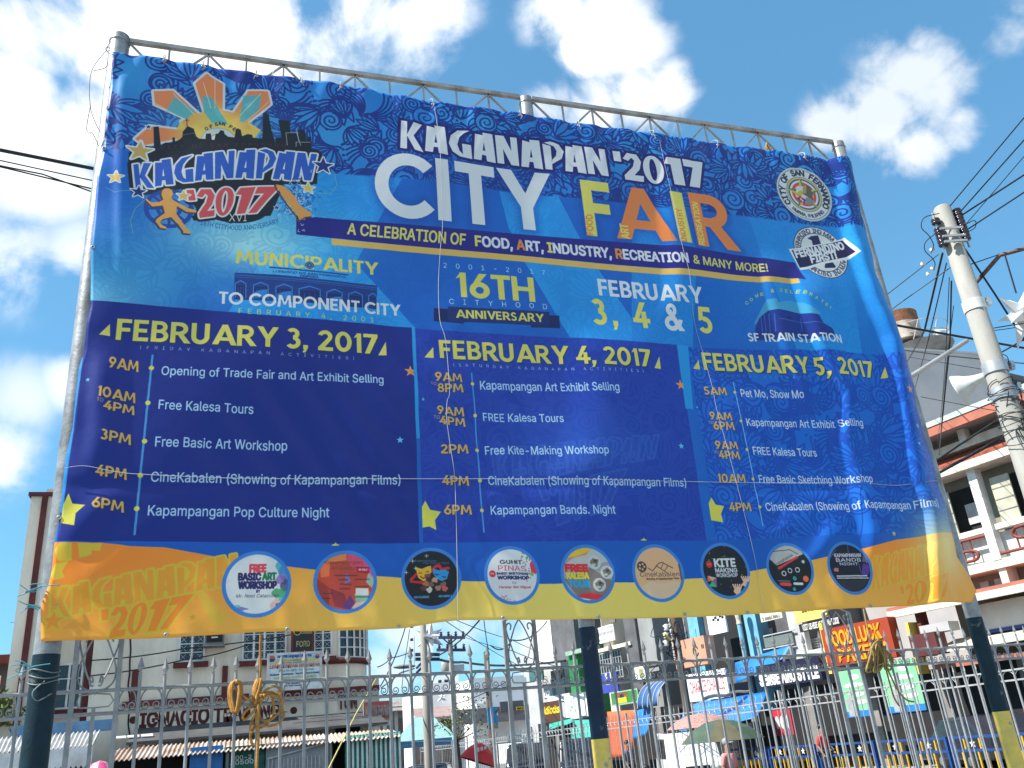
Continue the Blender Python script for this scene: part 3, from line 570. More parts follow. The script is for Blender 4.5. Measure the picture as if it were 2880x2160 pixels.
mq = topx([pl('A', *q) for q in MAN]); paint(stroke(mq + [-3, 3], .014 * RES, True), (70, 60, 80)); paint([mq], (216, 156, 84))
mp = topx([pl('A', *q) for q in [(1388, 1190), (1440, 1198), (1490, 1235), (1532, 1282), (1556, 1330), (1600, 1365), (1645, 1390), (1644, 1418), (1600, 1425), (1562, 1450), (1548, 1420), (1510, 1370), (1470, 1320), (1435, 1272), (1405, 1225)]]); paint(stroke(mp + [-4, 4], .012 * RES, True), (90, 60, 50)); paint([mp], (214, 150, 78))
WE = (206, 214, 230)
star('A', 398, 945, .145, (190, 158, 92), WE, .018); star('A', 222, 1140, .085, (208, 172, 96), WE, .012); star('A', 1735, 1048, .125, (26, 42, 128), WE, .014); star('A', 388, 1246, .085, (26, 42, 128), WE, .012)
star('A', 1625, 1212, .082, (210, 184, 92), WE, .012); star('A', 716, 1280, .075, (208, 172, 96), WE, .012); star('A', 460, 768, .035, (40, 60, 140), WE, .008); star('A', 1635, 800, .03, (30, 50, 130)); star('A', 1395, 1360, .035, (30, 50, 130), WE, .006)
for q in ([(150, 1212), (215, 1250), (330, 1238)], [(450, 1290), (365, 1370), (330, 1460), (348, 1555)], [(1700, 1245), (1790, 1252), (1835, 1190), (1820, 1110)]): line('A', q, .007, (150, 180, 140), .7)
poly('B', [(82, 1132), (110, 1116), (118, 1144)], (120, 140, 190))

# seals, upper right
sc_ = pl('N', 470, 488); o0, o1 = pl('N', 100, 380), pl('N', 835, 620); rr = (o1[0] - o0[0]) / 2
def sdisc(f, col, ring=None): disc0('N', 470, 488, rr * f, col, ring=ring)
sdisc(1.0, (150, 165, 180)); 
for k in range(60):
    a = k * math.pi / 30; p = sc_ + rr * .955 * np.array([math.cos(a), math.sin(a)]); q = sc_ + rr * 1.0 * np.array([math.cos(a + .12), math.sin(a + .12)]); paint(stroke(topx([p, q]), .008 * RES), (205, 214, 225))
sdisc(.93, WHT); sdisc(.93, (110, 125, 140), ring=.006); sdisc(.66, (120, 140, 150)); sdisc(.63, (190, 176, 110)); sdisc(.57, (48, 72, 150)); sdisc(.52, (208, 214, 226)); sdisc(.45, (206, 72, 72)); sdisc(.34, WHT)
for i in range(5):
    a = R_(90 + 72 * i + 4); t = sc_ + rr * .66 * np.array([math.cos(a), math.sin(a)])
    for s, c in ((1, (196, 176, 80)), (-1, (74, 120, 84))): paint([topx([t, sc_ + rr * .3 * np.array([math.cos(a + s * .38), math.sin(a + s * .38)]), sc_ + rr * .26 * np.array([math.cos(a), math.sin(a)])])], c)
sdisc(.3, (196, 204, 214))
poly('N', [(455, 380), (500, 375), (545, 395), (560, 430), (580, 500), (590, 560), (560, 575), (520, 520), (450, 480)], (96, 90, 80)); poly('N', [(450, 378), (495, 376), (498, 470), (460, 478)], (176, 160, 100))
for j in range(4): line('N', [(452, 392 + j * 22), (494, 390 + j * 22)], .006, (90, 84, 70))
poly('N', [(350, 480), (400, 450), (430, 430), (450, 470), (440, 510), (380, 510)], (190, 172, 70)); 
for x, y, c in ((400, 540, (60, 60, 140)), (430, 575, (190, 50, 70)), (455, 545, (190, 50, 70)), (475, 590, (80, 60, 150)), (420, 520, (200, 60, 70)), (480, 560, (70, 60, 150))): disc('N', x, y, .024, c)
poly('N', [(490, 520), (560, 540), (600, 600), (540, 630), (500, 600)], (120, 130, 140))
def ringtext(txt, c, x, y, r, a0, a1, h, col, inside_=False, asp=1, bold=.1):
    o = pl(c, x, y); n = len(txt)
    for i, ch in enumerate(txt):
        if ch == ' ': continue
        a = R_(a0 + (a1 - a0) * i / (n - 1)); e = np.array([math.cos(a), math.sin(a)]); t = np.array([e[1], -e[0]])
        if inside_: e = -e; t = -t
        L, W = layout(ch, 'I'); p = o + r * (e if not inside_ else -e) - (t * W * h / 2 + (e * h / 2))
        draw([(0, [topx(p + c_[:, :1] * t * h + c_[:, 1:] * e * h) for c_ in L[0][1]])], col, bold * h * RES)
ringtext('CITY OF SAN FERNANDO', 'N', 470, 488, rr * .8, 208, -28, rr * .2, (44, 52, 70), bold=.16)
ringtext('PAMPANGA, PHILIPPINES', 'N', 470, 488, rr * .8, 228, 312, rr * .12, (60, 68, 84), True)
sdisc(1.0, (150, 165, 180), ring=.004)
f0, f1 = pl('N', 600, 912), pl('N', 800, 1578); fr = (f0[1] - f1[1]) / 2
disc0('N', 680, 1245, fr * 1.03, (44, 50, 92)); disc0('N', 680, 1245, fr, (206, 212, 226)); disc0('N', 680, 1245, fr * .76, (60, 66, 104), ring=.008); disc0('N', 680, 1245, fr * .73, (200, 208, 222))
ringtext('FERNANDINO ING MEMUNA', 'N', 680, 1245, fr * .87, 178, 22, fr * .17, (66, 72, 104)); ringtext('FERNANDINO ING MUNA', 'N', 680, 1245, fr * .87, 205, 345, fr * .17, (66, 72, 104), True)
poly('N', [(512, 1062), (560, 1030), (650, 1018), (680, 1110), (690, 1150), (580, 1150), (565, 1085)], (28, 28, 84)); poly('N', [(735, 1385), (830, 1375), (868, 1430), (860, 1450), (728, 1455), (722, 1440)], (28, 28, 84))
poly('N', [(262, 1202), (350, 1195), (700, 1130), (880, 1090), (985, 1058), (1142, 1280), (1040, 1340), (700, 1400), (500, 1470), (408, 1482)], (208, 214, 228)); poly('N', [(300, 1218), (500, 1185), (800, 1125), (965, 1088), (1095, 1268), (1000, 1310), (700, 1370), (500, 1435), (402, 1452)], (26, 24, 72))
text('FERNANDINO', 'I', ('N', 365, 1316), ('N', 990, 1200), ('N', 330, 1222), WHT, bold=.16, rot=True); text('FIRST!', 'I', ('N', 560, 1386), ('N', 890, 1322), ('N', 535, 1292), WHT, bold=.16, rot=True)

# the three programmes
SH = (.007, .009, (20, 50, 60), .8)
def head(txt, a, b, t, tri1, tri2): text(txt, 'G', a, b, t, YEL, shadow=SH); poly(a[0], tri1, YEL); poly(b[0], tri2, YEL)
head('FEBRUARY 3, 2017', ('G', 490, 374), ('H', 1575, 425), ('G', 490, 138), [(310, 315), (432, 200), (432, 335)], [(1578, 437), (1655, 300), (1662, 440)])
head('FEBRUARY 4, 2017', ('I', 215, 252), ('I', 1908, 322), ('I', 215, 102), [(92, 248), (162, 165), (165, 255)], [(1925, 330), (1965, 235), (1978, 337)])
head('FEBRUARY 5, 2017', ('J', 297, 288), ('J', 1685, 365), ('J', 297, 145), [(205, 278), (250, 205), (262, 285)], [(1725, 368), (1760, 275), (1782, 365)])
text('(FRIDAY KAGANAPAN ACTIVITIES)', 'I', ('G', 765, 475), ('H', 1335, 485), ('G', 765, 440), (170, 180, 225), track=1.15)
text('(SATURDAY KAGANAPAN ACTIVITIES)', 'I', ('I', 325, 314), ('I', 1835, 368), ('I', 325, 290), (170, 195, 235), track=1.15)
text('(SUNDAY KAGANAPAN ACTIVITIES)', 'I', ('J', 443, 340), ('J', 1610, 405), ('J', 443, 320), (70, 140, 225), track=1.15)
line('p', [(429, 999), (379, 1504)], .021, (62, 140, 215)); line('p', [(1326, 1050), (1359, 1498)], .016, (62, 140, 220)); line('p', [(2063, 1074), (2145, 1478)], .012, (110, 175, 235))
for c, L, r in (('G', [(892, 690), (855, 1085), (818, 1512)], .026), ('K', [(523, 162), (502, 352)], .026), ('I', [(478, 453), (496, 710), (514, 983)], .022), ('L', [(486, 288), (500, 504)], .022), ('J', [(545, 472), (593, 710), (640, 945)], .02), ('M', [(558, 276), (607, 478)], .02)):
    for x, y in L: disc(c, x, y, r, (206, 200, 88))
TIMES = [('9AM', 'G', (415, 686), (748, 738), 562), ('10AM', 'G', (290, 1004), (715, 1088), 888), ('TO', 'G', (285, 1060), (360, 1078), 1020), ('4PM', 'G', (358, 1152), (705, 1222), 1050), ('3PM', 'G', (328, 1492), (668, 1558), 1374),
         ('4PM', 'K', (262, 156), (445, 188), 94), ('6PM', 'K', (242, 342), (428, 375), 280), ('9AM', 'I', (178, 432), (395, 446), 364), ('8PM', 'I', (198, 520), (403, 528), 453), ('TO', 'I', (142, 465), (190, 468), 440),
         ('9AM', 'I', (193, 701), (413, 714), 632), ('4PM', 'I', (210, 782), (424, 796), 714), ('TO', 'I', (163, 738), (212, 742), 712), ('2PM', 'L', (205, 92), (403, 96), 27), ('4PM', 'L', (213, 318), (413, 323), 250), ('6PM', 'L', (228, 532), (428, 537), 462),
         ('5AM', 'J', (300, 490), (485, 498), 425), ('9AM', 'J', (342, 696), (525, 706), 632), ('6PM', 'J', (370, 780), (545, 786), 712), ('TO', 'J', (325, 732), (370, 736), 710), ('9AM', 'J', (385, 938), (570, 946), 872), ('4PM', 'J', (412, 1016), (586, 1028), 950), ('TO', 'J', (370, 978), (412, 980), 954), ('10AM', 'M', (310, 300), (510, 303), 238), ('4PM', 'M', (392, 505), (552, 509), 443)]
for tx, c, a, b, ty in TIMES: text(tx, 'G' if tx != 'TO' else 'I', (c, *a), (c, *b), (c, a[0], ty), GLD, shadow=(.006, .006, (30, 30, 60), .6) if tx != 'TO' else None)
P3T = (198, 210, 236)
for tx, a, b, ty, cc in (('Opening of Trade Fair and Art Exhibit Selling', ('G', 1003, 769), ('H', 1630, 722), 674, LBL), ('Free Kalesa Tours', ('G', 972, 1152), ('G', 2022, 1206), 1050, LBL), ('Free Basic Art Workshop', ('G', 934, 1570), ('H', 668, 1380), 1462, LBL),
        ('CineKabalen (Showing of Kapampangan Films)', ('K', 583, 196), ('K', 2018, 210), 142, LBL), ('Kapampangan Pop Culture Night', ('K', 566, 392), ('K', 1610, 396), 334, LBL),
        ('Kapampangan Art Exhibit Selling', ('I', 542, 497), ('I', 1640, 518), 430, LBL), ('FREE Kalesa Tours', ('I', 562, 752), ('I', 1205, 758), 688, LBL), ('Free Kite-Making Workshop', ('L', 528, 98), ('L', 1405, 104), 38, LBL), ('CineKabalen (Showing of Kapampangan Films)', ('L', 548, 318), ('L', 1985, 328), 257, LBL), ('Kapampangan Bands. Night', ('L', 566, 535), ('L', 1463, 530), 472, LBL),
        ('Pet Mo, Show Mo', ('J', 600, 510), ('J', 1100, 526), 448, P3T), ('Kapampangan Art Exhibit Selling', ('J', 645, 748), ('J', 1570, 768), 688, P3T), ('FREE Kalesa Tours', ('J', 697, 985), ('J', 1225, 996), 922, P3T), ('Free Basic Sketching Workshop', ('M', 607, 303), ('M', 1408, 308), 248, P3T), ('CineKabalen (Showing of Kapampangan Films)', ('M', 655, 506), ('M', 1865, 490), 448, P3T)):
    text(tx, 'I', a, b, (a[0], a[1], ty), cc, bold=.035)
LY = (206, 204, 82)
poly('K', [(60, 430), (78, 320), (108, 258), (130, 318), (207, 330), (150, 375), (142, 447)], LY); poly('L', [(65, 480), (90, 435), (125, 500), (205, 513), (160, 575), (170, 648), (120, 620), (72, 628)], LY); poly('M', [(240, 450), (258, 408), (290, 460), (350, 470), (330, 525), (347, 588), (310, 580), (260, 572)], LY)
c1 = inside(P1)
star('H', 1900, 600, .075, (222, 140, 76), clip=c1); star('I', 2140, 460, .075, (222, 140, 76), clip=c2); star('J', 1935, 470, .07, (222, 150, 76))
for c, x, y, r in (('H', 1797, 1285, .042), ('L', 1942, 38, .042), ('J', 102, 915, .0), ('J', 1995, 770, .045), ('M', 1720, 38, .035), ('G', 183, 812, .026), ('I', 78, 588, .022), ('J', 235, 597, .02)):
    if r: star(c, x, y, r, (84, 190, 232))
for c, x, y, s in (('Q', 1057, 88, 1), ('S', 1562, 52, .8)): poly(c, [(x + s * a, y + s * b) for a, b in ((-37, 12), (-22, 2), (-7, 0), (0, -18), (11, 2), (33, 4), (25, 15), (-20, 15))], LY)
star('M', 1565, 675, .04, (190, 190, 70))

# the nine round pictures
def medal(c, x0, x1, y0, y1, fill):
    cx, cy = (x0 + x1) / 2, (y0 + y1) / 2; a, b = pl(c, cx, y0), pl(c, cx, y1); r = (a[1] - b[1]) / 2
    disc0(c, cx, cy, r, (52, 120, 214)); disc0(c, cx, cy, r * .885, fill); m = np.zeros((CH, CW), np.float32); o = pl(c, cx, cy); return ((PX - o[0]) ** 2 + (PZ - o[1]) ** 2 < (r * .885) ** 2).astype(np.float32)
def blob(c, x, y, rx, ry, col, al, clip):
    k = np.linspace(0, 2 * math.pi, 25)[:-1]; q = [pl(c, x + rx * math.cos(a) * (1 + .18 * math.sin(3 * a + x)), y + ry * math.sin(a) * (1 + .2 * math.sin(4 * a + y))) for a in k]; paint([topx(q)], col, al, clip)
k = medal('Q', 77, 675, 147, 727, (204, 210, 226))
for x, y, rx, ry, c in ((600, 300, 60, 60, (40, 160, 180)), (600, 250, 30, 25, (226, 190, 150)), (625, 350, 60, 70, (60, 120, 200)), (590, 400, 50, 45, (130, 90, 180)), (620, 460, 40, 60, (50, 60, 110)), (570, 520, 60, 45, (40, 140, 80)), (610, 560, 50, 50, (60, 170, 150)), (545, 630, 50, 60, (206, 160, 160)), (560, 640, 30, 40, (90, 60, 70)), (240, 655, 55, 16, (90, 90, 180)), (200, 635, 40, 14, (70, 170, 190))): blob('Q', x, y, rx, ry, c, .75, k)
DN = (36, 32, 92)
text('FREE', 'I', ('Q', 315, 336), ('Q', 452, 334), ('Q', 315, 272), (200, 60, 80), bold=.2); text('BASIC', 'I', ('Q', 217, 406), ('Q', 408, 404), ('Q', 217, 348), DN, bold=.2); text('ART', 'I', ('Q', 425, 403), ('Q', 540, 402), ('Q', 425, 344), (30, 110, 74), bold=.2); text('WORKSHOP', 'I', ('Q', 217, 479), ('Q', 542, 476), ('Q', 217, 420), DN, bold=.2)
text('BY', 'I', ('Q', 370, 514), ('Q', 402, 513), ('Q', 370, 491), DN, bold=.15); text('Mr. Noel Catacutan', 'I', ('Q', 193, 558), ('Q', 560, 553), ('Q', 193, 529), (50, 46, 80), shear=.25)
k = medal('Q', 862, 1420, 140, 690, (186, 66, 52))
for q, c in (([(960, 170), (1150, 160), (1150, 230), (1000, 250)], (222, 130, 70)), ([(1150, 160), (1340, 210), (1390, 330), (1230, 330), (1150, 230)], (206, 72, 110)), ([(1280, 220), (1390, 330), (1400, 420), (1340, 330)], (190, 80, 180)), ([(920, 260), (1010, 230), (1000, 370), (930, 380)], (226, 110, 60)), ([(885, 380), (1000, 470), (1000, 650), (900, 520)], (150, 50, 40)), ([(1000, 470), (1130, 520), (1180, 660), (1050, 630)], (128, 44, 60)), ([(1150, 330), (1190, 410), (1130, 440)], (120, 110, 190)), ([(1180, 530), (1220, 600), (1180, 660), (1110, 650)], (90, 50, 130)), ([(1220, 520), (1350, 500), (1330, 580), (1230, 600)], (120, 190, 170)), ([(1230, 600), (1330, 580), (1240, 650), (1190, 650)], (222, 190, 190)), ([(1340, 330), (1395, 400), (1370, 470), (1320, 420)], (150, 190, 180))): poly('Q', q, c, .9, k)
text('Kapampangan', 'I', ('Q', 958, 264), ('Q', 1285, 262), ('Q', 958, 234), (110, 60, 44), shear=.2); text('Art Exhibit', 'I', ('Q', 1012, 313), ('Q', 1235, 312), ('Q', 1012, 284), (110, 60, 44), shear=.2)
poly('Q', [(1235, 285), (1350, 290), (1345, 346), (1240, 334)], (170, 28, 40)); text('ON SALE !', 'I', ('Q', 1255, 320), ('Q', 1336, 320), ('Q', 1255, 303), WHT, bold=.12); poly('Q', [(1230, 470), (1340, 474), (1340, 532), (1230, 530)], (206, 206, 214))
for x0, x1, y in ((1050, 1240, 362), (1225, 1345, 395), (1085, 1160, 400), (1095, 1190, 438), (1230, 1340, 458), (1090, 1180, 478), (950, 1030, 518), (1225, 1345, 548), (945, 1010, 560)): line('Q', [(x0, y), (x1, y)], .012, (70, 40, 50), .7)
k = medal('Q', 1620, 2150, 120, 650, (26, 26, 34))
poly('Q', [(1760, 330), (1700, 390), (1700, 420), (1790, 430), (1830, 450), (1800, 475), (1760, 470), (1830, 480), (1860, 440), (1800, 410), (1720, 405), (1770, 350)], (190, 40, 50), 1, k); line('Q', [(1885, 330), (1910, 290), (1950, 275), (1970, 310), (2030, 300)], .03, (190, 40, 50))
poly('Q', [(1745, 290), (1800, 306), (1850, 285), (1880, 280), (1882, 330), (1850, 400), (1815, 412), (1770, 380)], (214, 170, 52)); line('Q', [(1775, 345), (1790, 338), (1800, 345)], .01, (170, 60, 40)); line('Q', [(1835, 335), (1850, 326), (1862, 332)], .01, (170, 60, 40)); line('Q', [(1790, 370), (1815, 388), (1850, 365)], .012, (150, 40, 40))
poly('Q', [(1895, 302), (1950, 318), (2000, 312), (2036, 330), (2020, 390), (1975, 412), (1930, 390), (1900, 350)], (40, 140, 214)); line('Q', [(1915, 350), (1930, 358), (1945, 352)], .01, (24, 40, 100)); line('Q', [(1980, 370), (1995, 378), (2010, 374)], .01, (24, 40, 100)); 
for x, y, c in ((1850, 370, (110, 70, 60)), (1860, 400, (60, 40, 44)), (1840, 430, (170, 110, 90)), (1880, 440, (120, 90, 80)), (1820, 470, (80, 50, 50)), (1870, 485, (206, 206, 210)), (1950, 430, (40, 34, 40)), (1945, 470, (170, 120, 110)), (1990, 440, (150, 90, 80)), (2000, 475, (206, 90, 90)), (1915, 400, (206, 150, 130))): blob('Q', x, y, 26, 24, c, .9, k)
text('Kapampangan', 'I', ('Q', 1735, 246), ('Q', 1925, 246), ('Q', 1735, 226), (60, 130, 190), shear=.2); text('Pop Culture Night', 'I', ('Q', 1810, 266), ('Q', 2035, 264), ('Q', 1810, 248), (60, 130, 190), shear=.2); text('ODS PALIKEROS', 'I', ('Q', 1738, 556), ('Q', 1868, 552), ('Q', 1738, 538), (80, 150, 200), bold=.15); text('ARA MUNA &', 'I', ('Q', 1950, 548), ('Q', 2065, 545), ('Q', 1950, 530), (80, 150, 200), bold=.15)
for x, y in ((1840, 195), (1720, 240), (1748, 300), (1668, 335)):
    line('Q', [(x - 16, y), (x + 16, y)], .004, (206, 214, 230)); line('Q', [(x, y - 16), (x, y + 16)], .004, (206, 214, 230))
k = medal('S', 180, 668, 110, 618, (202, 208, 226))
for _ in range(60): blob('S', rng.normal(570, 55), rng.normal(270, 70), 6, 6, random.choice([(200, 40, 80), (90, 160, 110), (150, 40, 60), (60, 150, 140)]), .8, k)
for _ in range(30): blob('S', rng.normal(330, 50), rng.normal(560, 20), 5, 5, (180, 60, 90), .7, k)
blob('S', 612, 300, 34, 60, (206, 40, 80), .95, k); blob('S', 595, 355, 18, 18, (120, 170, 90), .95, k); blob('S', 552, 215, 14, 12, (60, 150, 120), .9, k)
text('GUHIT', 'G', ('S', 315, 270), ('S', 508, 270), ('S', 315, 236), (50, 56, 70)); text('PINAS', 'I', ('S', 302, 327), ('S', 542, 330), ('S', 302, 283), (186, 56, 80)); text('BASIC SKETCHING', 'I', ('S', 290, 361), ('S', 562, 363), ('S', 290, 343), DN, bold=.2); text('WORKSHOP', 'I', ('S', 298, 401), ('S', 568, 403), ('S', 298, 373), DN, bold=.22); text('by', 'I', ('S', 425, 440), ('S', 460, 440), ('S', 425, 420), (90, 90, 110)); text('Harway San Miguel', 'I', ('S', 310, 478), ('S', 585, 478), ('S', 310, 458), (186, 56, 80), bold=.08, shear=.2); disc('S', 252, 355, .037, (196, 50, 66)); text('FREE', 'I', ('S', 236, 360), ('S', 268, 358), ('S', 236, 350), WHT, bold=.1)
k = medal('S', 845, 1312, 97, 605, (150, 150, 160))
poly('S', [(870, 280), (1060, 130), (1200, 150), (1290, 280), (1290, 240), (1000, 300)], (176, 182, 196), 1, k); poly('S', [(870, 400), (1100, 300), (1300, 420), (1280, 560), (1000, 560)], (112, 100, 100), .8, k); poly('S', [(890, 215), (950, 160), (1040, 120), (1115, 122), (1070, 165), (960, 205)], (214, 180, 50), 1, k); poly('S', [(885, 220), (1000, 195), (1080, 160), (1110, 130), (1060, 190), (950, 215)], (222, 130, 50), 1, k)
poly('S', [(985, 545), (1040, 520), (1120, 515), (1230, 545), (1160, 580), (1060, 560)], (206, 44, 52), 1, k); poly('S', [(1000, 560), (1080, 570), (1150, 590), (1100, 600), (1020, 580)], (214, 222, 236), 1, k)
for x, y in ((1135, 255), (1240, 340), (1178, 448)): disc('S', x, y, .075, (186, 194, 206)); blob('S', x, y, 36, 36, (110, 100, 92), .9, k); blob('S', x + 6, y - 14, 16, 12, (60, 60, 64), .9, k); blob('S', x - 8, y + 20, 18, 10, (196, 200, 210), .9, k)
text('FREE', 'I', ('S', 887, 330), ('S', 1075, 332), ('S', 887, 272), (206, 40, 46), bold=.26); text('KALESA', 'I', ('S', 900, 394), ('S', 1088, 392), ('S', 900, 342), (214, 200, 60), bold=.2); text('TOUR', 'I', ('S', 916, 466), ('S', 1100, 464), ('S', 916, 410), (50, 150, 214), bold=.24)
k = medal('S', 1463, 1917, 92, 592, (214, 168, 132))
blob('S', 1720, 520, 190, 110, (206, 190, 172), .6, k)
disc('S', 1545, 290, .06, (60, 54, 58)); 
for a in range(5): disc('S', 1545 + 22 * math.cos(a * 1.256), 290 + 24 * math.sin(a * 1.256), .014, (200, 164, 136))
line('S', [(1600, 300), (1640, 325), (1690, 262), (1720, 250), (1815, 300)], .01, (80, 66, 64)); line('S', [(1672, 280), (1772, 345)], .01, (80, 66, 64)); line('S', [(1735, 255), (1715, 300)], .008, (80, 66, 64)); line('S', [(1775, 275), (1745, 325)], .008, (80, 66, 64)); line('S', [(1868, 270), (1890, 400)], .02, (90, 74, 70))
text('CineKabalen', 'I', ('S', 1532, 376), ('S', 1872, 371), ('S', 1532, 336), (74, 60, 60)); text('Showing of Kapampangan Films', 'I', ('S', 1586, 403), ('S', 1870, 395), ('S', 1586, 388), (60, 50, 52), bold=.12)
k = medal('T', 165, 475, 100, 460, (26, 24, 32))
text('KITE', 'I', ('T', 253, 255), ('T', 385, 252), ('T', 253, 206), WHT, bold=.16); text('MAKING', 'I', ('T', 258, 290), ('T', 397, 290), ('T', 258, 263), WHT, bold=.12); text('WORKSHOP', 'I', ('T', 262, 320), ('T', 400, 318), ('T', 262, 297), WHT, bold=.1); disc('T', 215, 240, .04, (196, 46, 50)); text('FREE', 'I', ('T', 204, 243), ('T', 226, 242), ('T', 204, 236), WHT)
for q, c in (([(205, 312), (235, 345), (205, 350)], (206, 100, 60)), ([(205, 312), (262, 325), (235, 345)], (200, 170, 140)), ([(262, 325), (265, 385), (235, 345)], (130, 80, 170)), ([(235, 345), (265, 385), (215, 380)], (60, 180, 90))): poly('T', q, c, 1, k)
for x, y in ((400, 395), (452, 345)):
    blob('T', x, y + 15, 22, 26, (222, 180, 160), 1, k)
    for j in range(5): line('T', [(x - 16 + j * 8, y), (x - 30 + j * 14, y - 28)], .018, (222, 180, 160))
for _ in range(40): blob('T', rng.uniform(200, 450), rng.uniform(115, 430), 3, 3, random.choice([(90, 190, 80), (190, 60, 160), (60, 160, 190), (210, 180, 70)]), .9, k)
k = medal('T', 585, 862, 103, 437, (22, 22, 28))
poly('T', [(590, 200), (640, 120), (760, 110), (800, 180), (640, 250)], (176, 180, 190), .9, k); line('T', [(620, 160), (720, 150), (770, 180)], .008, (60, 60, 70)); poly('T', [(645, 262), (760, 192), (775, 200), (655, 276)], (190, 50, 56), 1, k); text('KAPAMPANGAN', 'I', ('T', 640, 250), ('T', 740, 190), ('T', 632, 236), (40, 40, 48), rot=True)
for x, y, r, c in ((685, 300, .026, WHT), (722, 282, .026, WHT), (768, 278, .026, WHT), (820, 335, .036, (214, 100, 50)), (752, 332, .026, (40, 150, 150)), (750, 400, .022, (40, 150, 140)), (800, 228, .02, (150, 170, 190))): disc('T', x, y, r, c, ring=None if c != WHT else .01)
line('T', [(670, 366), (722, 370)], .04, (196, 60, 70)); line('T', [(750, 365), (800, 366)], .03, WHT); line('T', [(650, 345), (720, 350)], .01, (110, 116, 124))
k = medal('T', 952, 1240, 97, 437, (24, 22, 36))
for a, b in (((980, 180), (1040, 230)), ((1080, 120), (1095, 240)), ((1180, 160), (1210, 260)), ((1000, 160), (970, 200)), ((1140, 200), (1170, 300))): line('T', [a, b], .007, (150, 110, 200), .8)
blob('T', 1195, 280, 24, 40, (110, 60, 190), .7, k); blob('T', 1195, 205, 22, 30, (150, 150, 210), .5, k)
text('KAPAMPANGAN', 'I', ('T', 998, 200), ('T', 1168, 196), ('T', 998, 178), (190, 190, 216), bold=.15); text('BANDS', 'I', ('T', 1008, 229), ('T', 1168, 225), ('T', 1008, 208), (190, 190, 216), bold=.1); text('NIGHT', 'I', ('T', 1032, 251), ('T', 1150, 250), ('T', 1032, 234), (190, 190, 216), bold=.1); poly('T', [(992, 268), (1022, 268), (1022, 292), (992, 290)], (190, 110, 120))
line('T', [(1012, 320), (1205, 316)], .016, (206, 210, 226), .9); line('T', [(1012, 333), (1215, 330)], .013, (206, 210, 226), .9); poly('T', [(1000, 345), (1225, 340), (1150, 425), (1040, 400)], (60, 58, 70), .5, k)

# ink to albedo, lens haze painted in as a grey-blue veil: the print's white is a dulled 0.66 white
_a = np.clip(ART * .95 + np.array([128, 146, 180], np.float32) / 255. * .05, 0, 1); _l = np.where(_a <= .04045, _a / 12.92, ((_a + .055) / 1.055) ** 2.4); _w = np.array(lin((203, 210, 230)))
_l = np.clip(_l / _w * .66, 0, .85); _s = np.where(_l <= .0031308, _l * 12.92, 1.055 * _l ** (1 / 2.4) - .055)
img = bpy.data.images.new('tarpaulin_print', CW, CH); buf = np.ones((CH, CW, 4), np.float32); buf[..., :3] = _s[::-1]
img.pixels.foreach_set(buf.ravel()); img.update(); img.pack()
del yy, xx, PX, PZ, buf, _a, _l, _s, PAT
# ------------------------------------------------------------------ tarpaulin
def curve_of(pts, key):                            # px list -> sorted plane points for interpolation
    q = np.array([onY(x, y, BY)[[0, 2]] for x, y in pts]); k = np.argsort(q[:, key]); return q[k]
LE = curve_of([(313, 152), (317, 165), (310, 240), (302, 299), (290, 407), (273, 496), (257, 697), (254, 860), (243, 910), (236, 981), (220, 1030), (203, 1199), (184, 1280), (168, 1448), (154, 1525), (146, 1595), (134, 1650), (117, 1705), (114, 1803)], 1)
RE = curve_of([(2393, 453), (2390, 488), (2399, 542), (2412, 574), (2434, 651), (2458, 776), (2481, 820), (2502, 878), (2542, 1013), (2563, 1079), (2584, 1198), (2606, 1242), (2636, 1321), (2655, 1399), (2672, 1462), (2680, 1500), (2700, 1563), (2726, 1600), (2755, 1660), (2748, 1692)], 1)
TE = curve_of([(313, 152), (464, 170), (572, 185), (722, 207), (850, 226), (958, 241), (1100, 264), (1219, 283), (1462, 319), (1628, 346), (1834, 377), (1923, 390), (2016, 404), (2166, 423), (2259, 440), (2354, 456), (2393, 454)], 0)
BE = curve_of([(114, 1803), (280, 1800), (477, 1794), (600, 1787), (700, 1780), (1043, 1772), (1140, 1766), (1220, 1752), (1290, 1744), (1495, 1745), (1674, 1741), (1820, 1739), (1980, 1734), (2077, 1729), (2228, 1720), (2409, 1711), (2577, 1704), (2680, 1695), (2748, 1692)], 0)
STREAK = [  # folds: px polyline, width, depth, length of the return
    ([(2352, 500), (2362, 600), (2398, 719), (2440, 850), (2482, 951), (2530, 1240), (2553, 1357), (2590, 1440), (2600, 1535), (2600, 1700)], .13, .075, .30, 0),
    ([(2225, 760), (2231, 804), (2260, 900), (2290, 985), (2330, 1060), (2361, 1112), (2360, 1240), (2395, 1357), (2425, 1473), (2440, 1600)], .12, .055, .4, 1),
    ([(2130, 700), (2150, 820), (2190, 985), (2240, 1100), (2260, 1180)], .12, .026, .3, 1),
    ([(2100, 1500), (2160, 1520), (2190, 1490), (2208, 1440), (2212, 1420)], .12, .03, .3, 1), ([(2240, 1600), (2290, 1540), (2318, 1480), (2330, 1450)], .12, .03, .25, 1), ([(1985, 1600), (2010, 1530), (2050, 1490), (2080, 1480)], .16, .03, .4, 1),
    ([(1845, 380), (1860, 560), (1885, 740), (1880, 840), (1860, 900)], .2, .03, .6, 1), ([(1600, 900), (1640, 1100), (1625, 1250), (1570, 1400)], .35, .03, .8, 1), ([(1690, 1580), (1672, 1640), (1665, 1700)], .14, .03, .3, 1), ([(1880, 1560), (1895, 1620), (1900, 1690)], .12, .025, .25, 1), ([(1310, 1560), (1340, 1620), (1345, 1680)], .2, .03, .4, 1),
    ([(250, 940), (262, 1020), (255, 1200), (240, 1350)], .1, .02, .2, 1), ([(330, 160), (335, 240), (325, 420), (330, 800)], .06, .012, .1, 1)]
STK = []
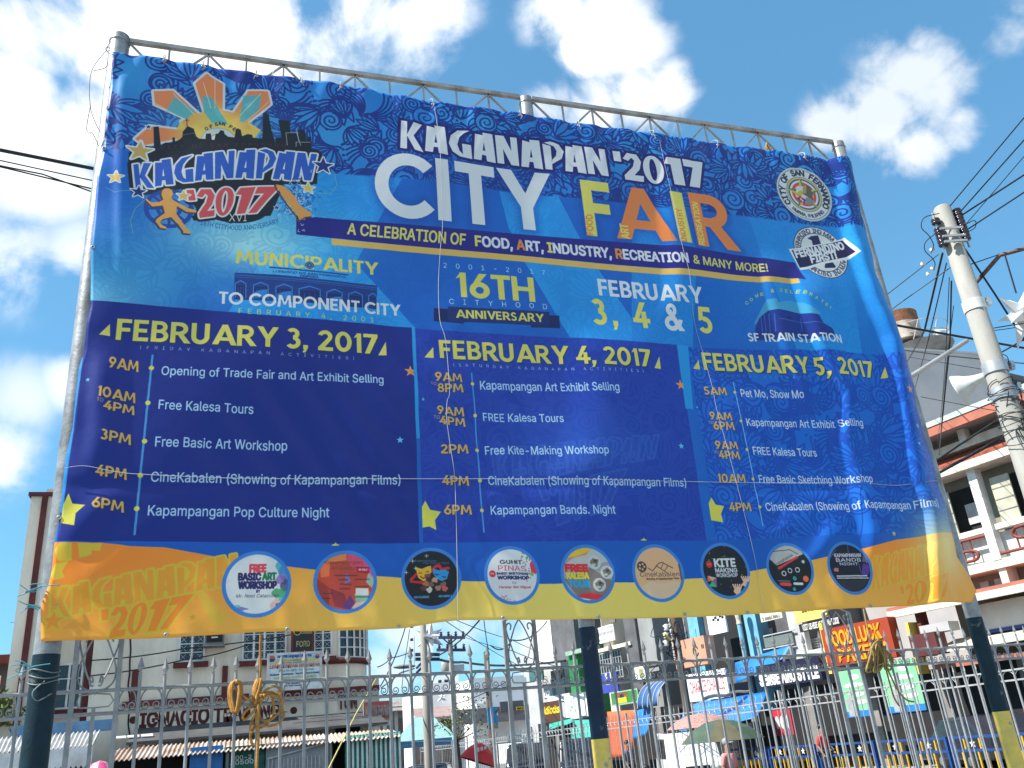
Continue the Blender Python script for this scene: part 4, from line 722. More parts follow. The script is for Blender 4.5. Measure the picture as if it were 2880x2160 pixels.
for pts, wd, dp, rt, fade in STREAK:
    q = np.array([onY(x, y, BY)[[0, 2]] for x, y in pts]); q = q[np.argsort(q[:, 1])]; STK.append((q, wd, dp, rt, fade))
def sst(t): t = np.clip(t, 0, 1); return t * t * (3 - 2 * t)
_ph = rng.uniform(0, 6.28, 60); _fr = rng.uniform(.6, 3.2, (60, 2)) * rng.choice([-1, 1], (60, 2))
def relief(X, Z):
    """distance the cloth stands behind the banner's plane (+Y)"""
    Y = np.zeros_like(X)
    for q, wd, dp, rt, fade in STK:
        xs = np.interp(Z, q[:, 1], q[:, 0]); d = X - xs
        f = np.ones_like(X)
        if fade: f = sst((Z - q[0, 1]) / .35 + .15) * sst((q[-1, 1] - Z) / .35 + .15)
        Y -= f * dp * (sst(d / wd + .5) - sst((d - wd / 2) / rt))
    for i in range(26):
        Y += .0045 / (1 + .35 * np.hypot(*_fr[i])) * np.sin(_fr[i, 0] * 1.5 * X + _fr[i, 1] * 1.2 * Z + _ph[i])
    for i in range(26, 44):                        # slanting drag lines from the left edge, middle of the sheet
        Y += .0024 * np.sin((X * .8 + Z * .55) * (9 + i * .7) * .8 + _ph[i]) * np.exp(-((X - .8) / 1.6) ** 2 - ((Z - 3.6) / .9) ** 2)
    tz = np.interp(X, TE[:, 0], TE[:, 1]) - Z; Y += .010 * np.exp(-(tz / .16) ** 2) * np.sin(X * 19.5) + .004 * np.exp(-(tz / .3) ** 2) * np.sin(X * 41 + tz * 15)
    bz = Z - np.interp(X, BE[:, 0], BE[:, 1]); Y += .006 * np.exp(-(bz / .2) ** 2) * np.sin(X * 12.7 + 1) + .003 * np.exp(-(bz / .35) ** 2) * np.sin(X * 33 + bz * 12)
    crease = onY(1200, 1368, BY)[2]; Y += .008 * np.exp(-((Z - crease) / .05) ** 2)
    c0 = onY(1240, 1700, BY); Y += .03 * np.exp(-((X - c0[0]) / .25) ** 2 - ((Z - c0[2]) / .2) ** 2)
    cl = onY(150, 1690, BY); Y += .02 * np.sin((X - cl[0]) * 18 + (Z - cl[2]) * 13) * np.exp(-((X - cl[0]) / .22) ** 2 - ((Z - cl[2]) / .35) ** 2)
    cl = onY(260, 1490, BY); Y += .012 * np.sin((X - cl[0]) * 16 - (Z - cl[2]) * 14) * np.exp(-((X - cl[0]) / .2) ** 2 - ((Z - cl[2]) / .25) ** 2)
    ed = np.clip((X - (np.interp(Z, RE[:, 1], RE[:, 0]) - .34)) / .34, 0, 1); Y += .03 * ed ** 3 + .006 * ed * np.sin(Z * 7.5 + 1) + .004 * ed * np.sin(Z * 19)
    el = np.clip((np.interp(Z, LE[:, 1], LE[:, 0]) + .16 - X) / .16, 0, 1); Y += .012 * el ** 2 + .006 * el * np.sin(Z * 11)
    return Y
m_cloth = bpy.data.materials.new('printed_vinyl'); m_cloth.use_nodes = True
_n_, _l_ = m_cloth.node_tree.nodes, m_cloth.node_tree.links; _b = _n_['Principled BSDF']
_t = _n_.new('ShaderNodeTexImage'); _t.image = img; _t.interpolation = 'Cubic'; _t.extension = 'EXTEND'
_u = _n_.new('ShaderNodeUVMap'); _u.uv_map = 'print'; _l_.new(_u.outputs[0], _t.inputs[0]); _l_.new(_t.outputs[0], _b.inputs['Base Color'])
_b.inputs['Roughness'].default_value = .4; _b.inputs['Specular IOR Level'].default_value = .28
_no = _n_.new('ShaderNodeTexNoise'); _no.inputs['Scale'].default_value = 9; _no.inputs['Detail'].default_value = 6; _tc = _n_.new('ShaderNodeTexCoord'); _l_.new(_tc.outputs['Object'], _no.inputs['Vector'])
_bp = _n_.new('ShaderNodeBump'); _bp.inputs['Strength'].default_value = .12; _bp.inputs['Distance'].default_value = .02; _l_.new(_no.outputs['Fac'], _bp.inputs['Height']); _l_.new(_bp.outputs[0], _b.inputs['Normal'])
m_back = mat('vinyl_back', (.72, .72, .74), .5)
NU, NV = 330, 200
U, V = np.meshgrid(np.linspace(0, 1, NU), np.linspace(0, 1, NV))
zt = lambda x: np.interp(x, TE[:, 0], TE[:, 1]); zb_ = lambda x: np.interp(x, BE[:, 0], BE[:, 1])
Xg = -1.0 + 6.55 * U; Zg = 2.42 + 4.24 * V
for _ in range(6):
    Zg = zb_(Xg) * (1 - V) + zt(Xg) * V; Xg = np.interp(Zg, LE[:, 1], LE[:, 0]) * (1 - U) + np.interp(Zg, RE[:, 1], RE[:, 0]) * U
Yg = BY - .005 + relief(Xg, Zg)
ban = thing('banner', 'huge blue and yellow city fair tarpaulin banner laced between three steel pipes', 'banner', (2.25, BY, 2.4))
me = bpy.data.meshes.new('tarpaulin')
P = np.stack([Xg - 2.25, Yg - BY, Zg - 2.4], -1).reshape(-1, 3)
F = [(j * NU + i, j * NU + i + 1, (j + 1) * NU + i + 1, (j + 1) * NU + i) for j in range(NV - 1) for i in range(NU - 1)]
me.from_pydata(P.tolist(), [], F); me.materials.append(m_cloth); me.polygons.foreach_set('use_smooth', [True] * len(F))
uvl = me.uv_layers.new(name='print'); li = np.zeros(len(me.loops), int); me.loops.foreach_get('vertex_index', li)
uvv = np.stack([(Xg.ravel() - AX0) / (AX1 - AX0), (Zg.ravel() - AZ0) / (AZ1 - AZ0)], 1)[li]; uvl.data.foreach_set('uv', uvv.ravel().astype(np.float32))
cl_o = bpy.data.objects.new('cloth', me); COL.objects.link(cl_o); cl_o.parent = ban
sol = cl_o.modifiers.new('thickness', 'SOLIDIFY'); sol.thickness = .0016; sol.offset = 1; sol.material_offset = 1; me.materials.append(m_back)
m_eye = mat('eyelet_metal', (.45, .45, .46), .4, .6)
def cloth_pt(px, py, off=.0):
    x, z = onY(px, py, BY)[[0, 2]]; return np.array([x, BY - .005 + float(relief(np.array([x]), np.array([z]))[0]) - off, z])
EYES = [(464, 176), (572, 191), (722, 213), (850, 232), (958, 248), (1219, 290), (1462, 326), (1628, 353), (1834, 384), (2016, 411), (2259, 447), (302, 302), (292, 412), (262, 698), (165, 1455), (467, 1793 - 7), (808, 1772), (1123, 1760), (1412, 1739), (1682, 1735), (1927, 1727), (2105, 1722), (2445, 1705)]
for i, (x, y) in enumerate(EYES):
    c = cloth_pt(x, y, .004)
    if i == 0:
        mb = MB(); k = np.linspace(0, 2 * math.pi, 13)[:-1]; mb.tube([c + (.010 * math.cos(a), 0, .010 * math.sin(a)) for a in k], .004, 6, closed=True); e0 = mb.build('eyelet', m_eye, ban); e00 = c
    else:
        e = e0.copy(); COL.objects.link(e); e.location = Vector(c - e00)

# ------------------------------------------------------------------ pipes and trusses
m_galv = mat('galvanised_pipe', (.33, .335, .345), .42, .35, .22, 9, dirt=(.15, .145, .14), bump=.12, chip=((.15, .12, .09), .34, 5))
m_teal = mat('chipped_teal_paint', (.003, .024, .038), .5, 0, .3, 9, dirt=(.003, .012, .018), bump=.15, spec=.25, chip=((.10, .11, .11), .37, 7))
m_navy = mat('chipped_navy_paint', (.008, .024, .055), .5, 0, .3, 9, dirt=(.006, .013, .028), bump=.15, spec=.25, chip=((.09, .10, .11), .37, 7))
m_yel = mat('chipped_yellow_paint', (.74, .52, .08), .5, 0, .2, 9, dirt=(.50, .38, .12), bump=.1, chip=((.28, .26, .22), .4, 8))
def pipe(x, r, top, zg, zn, paintm, label):
    t = thing('banner_post', label, 'post', (x, BY + .10, 0), 'steel pipes carrying the banner')
    mb = MB(); mb.lathe((x, BY + .10, 0), [(r, zn), (r, top - .01), (r * .98, top)], 24); mb.tube([(x + r * math.cos(a), BY + .1 + r * math.sin(a), top - .06) for a in np.linspace(0, 6.283, 25)[:-1]], .006, 5, closed=True); mb.build('pipe', m_galv, t)
    mb = MB(); mb.lathe((x, BY + .10, 0), [(r + .001, zg), (r + .001, zn + .03)], 24); mb.build('painted_band', paintm, t)
    mb = MB(); mb.lathe((x, BY + .10, 0), [(r + .002, -.02), (r + .002, zg + .004)], 24); mb.build('yellow_base', m_yel, t)
    return t
def zat(px, py, y=BY + .1): return onY(px, py, y)[2]
xL, xM, xR = onY(216, 1130, BY + .1)[0] - 0.0, onY(1590, 1200, BY + .1)[0], onY(2608, 1270, BY + .1)[0]
print('posts', xL, xM, xR)
tp = 6.92
pipe(onY(213, 1160, BY + .1)[0], .070, zat(342, 106), 0.9, zat(128, 1858), m_teal, 'left steel pipe post holding the banner, dark teal with grimy silver top')
pipe(onY(1585, 1200, BY + .1)[0], 0.056, zat(1475, 278), zat(1690, 2080), zat(1652, 1778), m_navy, 'middle steel pipe post, navy blue above a short yellow base')
pipe(onY(2600, 1255, BY + .1)[0], .059, zat(2360, 405), zat(2818, 2002), zat(2752, 1748), m_teal, 'right steel pipe post, teal blue above a tall chipped yellow base')
XL, XM, XR = onY(213, 1160, BY + .1)[0], onY(1585, 1200, BY + .1)[0], onY(2600, 1255, BY + .1)[0]
m_truss = mat('weathered_steel', (.42, .405, .39), .6, .3, .3, 6, dirt=(.20, .165, .14))
def truss(x0, x1, label, xs):
    t = thing('truss_beam', label, 'truss', (x0, BY + .1, 6.6), 'welded trusses along the top of the banner')
    zt1, zt0 = zat(900, 193), zat(900, 193) - .36
    for z in (zt1, zt0):
        mb = MB(); mb.bar((x0, BY + .1, z), (x1, BY + .1, z), .035, .035); mb.build('chord', m_truss, t)
    L = x1 - x0; n = 11 if L > 3.22 else 11; st = L / n
    for i in range(1, n):
        mb = MB(); mb.bar((x0 + i * st, BY + .1, zt0 + .017), (x0 + i * st, BY + .1, zt1 - .017), .014); mb.build('upright', m_truss, t)
    for i in range(0, n, 1):
        a, b = (zt1, zt0) if i % 2 == 0 else (zt0, zt1)
        if i % 2 == 0: p, q = (x0 + i * st, BY + .1, zt1 - .02), (x0 + (i + 1) * st, BY + .1, zt0 + .02)
        else: p, q = (x0 + i * st, BY + .1, zt0 + .02), (x0 + (i + 1) * st, BY + .1, zt1 - .02)
        mb = MB(); mb.bar(p, q, .014); mb.build('diagonal', m_truss, t)
truss(XL + .07, XM - .056, 'left length of thin steel truss above the banner, from left to middle post', 0)
truss(XM + .056, XR - .059, 'right length of thin steel truss above the banner, from middle to right post', 0)

# ------------------------------------------------------------------ strings and ropes on the banner
m_str = mat('white_nylon_string', (.46, .47, .49), .7); m_rope = mat('yellow_nylon_rope', (.50, .26, .06), .75, 0, .3, 40, dirt=(.30, .13, .03)); m_rope2 = mat('old_straw_rope', (.36, .25, .09), .85, 0, .3, 40, dirt=(.2, .13, .05)); m_twine = mat('teal_twine', (.08, .38, .46), .6)
def smooth_path(pts, n=6):
    pts = np.array(pts, float); o = []
    for i in range(len(pts) - 1):
        p0, p1, p2, p3 = pts[max(0, i - 1)], pts[i], pts[i + 1], pts[min(len(pts) - 1, i + 2)]
        for t in np.linspace(0, 1, n + 1)[:-1]: o.append(.5 * ((2 * p1) + (p2 - p0) * t + (2 * p0 - 5 * p1 + 4 * p2 - p3) * t * t + (3 * p1 - 3 * p2 + p3 - p0) * t ** 3))
    return o + [pts[-1]]
m_lash = mat('pale_lashing_cord', (.5, .48, .42), .8)
for x, y in EYES[:11]:                             # cords tying the top hem back to the truss
    c = cloth_pt(x, y, .006); mb = MB(); mb.tube(smooth_path([c + (.004, .01, -.004), c + (0, -.006, .012), c + (random.uniform(-.01, .01), .0, .05), c + (random.uniform(-.02, .02), .06, .085), c + (random.uniform(-.03, .03), .11, .04)], 4), .0035, 5); mb.tube(smooth_path([c + (0, -.004, .004), c + (random.uniform(-.02, .02), -.012, -.02), c + (random.uniform(-.03, .03), -.01, -.05)], 4), .0022, 5); mb.build('lashing', m_lash, ban)
def cstring(pts, label, r=.0032, off=.02):
    mb = MB(); mb.tube(smooth_path([cloth_pt(x, y, off) for x, y in pts]), r, 5); o = mb.build('string', m_str); tag(o, label, 'string')
cstring([(182, 1318), (240, 1314), (330, 1332), (420, 1340), (700, 1347), (1160, 1350), (1600, 1353), (1935, 1356), (2200, 1360), (2400, 1362), (2520, 1366), (2600, 1360), (2640, 1352)], 'thin white string sagging across the lower half of the banner', .002)
cstring([(1219, 283), (1228, 350), (1236, 440), (1240, 560), (1243, 640), (1238, 700), (1233, 800), (1236, 900), (1252, 960), (1262, 1100), (1256, 1130), (1253, 1180), (1265, 1260), (1276, 1330), (1280, 1430), (1284, 1600), (1287, 1744)], 'thin white string hanging down the banner through the letter I of CITY', .0021, .012)
cstring([(1850, 400), (1868, 480), (1895, 600), (1912, 700), (1932, 780), (1950, 900), (1985, 1020), (2003, 1090), (2014, 1150), (2040, 1250), (2080, 1400), (2120, 1560), (2150, 1730)], 'thin white string hanging down the banner past the orange letter R', .0014, .01)

# ------------------------------------------------------------------ wrought iron fence just behind the banner
m_iron = mat('grey_painted_iron', (.34, .345, .36), .45, .3, .2, 9, dirt=(.22, .22, .225), bump=.1, chip=((.16, .10, .07), .36, 30))
FP = [np.array([-2.4, 6.0]), np.array([-1.34, 6.06]), np.array([2.02, 6.51]), np.array([7.78, 7.3]), np.array([9.5, 7.6])]
FZ1, FZ0 = 2.21, 2.076
def fenceY(x): return float(np.interp(x, [p[0] for p in FP], [p[1] for p in FP]))
def fpx(px, py):                                   # picture point on the fence surface
    d = ray(px, py); y = 6.4
    for _ in range(12): y = fenceY(EYE[0] + d[0] * y / d[1])
    p = EYE + d * (y / d[1]); return p
fen = thing('iron_fence', 'tall grey wrought iron fence with spear tips and scrolls just behind the banner', 'fence', (2, fenceY(2), 0))
def fp3(x, z, dy=0): return np.array([x, fenceY(x) + dy, z])
XS_all = np.linspace(-2.3, 9.2, 60)
for z, nm in ((FZ1, 'rail'), (FZ0, 'rail')):
    mb = MB(); mb.tube([fp3(x, z) for x in XS_all], .0115, 6); mb.build(nm, m_iron, fen)
mb = MB(); mb.tube([fp3(x, .15) for x in XS_all], .016, 6); mb.build('rail', m_iron, fen)
SPK = [56, 391, 463, 533, 600, 664, 728, 792, 855, 917, 976, 1038, 1095, 1154, 1210, 1268, 1324, 1377, 1568, 1617, 1668, 1721, 1770, 1817, 1865, 1911, 1960, 2005, 2050, 2095, 2140, 2183, 2228, 2269, 2314, 2457, 2498, 2536, 2573, 2613, 2649, 2688, 2724, 2760, 2793, 2828, 2864]
xs_p = [fpx(x, 1966 - .0538 * x)[0] for x in SPK]
PAN = [(203, 330), (1428, 1513), (2340, 2412)]
pan_x = [(fpx(a, 1966 - .0538 * a)[0], fpx(b, 1966 - .0538 * b)[0]) for a, b in PAN]
low_x = []
for a, b in pan_x: low_x.append((a + b) / 2)
pick = None
for x in [min(xs_p) - .29, min(xs_p) - .145, min(xs_p) + .15] + xs_p + [max(xs_p) + .15, max(xs_p) + .3]:
    if pick is None:
        mb = MB(); p = fp3(x, 0); mb.lathe(p, [(.0108, 0), (.0108, FZ1 + .07), (.009, FZ1 + .085), (.015, FZ1 + .09)], 10)
        w = .021; zt_ = FZ1 + .088
        mb.add([p + (0, 0, zt_), p + (w, 0, zt_ + .035), p + (0, w * .45, zt_ + .035), p + (-w, 0, zt_ + .035), p + (0, -w * .45, zt_ + .035), p + (0, 0, zt_ + .105)], [(0, 2, 1), (0, 3, 2), (0, 4, 3), (0, 1, 4), (5, 1, 2), (5, 2, 3), (5, 3, 4), (5, 4, 1)])
        pick = mb.build('picket', m_iron, fen); p0 = p
    else:
        c = pick.copy(); COL.objects.link(c); c.location = Vector(fp3(x, 0) - p0 + (0, 0, random.uniform(-.008, .008))); c.rotation_euler = (random.uniform(-.002, .002), random.uniform(-.003, .003), 0)
allx = sorted(xs_p + [v for ab in pan_x for v in ab] + [min(xs_p) - .145])
for a, b in pan_x:
    for x in (a, b):
        mb = MB(); mb.bar(fp3(x, 0), fp3(x, FZ1 + .36), .028); mb.build('panel_post', m_iron, fen)
    m = (a + b) / 2; h = FZ1; w = b - a; mb = MB()
    mb.tube([fp3(a + w * t, h + .36 + .045 * math.sin(math.pi * t) ** 1.3) for t in np.linspace(0, 1, 13)], .009, 6)
    for s in (-1, 1):
        X = lambda u: m + s * w / 2 * u
        mb.tube(smooth_path([fp3(X(u), h + z) for u, z in ((.62, .29), (.55, .325), (.7, .34), (.86, .32), (.86, .27), (.45, .1), (.16, .05), (.2, .085), (.3, .07), (.24, .035), (.1, .03))]), .006, 5)
        mb.tube(smooth_path([fp3(X(u), h + z) for u, z in ((.0, .37), (.35, .3), (.8, .15), (.8, .06), (.5, .015), (.1, .0))]), .006, 5)
    mb.build('scroll_panel', m_iron, fen)
    mb = MB(); mb.tube(smooth_path([fp3(m + w * u, FZ0 + z) for u, z in ((-.34, .04), (-.34, .11), (.34, .11), (.34, .04), (-.34, .04))], 2), .005, 5)
    mb.bar(fp3(m, FZ0 + .11), fp3(m, FZ1), .008); mb.bar(fp3(m, FZ0 + .04), fp3(m, 0.15), .02); mb.build('panel_frame', m_iron, fen)
for i in range(len(allx) - 1):
    a, b = allx[i], allx[i + 1]; w = b - a; m = (a + b) / 2
    if w > .2: continue
    mb = MB()
    for s in (-1, 1):
        mb.tube([fp3(m - s * (w / 2 - .012) + s * (w / 2 - .012) * (1 - math.cos(t)), FZ0 + .055 + .083 * math.sin(t)) for t in np.linspace(0, math.pi / 2, 7)], .0055, 5)
        q = [fp3(m - s * (w / 2 - .012), FZ0 + .06)] + [fp3(m - s * w * .22 + s * .028 * (1 - k * .75) * math.cos(3.5 + s * 0 + k * 9), FZ0 + .037 + .028 * (1 - k * .75) * math.sin(3.5 + k * 9)) for k in np.linspace(0, 1, 15)]
        mb.tube(q, .004, 5)
    mb.build('arch', m_iron, fen)

# ropes tied to the fence
def rope(paths, label, m, r, cat='rope', name='rope'):
    mb = MB()
    for p in paths: mb.tube(smooth_path(p, 5), r, 7)
    o = mb.build(name, m); tag(o, label, cat); return o
def fr(px, py, off=.03):
    p = fpx(px, py); return p + (0, -off, 0)
def c2(x, y): return (520 + .2532 * x, 1740 + .2532 * y)
def rp(L, off=.03, jit=.012): return [fr(*c2(x, y), off + random.uniform(-jit, jit)) for x, y in L]
ho = []
for k in range(6):
    e = k * 7; ho.append(rp([(575 - 4 * k, 690 + k * 3), (505 + e * .6, 740), (488 + e, 880), (512 + e, 1010), (528 + e * .5, 1040)], .03 + k * .006)); ho.append(rp([(560 + 3 * k, 690 + k * 3), (620 - e * .5, 720), (632 - e, 830), (606 - e * .8, 980), (585 - e * .6, 1045)], .035 + k * .006))
ho.append(rp([(540, 700), (545, 760), (600, 820), (690, 900), (760, 915)], .05))
rope(ho, 'coiled yellow rope hung over one fence spike, left of the vertical rope', m_rope, .0085)
hk = [[fr(*c2(838, 195), .10), fr(*c2(832, 420), .08), fr(*c2(835, 600), .06), fr(*c2(830, 690), .04)]]
for k in range(5):
    e = k * 8; hk.append(rp([(800 + k * 6, 680), (765 + e, 760), (755 + e, 880), (760 + e, 960)], .03 + k * .006)); hk.append(rp([(815 + k * 6, 675), (840, 700), (828 - e * .3, 800), (800 - e * .5, 900), (770 + k, 960)], .04 + k * .005))
for L in ([(820, 880), (930, 780), (1010, 765), (1060, 810), (1050, 870), (1030, 890)], [(820, 860), (900, 830), (990, 830), (1050, 880), (1080, 1000), (1090, 1090), (1030, 1170), (920, 1200), (780, 1190)], [(830, 870), (930, 840), (975, 920), (985, 1020), (950, 1110), (900, 1180), (830, 1215), (770, 1180)], [(840, 880), (960, 860), (1060, 900), (1075, 990), (1000, 1090), (920, 1140), (850, 1130), (820, 1060), (830, 960), (850, 890)],
          [(860, 880), (760, 960), (680, 1030), (640, 1090), (650, 1125), (690, 1110), (760, 1040), (830, 940), (860, 890)], [(860, 890), (820, 980), (790, 1060), (745, 1130), (725, 1200), (730, 1270), (770, 1200), (745, 1150)], [(800, 850), (860, 850), (880, 870), (850, 895), (810, 880), (815, 855)], [(735, 1260), (725, 1310), (740, 1390), (770, 1400)], [(800, 960), (800, 1100), (805, 1300), (795, 1660)], [(812, 960), (810, 1150), (812, 1400), (780, 1660)]): hk.append(rp(L, .06, .02))
rope(hk, 'tangled orange yellow rope knotted on the fence below a rope hanging from the banner', m_rope, .0085)
def c6(x, y): return (2140 + .2894 * x, 1680 + .2894 * y)
hr = [[fr(*c6(x, y), .05) for x, y in L] for L in ([(965, 120), (990, 250), (1030, 400), (1060, 440)], [(1180, 700), (1220, 850), (1260, 980), (1310, 1060)], [(1190, 690), (1290, 900), (1380, 1000), (1450, 1020)])]
for k in range(16):
    a = random.uniform(-1, 1); x1 = 1140 + a * 120; hr.append([fr(*c6(x, y), .05 + random.uniform(-.02, .03)) for x, y in ((1110 + a * 20, 430 + random.uniform(-20, 20)), (1090 + a * 60, 500), (x1 - 20, 600 + random.uniform(-20, 20)), (1060 + a * 130 + 60, 690 + random.uniform(-40, 50)), (1160 + a * 20, 640), (1130 + a * 40, 480))])
rope(hr, 'old straw coloured rope bunched on the right part of the fence', m_rope2, .008)
xa = onY(2150, 400, BY + .1)[0]; tf = []
for k in range(26): a = random.uniform(0, 6.28); q = random.uniform(.01, .035); tf.append([(xa + .0, BY + .07, 6.77), (xa + q * math.cos(a), BY + .07 + q * math.sin(a) * .6, 6.70), (xa + .02 + q * math.cos(a + .6), BY + .06 + q * .5 * math.sin(a), 6.64), (xa + .05 + .03 * math.cos(a), BY + .06, 6.575)])
rope(tf, 'frayed straw rope knot tied on the truss near the right post', m_rope2, .004, name='rope_knot')
xb = onY(771, 180, BY + .1)[0]; rope([[(xb, BY + .07, 6.80), (xb - .01, BY + .07, 6.74), (xb + .004, BY + .065, 6.68), (xb, BY + .06, 6.6)], [(xb - .02, BY + .06, 6.68), (xb + .02, BY + .07, 6.685), (xb, BY + .08, 6.70), (xb - .02, BY + .06, 6.68)]], 'short pale cord tied round the truss above the painted sun', mat('pale_cord', (.6, .56, .46), .8), .005, name='cord')
for yy_, lb in ((1660, 'topmost tuft, beside the first ghosted star'), (1715, 'middle tuft, beside the ghosted lettering'), (1880, 'lowest tuft, at the bottom corner of the banner')):
    z0 = zat(110, yy_); kn = np.array([XL - .05, BY + .0, z0]); tw = []
    for k in range(6): tw.append([kn + rng.normal(0, .006, 3), kn + (-.045, -.01, rng.uniform(-.03, .03)), kn + (-.08 + rng.uniform(-.04, .03), -.02, rng.uniform(-.07, .05))])
    tw.append([kn + (.09, .0, .01), kn + (.04, -.005, .005), kn]); rope(tw, 'frayed teal twine on the left post, ' + lb, m_twine, .0026, name='twine')
wr = []
for k in range(3):
    z0 = zat(130, 1890 + 16 * k); wr.append([(XL + .077 * math.cos(a), BY + .1 + .077 * math.sin(a), z0 + .012 * math.sin(a * 2 + k)) for a in np.linspace(0, 6.283, 15)])
wr.append([(XL + .02, BY + .02, zat(125, 1920)), (XL - .03, BY + .0, zat(125, 1950)), (XL + .0, BY - .01, zat(125, 1975)), (XL + .06, BY + .03, zat(125, 1955))])
rope(wr, 'loose grey wire wound round the left post under the banner', mat('dull_wire', (.16, .2, .2), .5, .4), .0035, name='wire_loop')
tn = [[onY(x, y, BY + .02) + (0, random.uniform(-.02, .02), 0) for x, y in L] for L in ([(312, 150), (300, 140), (306, 128), (316, 118)], [(300, 142), (262, 190), (252, 240), (256, 310), (270, 350), (288, 380)], [(298, 160), (305, 175), (296, 190), (262, 196)], [(256, 300), (243, 360), (262, 380), (280, 415)], [(305, 130), (296, 136), (302, 146), (312, 140), (304, 132)])]
rope(tn, 'thin tangled wire dangling from the top left corner of the banner', mat('thin_dark_wire', (.10, .10, .11), .6), .0026, name='wire')
# ------------------------------------------------------------------ ground, road, pavements
g_dirt = mat('packed_concrete_ground', (.30, .29, .27), .9, 0, .25, .6, bump=.3, bscale=8); g_asph = mat('asphalt', (.07, .07, .072), .9, 0, .3, 1.2, bump=.4, bscale=30); g_kerb = mat('kerb_concrete', (.36, .35, .33), .85, 0, .25, 2)
def flat(name, poly, z, m, kind='structure'):
    mb = MB(); mb.add([(x, y, z) for x, y in poly], [tuple(range(len(poly)))]); return tag(mb.build(name, m), kind=kind)
flat('ground', [(-900, -900), (900, -900), (900, 900), (-900, 900)], 0, g_dirt)
flat('road', [(14.6, -40), (19.2, -40), (19.2, 20), (13.4, 62), (5, 62), (5, 24), (-60, 23.0), (-60, 15), (8, 15), (14.2, 12)], .004, g_asph)
def kerbed(name, poly, h=.13):
    mb = MB(); mb.slab([(x, y, .004) for x, y in poly], (0, 0, h)); return tag(mb.build(name, g_kerb), kind='structure')
kerbed('pavement', [(19.2, -10), (23.0, -10), (21.6, 24), (13.9, 62), (13.4, 62), (19.2, 20)])
kerbed('sidewalk', [(-60, 23.2), (4.6, 24.2), (4.6, 24.9), (-60, 24.9)])

# ------------------------------------------------------------------ lettering and panels
def lettering(txt, F, x0, x1, zb, h, m, parent, bold=.02, name='lettering', proud=.012, shear=0, serif=False):
    """real raised letters on the plane y=0 of frame F, from x0 to x1, baseline zb, cap height h"""
    cu = bpy.data.curves.new('type', 'FONT'); cu.body = txt; cu.offset = bold; cu.extrude = 0; cu.resolution_u = 3; cu.shear = shear
    if FONT and not serif: cu.font = FONT
    ob = bpy.data.objects.new('type', cu); COL.objects.link(ob); dg = bpy.context.evaluated_depsgraph_get(); me = bpy.data.meshes.new_from_object(ob.evaluated_get(dg))
    v = np.array([p.co[:] for p in me.vertices]); fs = [tuple(p.vertices) for p in me.polygons]; bpy.data.objects.remove(ob); bpy.data.curves.remove(cu); bpy.data.meshes.remove(me)
    a, b = v[:, 0].min(), v[:, 0].max(); s = h / (.70 if serif else _CAP)
    mb = MB(); mb.add([F(x0 + (p[0] - a) / (b - a) * (x1 - x0), -proud, zb + p[1] * s) for p in v], fs)
    k = len(mb.v)
    from collections import Counter
    ec = Counter(); di = {}
    for f in fs:
        for i in range(len(f)): e = (f[i], f[(i + 1) % len(f)]); ec[tuple(sorted(e))] += 1; di[tuple(sorted(e))] = e
    bd = [di[e] for e, c in ec.items() if c == 1]
    back = [np.array(p) - (np.array(F(0, -proud, 0)) - np.array(F(0, 0, 0))) * .9 for p in mb.v]
    mb.add(mb.v + back, [(e[1], e[0], e[0] + k, e[1] + k) for e in bd])
    return mb.build(name, m, parent)
def scrawl(F, x0, x1, zb, h, m, parent, proud=.008):
    """a line of print too small to read in the photograph: word-like dashes"""
    mb = MB(); x = x0
    while x < x1:
        w = h * random.uniform(.45, .8); z = h * random.uniform(.75, 1.05); mb.slab([F(x, -proud, zb), F(min(x + w, x1), -proud, zb), F(min(x + w, x1), -proud, zb + z), F(x, -proud, zb + z)], F(0, proud * .8, 0) - F(0, 0, 0)); x += w * 1.35 + (h * .7 if random.random() < .2 else 0)
    return mb.build('small_print', m, parent)
def col(name, rgb, **k): return mat(name, lin(rgb), **k)
def framePx(pxs, plane):                           # helper: (x0,x1,z0,z1) on a plane from picture extents
    q = [plane(*p) for p in pxs]; return q
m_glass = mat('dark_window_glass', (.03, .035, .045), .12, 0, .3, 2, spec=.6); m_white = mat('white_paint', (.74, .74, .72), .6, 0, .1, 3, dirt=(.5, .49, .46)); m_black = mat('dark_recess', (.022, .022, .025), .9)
m_cream = mat('cream_stucco', (.82, .73, .59), .85, 0, .12, 1.1, dirt=(.58, .50, .40), bump=.15, bscale=90, streak=.7, chip=((.30, .26, .21), .30, 2.5)); m_mar = mat('maroon_paint', (.13, .022, .02), .7, 0, .2, 3); m_grime = mat('grimy_concrete', (.26, .25, .24), .9, 0, .25, 1.5, dirt=(.12, .115, .11), streak=.5)
m_tin = mat('old_corrugated_tin', (.62, .63, .64), .45, .3, .2, 2, dirt=(.36, .33, .31)); m_rust = mat('rusty_corrugated_tin', (.55, .50, .45), .55, .2, .2, 1.6, dirt=(.33, .16, .09)); m_dark = mat('dark_shaded_canopy', (.085, .085, .09), .8, 0, .2, 2)
